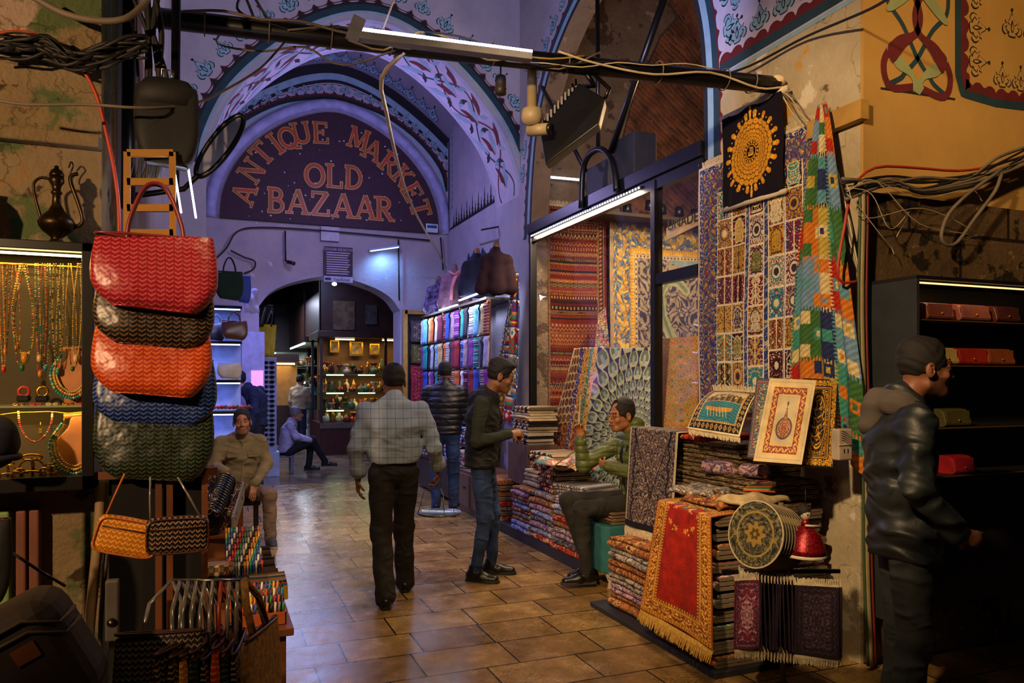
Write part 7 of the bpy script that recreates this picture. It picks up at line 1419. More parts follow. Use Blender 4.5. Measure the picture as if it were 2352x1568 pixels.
# ---------------- chevron canvas bags ----------------
def chevmat(name, base, line, f=34, g=60, rough=.36):
    N = NT(name); tc = N.n('ShaderNodeTexCoord'); b = N.b; b.inputs['Roughness'].default_value = rough; sp = N.n('ShaderNodeSeparateXYZ'); N.l(tc, sp, 3, 0)
    def M(op, a, v=None, b2=None):
        m = N.n('ShaderNodeMath', operation=op); (N.t.links.new(a, m.inputs[0])); 
        if v is not None: m.inputs[1].default_value = v
        if b2 is not None: N.t.links.new(b2, m.inputs[1])
        return m.outputs[0]
    X, Z = sp.outputs[0], sp.outputs[2]; tri = M('PINGPONG', M('MULTIPLY', X, f), .5); v = M('ADD', M('MULTIPLY', Z, g), None, M('MULTIPLY', tri, 1.1)); fr = M('FRACT', v); l1 = M('LESS_THAN', fr, .34); gap = M('GREATER_THAN', M('FRACT', M('MULTIPLY', X, f)), .12); ms = M('MULTIPLY', l1, None, gap)
    mx = N.n('ShaderNodeMix', data_type='RGBA'); N.t.links.new(ms, mx.inputs[0]); mx.inputs[6].default_value = (*hexc(base), 1); mx.inputs[7].default_value = (*hexc(line), 1); N.t.links.new(mx.outputs[2], b.inputs[0])
    n = N.n('ShaderNodeTexNoise', i_Scale=9.0, i_Detail=3.0); N.l(tc, n, 3); bp = N.n('ShaderNodeBump', i_Strength=.55, i_Distance=.03); N.l(n, bp, 0, 2); N.l(bp, b, 0, b.inputs.find('Normal')); return N.m
M_str = mat('strap_leather', '3a1410', .4); M_plw = mat('plastic_wrap', '6a625c', .2, var=.3, scale=20, spec=1.0)
def tote(name, label, pos, W, Hh, D, m, rz=0, hand=None, sm=None, tilt=0, group=None):
    e = empty(name, pos, rz); e.rotation_euler = (tilt, 0, rz); tag(e, label, 'bag', group); mb = MB(); n = 30; prof = [(0, .90, .35), (.05, .92, .5), (.3, .97, .85), (.62, 1.0, 1.0), (.82, .88, 1.0), (.95, .72, .9), (1.0, .62, .6)]; vs = []
    for t, w_, d_ in prof:
        for k in range(n):
            a = 2*PI*k/n; c, s = math.cos(a), math.sin(a); x = W/2*w_*math.copysign(abs(c)**.35, c); y = D/2*d_*math.copysign(abs(s)**.5, s)*(1+.12*math.sin(x*23+t*5)); vs.append((x, y, -Hh*t+.012*math.sin(x*9+t*3)))
    q = len(prof); mb.add(vs, [(i*n+k, (i+1)*n+k, (i+1)*n+(k+1) % n, i*n+(k+1) % n) for i in range(q-1) for k in range(n)]+[tuple(range((q-1)*n, q*n))], True); mb.build('body', m, e, sub=1)
    MB().tube([(W*.45*math.copysign(abs(math.cos(a))**.35, math.cos(a)), D*.175*math.sin(a), .004) for a in np.linspace(0, 2*PI, 25)[:-1]], .005, 6, closed=True).build('rim', sm or M_str, e)
    if hand:
        for sg in (1, -1): o = MB().tube(curve_pts([(-W*.22, sg*D*.12, -.05), (-W*.2, sg*D*.12, .05), (-W*.1, sg*.015, hand*.85), (0, sg*.012, hand), (W*.1, sg*.015, hand*.85), (W*.2, sg*D*.12, .05), (W*.22, sg*D*.12, -.05)], 30), .007, 8).build('handle', sm or M_str, e)
    return e
def bag_at(px, py, Y): p = oY(px, py, Y); return tuple(p)
CH = {'red': chevmat('canvas_red', '8c1622', 'c05058'), 'black': chevmat('canvas_black', '15100c', '6e5238'), 'orange': chevmat('canvas_orange', 'a8340e', 'd86a34'), 'blue': chevmat('canvas_blue', '0e1c50', '4a6ab0'), 'green': chevmat('canvas_green', '10180f', '3e4c36'), 'gold': chevmat('canvas_gold', 'b06a14', 'e0a040', 55, 60), 'bl2': chevmat('canvas_black_small', '14100c', '8a6a4c', 55, 60), 'grey': chevmat('canvas_grey', '2a2218', '9a8c78', 60, 60)}
tote('tote_bag', 'red chevron tote bag, topmost of the five hanging bags', bag_at(358, 546, 3.10), .44, .27, .16, CH['red'], .06, .20, mat('strap_red', '7a2a2c', .35)); tote('tote_bag', 'black chevron tote bag hanging just under the red one', bag_at(357, 640, 3.19), .43, .26, .15, CH['black'], .03)
tote('tote_bag', 'orange chevron tote bag, middle one of the five hanging bags', bag_at(352, 740, 3.21), .43, .28, .15, CH['orange'], -.03); tote('tote_bag', 'blue chevron tote bag hanging under the orange one', bag_at(360, 830, 3.33), .46, .25, .13, CH['blue'], .02); tote('tote_bag', 'dark green chevron tote bag, lowest of the five hanging bags', bag_at(357, 905, 3.35), .45, .34, .15, CH['green'])
def cambag(label, px, py, Y, m, ry, W=.205, Hh=.125):
    e = empty('shoulder_bag', bag_at(px, py, Y)); e.rotation_euler = (0, ry, .1); tag(e, label, 'bag'); o = MB().box((-W/2, -.03, -Hh/2), (W/2, .03, Hh/2)).build('body', m, e); md = o.modifiers.new('b', 'BEVEL'); md.width = .022; md.segments = 4
    out = [(W/2*math.copysign(abs(math.cos(a))**.4, math.cos(a)), Hh/2*math.copysign(abs(math.sin(a))**.4, math.sin(a))) for a in np.linspace(0, 2*PI, 33)[:-1]]
    for y in (-.028, .028): MB().tube([(x*.97, y, z*.96) for x, z in out], .0035, 6, closed=True).build('piping', M_str if m is not CH['gold'] else mat('strap_tan', 'a8581c', .4), e)
    MB().tube([(-W*.42, -.0305, Hh*.22), (W*.42, -.0305, Hh*.22)], .003, 6).build('zip', M_str, e); return e
g1 = cambag('mustard chevron shoulder bag hanging by a tan strap below the totes', 292, 1232, 2.95, CH['gold'], .28); g2 = cambag('black chevron shoulder bag hanging by clear-wrapped straps beside the mustard one', 408, 1228, 2.92, CH['bl2'], .02)
for e, col, pts in ((g1, MATS['strap_tan'], ((236, 1200), (262, 1140), (286, 1088))), (g1, M_plw, ((346, 1215), (344, 1150), (345, 1095))), (g2, M_plw, ((470, 1205), (440, 1150), (408, 1095)))):
    q = Matrix.Translation(e.location) @ e.rotation_euler.to_matrix().to_4x4(); qi = q.inverted(); MB().tube([qi @ Vector(oY(x, y, 2.95)) for x, y in pts], .010, 6, fl=.35).build('strap', col, e)
# black cloth stand the bags hang from
e = empty('bag_stand', (0, 0, 0)); tag(e, 'black draped stand with tan wooden bars carrying the bags', 'stand'); A0 = oY(250, 1100, 3.42); A1 = oY(470, 1100, 3.42); M_wdt = mat('tan_bar', '5e3212', .5)
MB().box((A0[0], 3.42, .0), (A1[0], 3.56, 1.24)).build('drape', mat('black_drape', '070605', .95), e); MB().box((A0[0]-.06, 3.36, 1.25), (A1[0]+.05, 3.40, 1.28)).build('bar', M_wdt, e)
for x in (oY(362, 1200, 3.3)[0], oY(388, 1200, 3.3)[0], oY(470, 1200, 3.3)[0]): MB().box((x-.012, 3.36, 0), (x+.012, 3.385, 1.25)).build('leg', M_wdt, e)
# narrow bags seen edge-on on a hook bar
hb = [oD(x, y, 2.35) for x, y in ((395, 1332), (565, 1332))]; pipe('hook_bar', hb, .005, 'steel bar over the bottom row of narrow tote bags', 'bar', Mst, sm=False)
NB = [('grey', 'grey chevron', -.2), ('bl2', 'black and brown', .9), ('bl2', 'brown-edged black', 1.1), ('gold', 'mustard-edged', 1.15), ('green', 'dark green', 1.2), ('bl2', 'second black', 1.3), ('orange', 'orange-red', 1.3), ('green', 'deep green', 1.35), ('bl2', 'last black', 1.4), ('w', 'woven straw', 1.1)]
M_straw = mat('straw', '7a5420', .9, var=.4, scale=60, bump=1, bscale=180)
for i, (c, nm, rz) in enumerate(NB):
    px = [365, 425, 440, 458, 475, 492, 515, 530, 548, 600][i]; py = [1455, 1475, 1480, 1478, 1470, 1485, 1462, 1470, 1475, 1445][i]; p = oD(px, py, 2.2+.02*i); m = M_straw if c == 'w' else CH[c]
    e = tote('narrow_tote', f'{nm} tote bag in the row at the bottom, {ORD[i].replace("lowest", "first")} from the left', tuple(p), .26, .36, .05, m, rz); top = hb[0]*(1-i/9)+hb[1]*(i/9) if i < 9 else oD(560, 1330, 2.35); R_i = Matrix.Rotation(-rz, 3, 'Z')
    for s_ in (-1, 1):
        a = Vector((s_*.05, 0, -.02)); b = R_i @ (Vector(top)-Vector(p)); k = M_straw if c == 'w' else (M_plw if i % 3 else mat('strap_rust', '8a2c14', .35) if i == 6 else M_plw); MB().tube([a, a*.5+b*.5+Vector((s_*.02, 0, .02)), b], .013 if c == 'w' else .0065, 7, fl=.5).build('handle', k, e)
# ladder, mirror, backpack, lit strips
e = empty('step_ladder', (0, 0, 0)); tag(e, 'yellow-brown step ladder standing behind the hanging bags', 'ladder'); M_lad = mat('ladder_yellow', '9a6a1c', .5); L = lambda x, y, Y=3.38: oY(x, y, Y)
for xx in ((292, 290), (396, 400)): MB().bar(L(xx[0], 350), L(xx[1], 1100), .025, .02).build('rail', M_lad, e)
for y in (352, 418, 478, 535): MB().bar(L(292, y), L(398, y), .02, .028).build('rung', M_lad, e)
M_wl = mat('white_led', 'ffffff', .5, emit=(.8, .78, 1.0), estr=9)
for k, (a, b) in enumerate((((432, 384), (450, 500)), ((402, 400), (416, 488)))): e = MB().bar(oY(*a, 3.6), oY(*b, 3.6), .022, .008).build('led_strip', M_wl); tag(e, ['bright upright lamp strip right of the ladder', 'slim upright lamp strip beside the ladder rail'][k], 'lamp'); MB().tube([oY(*a, 3.6), oY(a[0]-25, a[1]-120, 3.75), np.array([-.345, 3.8, 3.3])], .003, 5).build('wire', M_cabw, e)
lamp('POINT', tuple(oY(440, 440, 3.5)), 2.5, (.8, .8, 1.0), .05)
e = empty('round_mirror', oD(505, 335, 3.75)); tag(e, 'tilted oval mirror in a black frame left of the sign', 'mirror'); E_ = [(math.cos(a), math.sin(a)) for a in np.linspace(0, 2*PI, 33)[:-1]]; ux = np.array([.55, -.2, .80]); ux /= np.linalg.norm(ux); uy = np.array([-.55, .3, .45]); uy /= np.linalg.norm(uy); pt = lambda x, y: ux*.185*x+uy*.055*y
MB().tube([pt(x, y) for x, y in E_], .013, 8, closed=True).build('frame', M_black, e); MB().add([pt(x*.97, y*.97) for x, y in E_], [tuple(range(32))]).build('glass', mat('mirror_glass', '8a8aa0', .3, .45), e); MB().tube([pt(-1, 0), pt(-1.5, .3), np.array([-.34, 3.95, 2.5])-np.array(e.location)], .014, 8).build('arm', M_black, e)
e = tote('backpack', 'black rounded backpack hanging high beside the passage arch', tuple(oY(384, 205, 3.45)), .25, .32, .12, mat('nylon_black', '0a0a0c', .7, bump=.2)); e.children[0].rotation_euler = (0, 0, 0); o = MB().lathe([(0, 0), (.085, -.01), (.118, -.05), (.125, -.12)], seg=20, sx=1, sy=.45).build('top_dome', MATS['nylon_black'], e, (0, 0, .045)); MB().tube([(-.02, 0, .04), (-.02, 0, .08), (.02, 0, .08), (.02, 0, .04)], .006, 6).build('loop', Mst, e)
# ---------------- pens, wallets, belts on the sales table ----------------
e = empty('sales_table', (0, 0, 0)); tag(e, 'wooden sales table with pens and wallets left of the passage', 'table'); M_tw = mat('table_wood', '6a3c1a', .5, var=.25, scale=5); zt = .70
MB().box((-.06, 2.98, zt-.03), (.30, 4.7, zt)).build('top', M_tw, e, bevel=.004); [MB().box((x, y, 0), (x+.035, y+.035, zt-.03)).build('leg', M_tw, e) for x, y in ((.24, 3.02), (-.04, 3.02), (.24, 4.6), (-.04, 4.6))]
PC = ['c8402c', 'd8a83a', '2c7a4c', '2c4ca8', 'c8c0b0', '3a2a5a', 'd87a34', '8c1c3c', '1c8a94', '6a6a74', 'e0d8c8', '101014']; PNm = ['red', 'yellow', 'green', 'blue', 'white', 'purple', 'orange', 'wine', 'turquoise', 'grey', 'ivory', 'black']
PM = [mat('pen_'+n, c, .35, var=.05) for n, c in zip(PNm, PC)]; proto = {}
def pen(p, k, lab, grp, h=.075, tilt=(0, 0)):
    if k not in proto:
        e = MB().tube([(0, 0, 0), (0, 0, h*.55), (0, 0, h*.56), (0, 0, h)], [.0038, .0038, .0048, .0042], 7).build('pen', PM[k]); MB().tube([(.005, 0, h*.62), (.005, 0, h*.98)], .0012, 5).build('clip', Mst, e); proto[k] = e
    else: e = copy_tree(proto[k])
    e.location = p; e.rotation_euler = (tilt[0], tilt[1], 0); tag(e, lab, 'pen', grp)
def goods_box(px, py, Yf, w_, d_, h_, label, m): p = oY(px, py, Yf); e = empty('goods_box', (p[0], Yf, zt)); tag(e, label, 'box'); [MB().box(a, b).build('side', m, e, bevel=.001) for a, b in (((-w_/2, 0, 0), (w_/2, .006, h_)), ((-w_/2, d_, 0), (w_/2, d_+.006, h_)), ((-w_/2, 0, 0), (-w_/2+.006, d_, h_)), ((w_/2-.006, 0, 0), (w_/2, d_, h_)))]; MB().box((-w_/2, 0, 0), (w_/2, d_, .004)).build('bottom', m, e); return e
M_obx = mat('orange_card', 'a8501c', .6); b1 = goods_box(605, 1410, 3.03, .17, .16, .05, 'orange box of pens at the near corner of the sales table', M_obx); b2 = goods_box(562, 1330, 3.30, .145, .12, .085, 'orange box packed with black wallets on the sales table', M_obx)
for r_ in range(4):
    for c in range(11): pen((b1.location.x-.075+c*.0148, 3.045+r_*.028, zt+.01+r_*.02), (c*5+r_*3) % 12, f'{PNm[(c*5+r_*3) % 12]} pen standing in the near orange box', f'{PNm[(c*5+r_*3) % 12]} pens in the near orange box', tilt=(-.35, .05))
pr_ = oY(560, 1270, 3.48); 
MB().box((pr_[0]-.075, 3.44, zt), (pr_[0]+.075, 3.78, zt+.10)).build('pen_stand', mat('stand_black', '0e0c0c', .4), bevel=.004); tag(bpy.data.objects['pen_stand'], 'black stepped stand of pens in the middle of the sales table', 'pen stand')
for r_ in range(7):
    for c in range(13): k = (c*7+r_*5) % 12; pen((pr_[0]-.07+c*.0118, 3.455+r_*.045, zt+.085+r_*.017), k, f'{PNm[k]} pen in the rows on the black pen stand', f'{PNm[k]} pens on the black pen stand', tilt=(-.45, .05))
VW = {}
def vwallet(p, col, lab, grp, s=.07, h=.055, rz=0):
    m = mat('wallet_'+col, col, .4)
    if col not in VW: e = MB().add([(-s, 0, 0), (-s, 0, h), (0, -.035, h), (0, -.035, 0), (s, 0, h), (s, 0, 0)], [(0, 1, 2, 3), (3, 2, 4, 5)]).build('card_wallet', m, solid=.006); VW[col] = e
    else: e = VW[col].copy(); COL.objects.link(e)
    e.location = p; e.rotation_euler = (-.2, 0, rz); tag(e, lab, 'wallet', grp)
for k, (c, n) in enumerate((('c8a02c', 'yellow'), ('2c4ca8', 'blue'), ('c8402c', 'red'), ('1c1c20', 'black'), ('a8a098', 'grey'), ('d87a34', 'orange'), ('2c6a8c', 'teal'), ('d0a8b0', 'pink'), ('8a6a1c', 'mustard'))): vwallet((b1.location.x+.035, 3.20+k*.018, zt+.05+k*.003), c, f'{n} folded card wallet in the fan behind the near pens', 'card wallets fanned behind the near pens')
for g_, (Y0, nm) in enumerate(((3.45, 'near'), (3.68, 'middle'), (3.95, 'far'))):
    for k in range(6): vwallet((.22-.0*g_, Y0+k*.03, zt+.01+k*.004), ['16161a', '3a3c44', '5a4038'][(k+g_) % 3], f'dark folded wallet in the {nm} fan at the table edge, {ORD[k].replace("lowest", "nearest")}', f'dark wallets in the {nm} fan at the table edge')
for k in range(8): o = MB().box((-.007, 0, 0), (.007, .08, .10)).build('black_wallet', mat('wallet_black', '0c0c0e', .3), None, (b2.location.x-.056+k*.016, 3.32, zt+.01), bevel=.002); tag(o, 'black wallet standing in the orange box', 'wallet', 'black wallets standing in the orange box')
def checker():
    N = NT('checked_canvas'); tc = N.n('ShaderNodeTexCoord'); c = N.n('ShaderNodeTexChecker', i_Scale=50.0); c.inputs[1].default_value = (*hexc('a88c6c'), 1); c.inputs[2].default_value = (*hexc('6a4a34'), 1); N.l(tc, c, 3); N.l(c, N.b); return N.m
o = MB().box((-.065, -.03, 0), (.065, .06, .05)).build('checked_pouch', checker(), None, tuple(oY(502, 1250, 3.5)), bevel=.008); tag(o, 'pale checked pouch left of the pen stand', 'pouch'); o.location.z = zt+.10
MB().box((-.09, -.07, 0), (.07, .1, .1)).build('display_riser', mat('riser_black', '0c0b0b', .4), None, (o.location.x, o.location.y, zt), bevel=.004); tag(bpy.data.objects['display_riser'], 'black riser under the checked pouch', 'riser')
# rings of rolled belts
M_belt = mat('belt_black', '0a0a0b', .25)
tb = empty('belt_trough', (0, 0, 0)); tag(tb, 'raised wooden trough holding the rolled black belts', 'trough'); q0, q1 = oD(488, 1222, 4.0), oD(520, 1135, 4.7); MB().bar(q0-np.array([0, 0, .03]), q1-np.array([0, 0, .03]), .2, .012).build('base', M_tw, tb); MB().bar(q0+np.array([.1, 0, .02]), q1+np.array([.1, 0, .02]), .012, .11).build('side', mat('trough_side', '8a8478', .5), tb)
for k in range(2):
    q = q0+(q1-q0)*(.05+.9*k); MB().box((q[0]-.09, q[1]-.02, zt), (q[0]+.1, q[1]+.02, q[2]-.03)).build('support', M_tw, tb)
pb = MB().tube([(.062*math.cos(a), 0, .062*math.sin(a)) for a in np.linspace(0, 2*PI, 21)[:-1]], .016, 8, closed=True).build('rolled_belt', M_belt); 
for k in range(15):
    o = pb if k == 0 else pb.copy(); 
    if k: COL.objects.link(o)
    o.location = tuple(q0+(q1-q0)*(k/14)+np.array([-.02, 0, .062])); o.rotation_euler = (.25, 0, .1); tag(o, 'rolled glossy black belt in the raised trough', 'belt', 'rolled black belts in the trough')
M_met = [mat('trinket_gold', 'c8922c', .25, .9), mat('trinket_violet', '5a3a7a', .3, .7), mat('trinket_silver', 'b8b0b8', .2, .9)]
rr = random.Random(21); BR_ = []
for k in range(60):
    t = rr.random(); p = (q0+(q1-q0)*t+np.array([.075+rr.uniform(-.02, .02), 0, rr.uniform(.0, .08)])) if k < 38 else oD(rr.uniform(468, 500), rr.uniform(1075, 1180), 3.9); r_ = .016
    o = MB().tube([(r_*math.cos(a), 0, r_*math.sin(a)) for a in np.linspace(0, 2*PI, 11)[:-1]], .003, 5, closed=True).build('bracelet', M_met[k % 3]) if k < 3 else BR_[k % 3].copy()
    if k < 3: BR_.append(o)
    if k >= 3: COL.objects.link(o)
    o.location = tuple(p); o.rotation_euler = (rr.uniform(0, 3), rr.uniform(0, 3), rr.uniform(0, 3)); s_ = 'by the belt trough' if k < 38 else 'hanging beside the green tote'; tag(o, f'small shiny beaded bracelet in the bunch {s_}', 'bracelet', f'shiny bracelets {s_}')
# ---------------- lit bag shelves and sunglasses ----------------
e = empty('bag_shelves', (0, 9.42, 0)); tag(e, 'blue-lit glass shelves of handbags left of the doorway', 'shelf unit'); M_bl = mat('lit_blue_panel', '8a9ad8', .5); x1s = .36
MB().box((-.30, .38, .1), (x1s, .42, 2.55)).build('back', M_bl, e); MB().box((-.30, 0, 0), (x1s, .42, .72)).build('base', mat('base_dark', '3a3034', .5), e)
for y in (700, 782, 872, 945, 1030): z = oY(525, y, 9.3)[2]; MB().box((-.30, 0, z-.03), (x1s, .40, z)).build('shelf', mat('shelf_black', '14141a', .3), e); MB().tube([(-.28, .02, z-.04), (x1s-.02, .02, z-.04)], .008, 6).build('tube_lamp', mat('blue_tube', 'ffffff', .5, emit=(.35, .5, 1.0), estr=8), e); lamp('AREA', (.03, 9.45, z-.05), 2.6, (.35, .45, 1.0), .5, (.03, 9.5, 0), size_y=.05)
def hbag(label, px, py, Y, W, Hh, D, m, hand=.1): p = oY(px, py, Y); return tote('handbag', label, (p[0], p[1], p[2]), W, Hh, D, m, .1, hand, m)
Mbr = mat('bag_brown', '4a2c22', .4); hbag('brown structured handbag with gold clasp on the lit shelves', 538, 738, 9.28, .30, .21, .14, Mbr, .11); hbag('slate grey handbag left of the brown one on the lit shelves', 497, 742, 9.5, .20, .20, .12, mat('bag_slate', '3a4058', .4), .1)
hbag('grey-white gathered pouch bag on the lit shelves', 527, 836, 9.3, .27, .17, .14, mat('bag_pale', 'a8a098', .7, bump=.8, bscale=30), None); hbag('dark green fuzzy bag hanging above the lit shelves', 527, 625, 8.9, .30, .30, .14, mat('bag_fuzzy', '0c2a1a', .95, bump=1, bscale=80), .16); hbag('small bright blue bag behind the green fuzzy one', 560, 635, 9.2, .16, .30, .1, mat('bag_blue', '1c3a9a', .6), None)
o = drape_top('clear_bag', 'clear plastic bag hanging at the left of the doorway', *oY(577, 690, 9.4), .16, .3, mat('clear_plastic', 'b0b0cc', .15, alpha=.5), 0, .03); o.rotation_euler = (1.3, 0, .2)
rr = random.Random(4)
for k in range(9): p = oY(490+k*9, 938, 9.46); o = MB().tube([(0, 0, 0), (.05, 0, .03), (.09, 0, .0)], [.012, .02, .01], 7).build('small_purse', mat(['purse_pink', 'purse_red', 'purse_brown'][k % 3], ['b04a6a', '8c2024', '4a342a'][k % 3], .5), None, tuple(p)); tag(o, 'small purse lying in the row on the lower lit shelf', 'purse', 'small purses on the lower lit shelf')
hb_ = empty('white_display', oY(585, 900, 11.92)); tag(hb_, 'white and pink lit display panel behind the sunglasses rack', 'display'); MB().box((-.18, 0, -.7), (.14, .05, .9)).build('panel', mat('panel_white', 'a8a8c8', .5), hb_); MB().box((-.05, -.012, -.05), (.12, 0, .32)).build('screen', mat('pink_screen', 'd070c0', .5, emit=(.8, .3, .9), estr=1.2), hb_)
p = fl(617, 1093); sr = empty('sunglasses_rack', (p[0], p[1], 0)); tag(sr, 'white upright rack filled with sunglasses beside the doorway', 'rack'); M_wr = mat('rack_white', 'a8b4e0', .4); MB().box((-.15, -.11, 0), (.17, .15, .42)).build('base', M_wr, sr, bevel=.006); MB().box((-.13, -.02, .42), (.13, .03, 2.03)).build('panel', M_wr, sr, bevel=.004)
M_len = mat('lens_dark', '101428', .1); sg0 = None
for k in range(18):
    z = 1.94-k*.082
    if sg0 is None:
        sg0 = empty('sunglasses', (0, 0, 0))
        for s_ in (1, -1): MB().prism([(s_*.034+.028*math.cos(a), .022*math.sin(a)) for a in np.linspace(0, 2*PI, 13)[:-1]], 0, .004, lambda u, v, t: (u, t, v)).build('lens', M_len, sg0); MB().tube([(s_*.066, 0, .008), (s_*.066, .07, .005)], .003, 5).build('temple', M_len, sg0)
        MB().tube([(-.012, 0, .01), (.012, 0, .01)], .003, 5).build('bridge', M_len, sg0); e = sg0
    else: e = copy_tree(sg0)
    e.location = (p[0], p[1]-.045, z); e.rotation_euler = (0, 0, -.15); e.scale = (1.5, 1, 1.25); tag(e, f'dark sunglasses on the white rack, {"topmost" if k == 0 else "lowest" if k == 17 else "row "+["", "two", "three", "four", "five", "six", "seven", "eight", "nine", "ten", "eleven", "twelve", "thirteen", "fourteen", "fifteen", "sixteen", "seventeen"][k]+" from the top"}', 'sunglasses', 'sunglasses on the white rack')
# ---------------- back wall fittings ----------------
lb = oY(777, 607, 11.93); bn = empty('hanging_banner', lb); tag(bn, 'maroon banner of white text hanging over the doorway arch', 'banner'); M_ban = mat('banner_maroon', '2c0e2a', .6); M_ink = mat('ink_white', 'b0a8c0', .7); dpx = 11.93/1.0/1740*1.02
bl, brt, bt, bb = oY(744, 568, 11.93)-lb, oY(810, 571, 11.93)-lb, oY(777, 567, 11.93)[2]-lb[2], oY(777, 648, 11.93)[2]-lb[2]
MB().box((bl[0], 0, bb), (brt[0], .01, bt)).build('cloth', M_ban, bn); MB().box((bl[0], -.004, bb), (brt[0], 0, bb+.09)).build('footer', mat('banner_pale', 'a8a4b8', .6), bn)
def Tm(x, y, z): return Matrix(((1, 0, 0, x), (0, 0, -1, y), (0, 1, 0, z), (0, 0, 0, 1)))
bc = (bl[0]+brt[0])/2; text_mesh('heading', 'CEVAHIR BEDESTEN', .052, Tm(bc, -.003, bt-.06), M_ink, .001, bn)
for k in range(10): MB().box((bl[0]+.04, -.002, bt-.10-k*.036), (brt[0]-.04-.05*((k*37) % 5)/5, -.0005, bt-.084-k*.036)).build('text_line', M_ink, bn)
text_mesh('footer_text', 'YapıKredi', .065, Tm(bc+.05, -.007, bb+.02), mat('ink_blue', '1c2c5c', .6), .001, bn); [MB().lathe([(.012, 0), (.02, 0), (.02, .003), (.012, .003)], seg=14, M=Matrix.Translation((bl[0]+.03+k*.03, -.005, bb+.045)) @ Matrix.Rotation(PI/2, 4, 'X')).build('footer_mark', MATS['ink_blue'], bn) for k in range(3)]
o = MB().box((-.14, -.01, -.11), (.14, .0, .11)).build('paper_notice', mat('paper', 'a8a4b4', .6), None, tuple(oY(758, 537, 11.94)), bevel=.002); tag(o, 'pale blank notice fixed under the sign above the banner', 'notice')
e = empty('wall_lamp', oY(882, 569, 11.85)); tag(e, 'slanting tube lamp on the back wall right of the banner', 'lamp'); MB().bar((-.24, .0, -.05), (.24, 0, .04), .05, .035).build('housing', mat('lamp_white', '8a98c0', .4), e); MB().bar((-.22, -.02, -.07), (.23, -.02, .02), .02, .012).build('tube', mat('cyan_tube', 'ffffff', .5, emit=(.35, .6, 1.0), estr=6), e)
e = empty('security_camera', oY(668, 603, 11.9)); tag(e, 'small black camera on the back wall left of the banner', 'camera'); MB().tube([(-.05, 0, .01), (.05, -.06, -.02)], .028, 10).build('body', M_black, e); MB().tube([(-.04, .0, .01), (-.05, .1, .05)], .008, 6).build('bracket', M_black, e)
for k, pts in enumerate(([(455, 640), (490, 600), (520, 570), (545, 532), (600, 522), (750, 530), (990, 552)], [(530, 575), (560, 590), (585, 600), (582, 618), (560, 628)], [(655, 530), (656, 600)], [(915, 550), (917, 690)], [(1012, 545), (1018, 620)])): pipe('wall_cable', [oY(x, y, 11.93) for x, y in pts], .012, ['long dark cable running under the sign', 'kinked dark conduit left on the back wall', 'thin cable dropping to the small black camera', 'thin cable down the right of the doorway', 'cable pair at the right corner of the back wall'][k], 'cable', M_cabb)
e = empty('hall_lamp', oY(768, 652, 12.25)); tag(e, 'blue-white spot lamp just inside the doorway arch', 'lamp'); MB().ball((0, 0, 0), .04, 10, 7, (1, 1, .7)).build('bulb', mat('spot_glow', 'ffffff', .5, emit=(.6, .8, 1.0), estr=14), e); MB().box((-.05, -.03, .05), (.05, .03, .2)).build('mount', M_black, e)
# framed rug panel right of the doorway
e = empty('rug_showcase', (0, 11.9, 0)); tag(e, 'yellow-framed panel of three small rugs right of the doorway', 'display frame'); a = oY(930, 712, 11.9); b = oY(985, 1075, 11.9); M_yf = mat('frame_yellow', 'a87c2c', .5)
MB().box((a[0], .04, b[2]), (b[0]+.1, .09, a[2])).build('backing', M_dark, e)
for x in (a[0], b[0]+.05): MB().box((x-.03, -.02, b[2]), (x+.04, .04, a[2])).build('frame', M_yf, e)
MB().box((a[0], -.02, a[2]-.06), (b[0]+.08, .04, a[2])).build('frame', M_yf, e)
for k, (y0, y1, nm, pal) in enumerate(((735, 785, 'grey lozenge rug, upper of three in the yellow frame', H3('5a4a4c', '1c1c2c', '7a6a60', '2c2430', '8a7a6a', '3a3038')), (790, 835, 'olive patterned rug, middle of three in the yellow frame', H3('5a5030', '2c2818', '8a7a4a', '3a3420', 'a8945a', '2c2818')), (838, 925, 'crimson patterned rug, lowest of three in the yellow frame', H3('8c2034', 'b84a5a', 'c86a6a', '5a1424', 'a83a4a', '7a1c2c')))):
    p = oY(943, y0, 11.84); q = oY(981, y1, 11.84); r_ = empty('small_rug', (p[0], 11.84, 0)); tag(r_, nm, 'rug'); wall_sheet('pile', 'Y', 0, q[0]-p[0], p[2], q[2], 0, rug_classic(50, 80, pal, k+50, k=7, med=False), r_, .01, k)
# shawl stall along the right passage wall
def mannequin(px, py, X, nm, m, m2=None, s=1.0):
    p = oX(px, py, X); e = empty('shawl_bust', tuple(p), -.3); tag(e, nm+' on a bust above the scarf racks', 'shawl display'); f = Field((-.35, -.3, -.62), (.35, .3, .2), .014)
    f.cone((0, 0, .02), (0, 0, -.12), .06, .09, .04); f.cone((-.15, 0, -.14), (.15, 0, -.14), .075, .075, .06); f.cone((-.14, 0, -.16), (-.20, 0, -.52), .09, .10, .05); f.cone((.14, 0, -.16), (.20, 0, -.52), .09, .10, .05); f.cone((0, 0, -.15), (0, -.02, -.5), .13, .14, .05); f.mesh('shawl', m, e, None, .006, 26, int(px)); MB().lathe([(0, .14), (.03, .13), (.045, .08), (.05, 0), (0, 0)]).build('neck', mat('bust_tan', '8a5c44', .6), e)
    if m2: MB().tube(curve_pts([(-.09, -.07, .0), (0, -.13, -.05), (.09, -.08, .02), (.0, -.15, -.12), (-.05, -.16, -.3), (-.06, -.16, -.48)], 20), .04, 8, fl=.5).build('scarf', m2, e)
    e.scale = (s, s, s); return e
def clothm(n, c, c2=None): return mat('shawl_'+n, c, .95, col2=c2, scale=14, bump=.6, bscale=120)
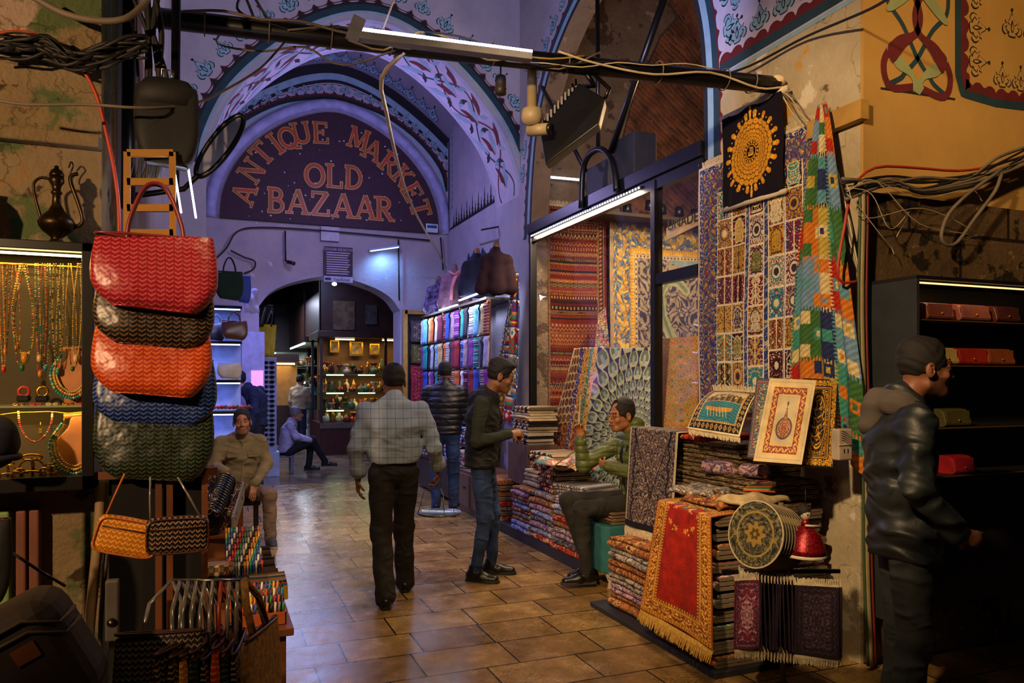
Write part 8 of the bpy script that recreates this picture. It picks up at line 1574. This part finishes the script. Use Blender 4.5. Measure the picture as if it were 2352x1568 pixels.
mannequin(1008, 650, 3.30, 'purple patterned shawl', clothm('purple', '241634', '7a6a94'), s=.8); mannequin(1045, 625, 3.22, 'dusty pink shawl with pink scarf', clothm('dusty', '6a4a58', '8a6474'), mat('scarf_pink', 'd08484', .9), s=.85); mannequin(1096, 590, 3.2, 'navy blue shawl', clothm('navy', '0a0e2a'), s=.85); mannequin(1140, 575, 3.10, 'burgundy quilted shawl', clothm('burgundy', '2a0814', '1c0610'), s=.84)
wb = empty('bust_shelf', (3.42, 9.6, 2.66)); tag(wb, 'wooden shelf and posts under the shawl busts', 'shelf'); MB().box((-.28, -.9, -.03), (.2, 2.2, 0)).build('board', M_shelf, wb)
for y in (-.9, .2, 1.0, 2.1): MB().box((-.26, y, -2.6), (-.22, y+.04, -.03)).build('post', mat('post_wood', '7a4424', .5), wb)
for z in (-.46, -.87): MB().tube([(-.25, -.9, z), (-.25, 2.15, z)], .012, 6).build('rail', Mst, wb)
for k, (a, b) in enumerate((((1055, 690), (1113, 668)), ((1010, 712), (1050, 700)))): o = MB().bar(oX(*a, 3.05), oX(*b, 3.05), .03, .012).build('stall_lamp', mat('stall_tube', 'ffffff', .5, emit=(.7, .85, 1.0), estr=7)); tag(o, ['lit tube lamp over the nearer scarf rack', 'lit tube lamp over the farther scarf rack'][k], 'lamp')
lamp('AREA', (2.93, 9.3, 2.70), 16, (.75, .82, 1.0), 1.4, (3.5, 9.5, 1.5), size_y=.08); lamp('AREA', (2.93, 10.9, 2.70), 11, (.6, .7, 1.0), 1.2, (3.5, 10.9, 1.5), size_y=.08)
sc_c = [('c8602c', 'orange'), ('1c8a8a', 'turquoise'), ('6a1c3c', 'plum'), ('a8a8c0', 'pale grey'), ('2c4cb0', 'blue'), ('b8a070', 'sand'), ('7a2c8a', 'violet'), ('c8c0c8', 'white'), ('1c1c30', 'black'), ('8c1c2c', 'red'), ('6ab0d0', 'sky blue'), ('9a7a90', 'mauve')]
gi = 0
for row, (z0, z1) in enumerate(((2.58, 2.20), (2.17, 1.80), (1.77, 1.44))):
    for k in range(16):
        y = 8.60+k*.20; c, n = sc_c[(k*5+row*3) % 12]; m = stripemat(f'scarf_{n}_{row}'.replace(' ', '_'), [c, 'b8b0b0', c, '2c2c44', c], 9, 2, k+row) if ((k+row) % 3 == 0 and f'scarf_{n}_{row}'.replace(' ', '_') not in bpy.data.materials) else mat('scarfcloth_'+n.replace(' ', '_'), c, .9, var=.25, scale=12)
        L_ = z0-z1; ph = k*1.7; o = MB().grid(lambda u, v: (-.012*math.sin(u*9+ph)-.03*(1-v)*math.sin(PI*min(1, v*6))-.02*v, (u-.5)*.165, -L_*v), 6, 8).build('hanging_scarf', m, None, (3.12+.02*(k % 2), y, z0), solid=.012); tag(o, f'{n} scarf, {ORD[k].replace("lowest", "nearest")} along the {["upper", "middle", "lower"][row]} scarf rail', 'scarf', f'scarves on the {["upper", "middle", "lower"][row]} rail')
# zigzag kilim gathered on the wall
e = empty('hanging_kilim', (3.42, 8.32, 0)); tag(e, 'red, blue and orange zigzag kilim gathered to a point beside the shop glass', 'kilim')
sheet('cloth', lambda U, V: (-.03+.03*np.sin(U*5*PI)*np.minimum(1, V*3+.3)-.15*V, (.5-U)*(.06+.85*V**.8)+.12*V, 2.92-1.72*V-.25*(U-.4)**2*V), kilim_zig(110, 220, 9), M_cloth, e, .01)
for k, (a, b) in enumerate((((1105, 528), (1160, 518)), ((1102, 562), (1162, 545)))): o = MB().bar(oX(*a, 3.3), oX(*b, 3.62), .03, .02).build('wall_bracket', M_black); tag(o, f'black bracket bar on the blue wall above the shawls, {["upper", "lower"][k]} one', 'bracket')
# ---------------- hall beyond the doorway ----------------
M_ow = mat('old_dark_wood', '2a140c', .4, var=.3, scale=4); M_red = mat('red_wood', '3c100c', .35, var=.2); F0 = fl(735, 1045); Yv = F0[1]; xv0 = F0[0]; xv1 = xv0+2.3
v = empty('antique_cabinet', (xv0, Yv, 0)); tag(v, 'large glazed wooden cabinet of antiques glowing warm inside the far hall', 'display cabinet'); W_ = xv1-xv0; zc0 = oY(800, 970, Yv)[2]; zc1 = oY(800, 775, Yv)[2]
MB().box((0, 0, 0), (W_, 1.6, zc0)).build('base', M_red, v, bevel=.01); MB().box((0, -.02, zc0-.12), (W_, 0, zc0)).build('carved_band', mat('carved_pale', '5a4a44', .6, bump=1, bscale=30), v)
for x in (0, W_-.06, W_*.62): MB().box((x, 0, zc0), (x+.06, .06, zc1)).build('post', M_ow, v)
MB().box((0, 1.5, zc0), (.06, 1.56, zc1)).build('post', M_ow, v); MB().box((-.05, -.05, zc1), (W_, 1.6, zc1+.14)).build('cornice', M_ow, v, bevel=.01); MB().box((.05, .8, zc0), (W_, .84, zc1)).build('back_panel', mat('gold_lining', '6a4a20', .7), v)
MB().box((0, 0, zc1+.14), (W_, .1, 4.6)).build('upper_wall', M_ow, v); MB().box((-.02, 0, zc1+.14), (.02, 2.5, 4.6)).build('upper_wall', M_ow, v)
shz = [oY(800, y, Yv)[2] for y in (858, 900, 940)]
for z in shz: MB().box((.06, .1, z-.012), (W_-.06, .78, z)).build('shelf', mat('glass_shelf', '4a5a3c', .2), v)
Mgt = mat('green_tube', 'ffffff', .5, emit=(.55, 1.0, .4), estr=5); Mwt = mat('warm_tube_b', 'ffffff', .5, emit=(1.0, .75, .3), estr=7)
for z in shz: [MB().box((x, .09, z-.04), (x+.38, .11, z-.018)).build('tube_lamp', Mgt, v) for x in (.15, .85)]
for x in (.35, 1.4): MB().box((x, .1, zc1-.05), (x+.42, .13, zc1-.02)).build('tube_lamp', Mwt, v)
for z in [zc1-.08]+[s-.06 for s in shz]: lamp('AREA', (xv0+W_/2, Yv+.3, z), 11 if z > 2 else 6, (1.0, .68, .28), 1.7, (xv0+W_/2, Yv+.5, 0), size_y=.15)
MB().add([(.03, .03, zc0), (W_, .03, zc0), (W_, .03, zc1), (.03, .03, zc1)], [(0, 1, 2, 3)]).build('pane', plain_glass('cab_glass', (1, 1, 1), .08), v)
rr = random.Random(17); profs = [[(0, 0), (.05, 0), (.03, .02), (.06, .07), (.05, .12), (.015, .16), (.025, .2), (0, .2)], [(0, 0), (.04, 0), (.015, .02), (.015, .08), (.07, .12), (.075, .14), (0, .13)], [(0, 0), (.03, 0), (.05, .04), (.03, .09), (.04, .12), (0, .17)], [(0, 0), (.06, .0), (.08, .04), (.06, .09), (.02, .10), (.02, .13), (0, .14)]]
am = [mat('brass_b', 'a87a2c', .3, .8), mat('copper_b', '8a4424', .35, .8), mat('porcelain', 'a89c80', .3), mat('jade', '3a5a34', .4), mat('bronze', '3a2a18', .4, .7)]; ap = {}
for s_, z in enumerate([zc0]+shz[::-1]):
    for k in range(28):
        q = (rr.randrange(4), rr.randrange(5)); bk = k >= 14; x = xv0+.13+(k % 14)*.155+rr.uniform(-.03, .03)+.07*bk
        if q not in ap: o = MB().lathe(profs[q[0]], seg=12).build('antique_piece', am[q[1]]); ap[q] = o
        else: o = ap[q].copy(); COL.objects.link(o)
        o.location = (x, Yv+(.55 if bk else .22)+rr.uniform(-.05, .05), z+.001); o.scale = (1.15, 1.15, rr.uniform(1.0, 1.7)*(1.15 if bk else 1)); tag(o, f'{["brass", "copper", "pale porcelain", "green", "dark bronze"][q[1]]} {["urn", "footed dish", "vase", "pot"][q[0]]}, {ORD[k % 14].replace("lowest", "first")} in the {"back" if bk else "front"} row, {["bottom", "second", "third", "top"][s_]} cabinet shelf', 'antique', 'antiques in the glowing cabinet')
for k, (px, py, w_, h_) in enumerate(((768, 795, .22, .3), (818, 800, .32, .36), (860, 802, .24, .28))): p = oY(px, py, Yv+.7); e = empty('framed_picture', tuple(p)); tag(e, f'gilt-framed picture inside the glowing cabinet, {["left", "middle", "right"][k]} of three', 'picture'); MB().box((-w_/2, -.03, -h_/2), (w_/2, 0, h_/2)).build('frame', Mgold, e, bevel=.01); MB().box((-w_*.36, -.035, -h_*.36), (w_*.36, -.03, h_*.36)).build('canvas', mat('old_print', 'a08a5a', .7, col2='5a4428', scale=9), e)
for k, (x0, y0, x1, y1, nm, c) in enumerate(((765, 690, 815, 758, 'faded brown carpet on the dark wall above the glowing cabinet', ('3a2a1c', '5a4428')), (840, 700, 866, 745, 'dark framed print on the wall above the glowing cabinet', ('1c1a1c', '3a3430')))): p = oY(x0, y0, Yv-.03); q = oY(x1, y1, Yv-.03); o = MB().box((p[0], Yv-.035, q[2]), (q[0], Yv-.005, p[2])).build('hung_textile', mat('hung_%d' % k, c[0], .9, col2=c[1], scale=9)); tag(o, nm, 'wall hanging')
# side shops of the hall
def hall_unit(label, xa, xb, Y0, Y1, zc, lit, strips, wood=M_ow):
    e = empty('hall_shop', (xa, Y0, 0)); tag(e, label, 'shop unit'); D_ = Y1-Y0; W2 = xb-xa; MB().box((0, 0, 0), (W2, D_, .8)).build('counter', wood, e); MB().box((0, 0, zc), (W2, D_, zc+1.5)).build('canopy', wood, e); MB().box((W2-.05, 0, .8), (W2, D_, zc)).build('back', mat('lit_lining', '7a7468', .7), e)
    for z in (1.2, 1.6, 2.0): MB().box((.05, .02, z), (W2-.05, D_-.02, z+.02)).build('shelf', mat('glass_edge', '8a9478'), e)
    for z in (zc-.04, 1.56): MB().box((.02, .1, z), (.05, D_-.1, z+.03)).build('tube_lamp', strips, e)
    lamp('AREA', (xa+.1, (Y0+Y1)/2, zc-.06), lit*2.5, (.75, .85, 1.0), D_*.7, (xa+.3, (Y0+Y1)/2, 0), size_y=.3); return e
Mst2 = mat('cold_tube', 'ffffff', .5, emit=(.6, .85, 1.0), estr=7); hall_unit('dark wooden shop unit with bright shelves left of the glowing cabinet', xv0-.04, xv0+.9, Yv+2.7, Yv+6.5, 2.6, 22, Mst2); hall_unit('farther shop unit with lit shelves in the hall', xv0-.4, xv0+.6, Yv+7.2, Yv+11, 2.5, 22, Mst2)
for k in range(22): z = (.82, 1.23, 1.63, 2.03)[k % 4]; o = ap[list(ap)[k % len(ap)]].copy(); COL.objects.link(o); o.location = (xv0+.12+.1*(k % 3), Yv+2.9+(k//4)*.6, z); o.scale = (1.6, 1.6, 1.4); tag(o, 'small ware on the bright shelves left of the glowing cabinet', 'ware', 'wares on the bright shelves left of the glowing cabinet')
for k, (px, y0, y1, c, nm) in enumerate(((607, 700, 745, '10131c', 'black plastic bundle'), (612, 745, 812, 'b8a01c', 'yellow and blue pennant'))): o = MB().grid(lambda u, v: ((u-.5)*.32*(1-.3*v), .04*math.sin(u*8+v*3), -v*(y1-y0)*.0077), 8, 8).build(['plastic_bundle', 'pennant'][k], mat('hang_%d' % k, c, .25 if k == 0 else .8), None, tuple(oY(px, y0, 12.8)), solid=.02); MB().tube([(0, 0, 0), (.05, -.15, .9)], .004, 5).build('cord', M_cabb, o); tag(o, nm+' hanging at the left inside the doorway', ['bundle', 'pennant'][k])
for k in range(2): o = MB().box((-.9, 13.6+k*.8, 4.05+.1*k), (2.0, 13.7+k*.8, 4.13+.1*k)).build('roof_tie', mat('tie_grey', '4a4858', .7)); tag(o, f'grey tie beam crossing the dark hall roof, {["nearer", "farther"][k]} one', 'beam')
p = oY(640, 900, 20); e = empty('yellow_stall', (p[0]-.7, 20, 0)); tag(e, 'small warmly lit stall at the far end of the hall', 'stall'); MB().box((0, 0, 0), (1.2, .5, 1.0)).build('counter', M_ow, e); MB().box((0, .45, 1.0), (1.2, .5, 2.1)).build('back', mat('stall_back', '8a6430', .6), e); MB().box((0, 0, 2.1), (1.2, .5, 2.3)).build('roof', M_ow, e); MB().box((.1, .05, 2.04), (1.1, .1, 2.08)).build('tube_lamp', Mwt, e); lamp('AREA', (e.location.x+.6, 20.2, 2.0), 12, (1, .7, .3), .9, (e.location.x+.6, 20.3, 0))
# ---------------- right: shelves of leather goods on the dark wall ----------------
e = empty('leather_shelves', (0, 0, 0)); tag(e, 'dark shelf unit of leather bags on the right wall', 'shelf unit'); R0 = oY(2112, 640, 2.95); zT = oY(2112, 640, 2.95)[2]; x0 = R0[0]; M_sh = mat('shelf_dark', '12100c', .5)
MB().box((x0-.02, 2.95, .3), (x0, 3.268, zT)).build('side_panel', mat('side_slate', '24282a', .6), e); MB().box((x0-.02, 2.95, zT), (5.2, 3.268, zT+.02)).build('top', M_sh, e); MB().box((x0, 3.25, .3), (5.2, 3.268, zT)).build('back', M_sh, e); zsh = []
for y in (735, 838, 980, 1090): z = oY(2200, y, 2.97)[2]; zsh.append(z); MB().box((x0, 2.97, z-.012), (5.2, 3.25, z)).build('shelf', M_sh, e); MB().box((x0, 2.966, z-.008), (5.2, 2.97, z-.003)).build('shelf_edge', mat('edge_led_colour', '9a6a2c', .4, .6), e)  # warm colour of the edge lines stands in for LED strip light
MB().box((x0+.01, 2.97, zT-.02), (5.1, 2.98, zT-.012)).build('light_strip', mat('amber_strip', 'ffb060', .5, emit=(1, .55, .2), estr=2.0), e); lamp('AREA', (x0+.35, 2.99, zT-.03), .55, (1, .6, .3), .6, (x0+.4, 3.15, .5), size_y=.03)
for k, (px, py, w_, c, nm) in enumerate(((2160, 735, .20, '6a3020', 'brown bag with a dark scrolled flap'), (2240, 735, .24, '7a4438', 'rose-brown bag with a folded flap'), (2315, 735, .2, '4a2018', 'dark red bag end'), (2175, 838, .17, 'a89050', 'cream flap bag'), (2235, 838, .24, '9a2414', 'bright red flap bag'), (2300, 838, .22, '8a441c', 'tan flap bag with a toggle'), (2200, 980, .2, '4a4420', 'olive pouch'), (2215, 1090, .16, '8c1820', 'crimson woven pouch'))):
    p = oY(px, py, 2.99); z = zsh[{735: 0, 838: 1, 980: 2, 1090: 3}[py]]; b = empty('leather_bag', (p[0], 3.02, z)); tag(b, nm+' on the dark shelves', 'bag'); m = mat('leather_%d' % k, c, .4, var=.2, bump=.2); h_ = .095
    MB().prism(curve_pts([(-.02, 0), (-.03, h_*.5), (.0, h_), (.12, h_*.95), (.17, h_*.4), (.16, 0)], 24, True), -w_/2, w_/2, lambda u, v_, t: (t, u, v_)).build('body', m, b, bevel=.004); MB().prism([(-w_*.42, .03), (0, .018), (w_*.42, .03), (w_*.46, h_*.92), (-w_*.46, h_*.92)], 0, .006, lambda u, v_, t: (u, -.034-t+v_*.12, v_)).build('flap', m, b); MB().ball((0, -.04, .035), .007, 8, 5).build('clasp', Mgold, b)
# cap and dark bag cut by the left edge
f = Field((-.14, -.14, -.14), (.14, .14, .14), .008); f.ell((0, 0, 0), (.085, .10, .10)); e = empty('woollen_cap', oD(-18, 1015, 2.7)); tag(e, 'dark navy woollen cap on a stand cut by the left edge of the photo', 'cap'); f.mesh('crown', mat('navy_wool', '0c0e1e', .95, bump=.8, bscale=160), e, None, .002, 90); MB().tube([(.08*math.cos(a), .095*math.sin(a), -.055) for a in np.linspace(0, 2*PI, 25)[:-1]], .012, 8, closed=True).build('brim', MATS['navy_wool'], e); MB().tube([(0, 0, -.09), (0, 0, -1.36)], .012, 8).build('stand', M_black, e)
e = tote('black_rucksack', 'black rucksack hanging at the left edge below the display case', tuple(oD(-40, 1200, 2.5)), .17, .26, .12, MATS['nylon_black'], .2, .05)
# fan of hanging mats, small rug rack and doll in front of the nearest piles
for k in range(9):
    p = oD(1735+k*6.5, 1226+k*1.5, 3.78+.016*k); o = empty('round_mat', tuple(p)); tag(o, 'round medallion mat, foremost of the hanging bundle' if k == 0 else f'round mat in the hanging bundle, {ORD[k].replace("lowest","first")} from the front', 'mat', 'round mats hanging in a bundle')
    nrm = Vector(-ray(1690, 1220)*.6+CR*-.75+np.array([0, 0, .1])).normalized(); q = nrm.to_track_quat('Z', 'Y').to_matrix().to_4x4(); o.rotation_euler = q.to_euler()
    Hn, Wn = (50, 150) if k == 0 else (10, 24); T_, V_ = np.meshgrid((np.arange(Wn)+.5)/Wn*2*PI, (np.arange(Hn)+.5)/Hn); im = np.zeros((Hn, Wn, 3)); im[:] = hexc('3a3a30'); X_, Y_ = .5+V_*.5*np.cos(T_), .5+V_*.5*np.sin(T_)
    floral(im, X_, Y_, V_ < 2, H3('6a6450', '22221c', '7a6a40'), 11, 3); paint(im, (V_ > .62) & (V_ < .68), hexc('8a7440')); paint(im, V_ < .32*(1+.2*np.cos(8*T_)), hexc('8a6e34')); paint(im, V_ < .16*(1+.2*np.cos(6*T_)), hexc('4a3c1c')); paint(im, V_ < .06, hexc('8a6e34')); paint(im, V_ > .95, hexc('b0a488'))
    sheet('face', lambda U, V: (.168*V*np.cos(2*PI*U), .168*V*np.sin(2*PI*U), .004+0*V), im, M_cloth, o); MB().lathe([(0, -.004), (.169, -.004), (.171, 0), (.169, .003), (0, .003)], seg=32).build('binding', M_wedge, o)
rk = empty('rug_rack', oD(1800, 1330, 3.95)); rk.location.z = 0; tag(rk, 'thin upright stand carrying the small rugs at the front of the piles', 'stand'); zk = oD(1800, 1318, 3.9)[2]; MB().tube([(0, 0, 0), (0, .02, 1.0)], .014, 8).build('post', mat('post_tan', '5a4a2c', .6), rk); MB().bar((-.3, .12, zk), (.28, -.1, zk), .015, .02).build('bar', M_black, rk); MB().box((-.12, -.12, 0), (.12, .12, .012)).build('foot', M_black, rk)
small = [rug_classic(50, 80, H3('6a2434', '8a5a6a', 'a8808a', '3a2a4c', 'b09098', '5a1c2c'), 61, k=7), rug_classic(70, 110, H3('2a1e2c', '4a3a44', '3a2834', '201820', '54424c', '241a26'), 62, k=12, med=False)]
for k in range(20):
    t = k/19; px = 1698+t*140 if k else 1690; p = oD(px, 1324+t*10, 3.74-.06*t+(.04 if k and k < 18 else 0)); e = empty('sample_rug', tuple(p)); face = k == 0 or k >= 18; rz = {0: -.2, 18: -.62, 19: -.55}.get(k, .98+.02*(k % 3)); e.rotation_euler = (0, 0, rz)
    lab = 'burgundy fringed sample rug, first at the left of the low rack' if k == 0 else 'dark plum fringed sample rug, front one at the right of the low rack' if k == 19 else 'second dark sample rug just behind the right front one' if k == 18 else 'sample rug seen edge-on in the tight bundle on the low rack'
    tag(e, lab, 'rug', 'sample rugs bundled on the low rack' if not face else None); w_ = .13 if k == 0 else .20; L_ = .34; c0_ = -w_*.05
    sheet('pile', lambda U, V: (c0_+U*w_, .008*np.sin(U*4+V*2+k), -.02-V*L_), small[0] if k == 0 else small[1] if face else small[1][::6, ::6], M_cloth, e, .006); fringe(e, (c0_, 0, -.02-L_), (c0_+w_, 0, -.02-L_), (0, 0, -.045), 26, seed=k); fringe(e, (c0_, 0, -.02), (c0_+w_, 0, -.02), (0, 0, .035), 20, seed=k+3)
d = empty('sequin_doll', oD(1850, 1180, 3.75)); tag(d, 'little doll with pale face and red sequin skirt hanging at the front of the piles', 'doll'); Mseq = mat('red_sequins', '7a0c18', .3, .5, var=.6, scale=90, bump=1, bscale=150); MB().lathe([(0, -.05), (.03, -.06), (.07, -.10), (.095, -.17), (.10, -.19), (.0, -.19)], seg=24).build('skirt', Mseq, d); MB().lathe([(.098, -.185), (.108, -.205), (.0, -.207)], seg=24).build('hem', mat('white_rag', ''), d) if False else MB().lathe([(.09, -.186), (.108, -.205), (.0, -.207)], seg=24).build('hem', MATS['white_rag'], d)
MB().ball((0, 0, 0), .030, 14, 10, (.9, .85, 1.1)).build('head', mat('doll_face', 'b0a08c', .6), d); MB().ball((0, .008, .012), .032, 12, 8).build('hair', M_hair, d); [MB().box((x-.005, -.0275, .0), (x+.005, -.0255, .003)).build('eye', M_black, d) for x in (-.011, .011)]; MB().box((-.004, -.0275, -.016), (.004, -.0255, -.013)).build('mouth', BC[1], d)
MB().tube([(-.028, -.03, -.05), (.06, -.04, -.06)], .006, 8).build('arm', MATS['doll_face'], d); MB().lathe([(0, -.02), (.018, -.03), (.022, -.06), (0, -.065)]).build('bodice', Mseq, d); MB().tube([(0, 0, .03), (0, 0, .12)], .002, 5).build('cord', M_cabb, d)
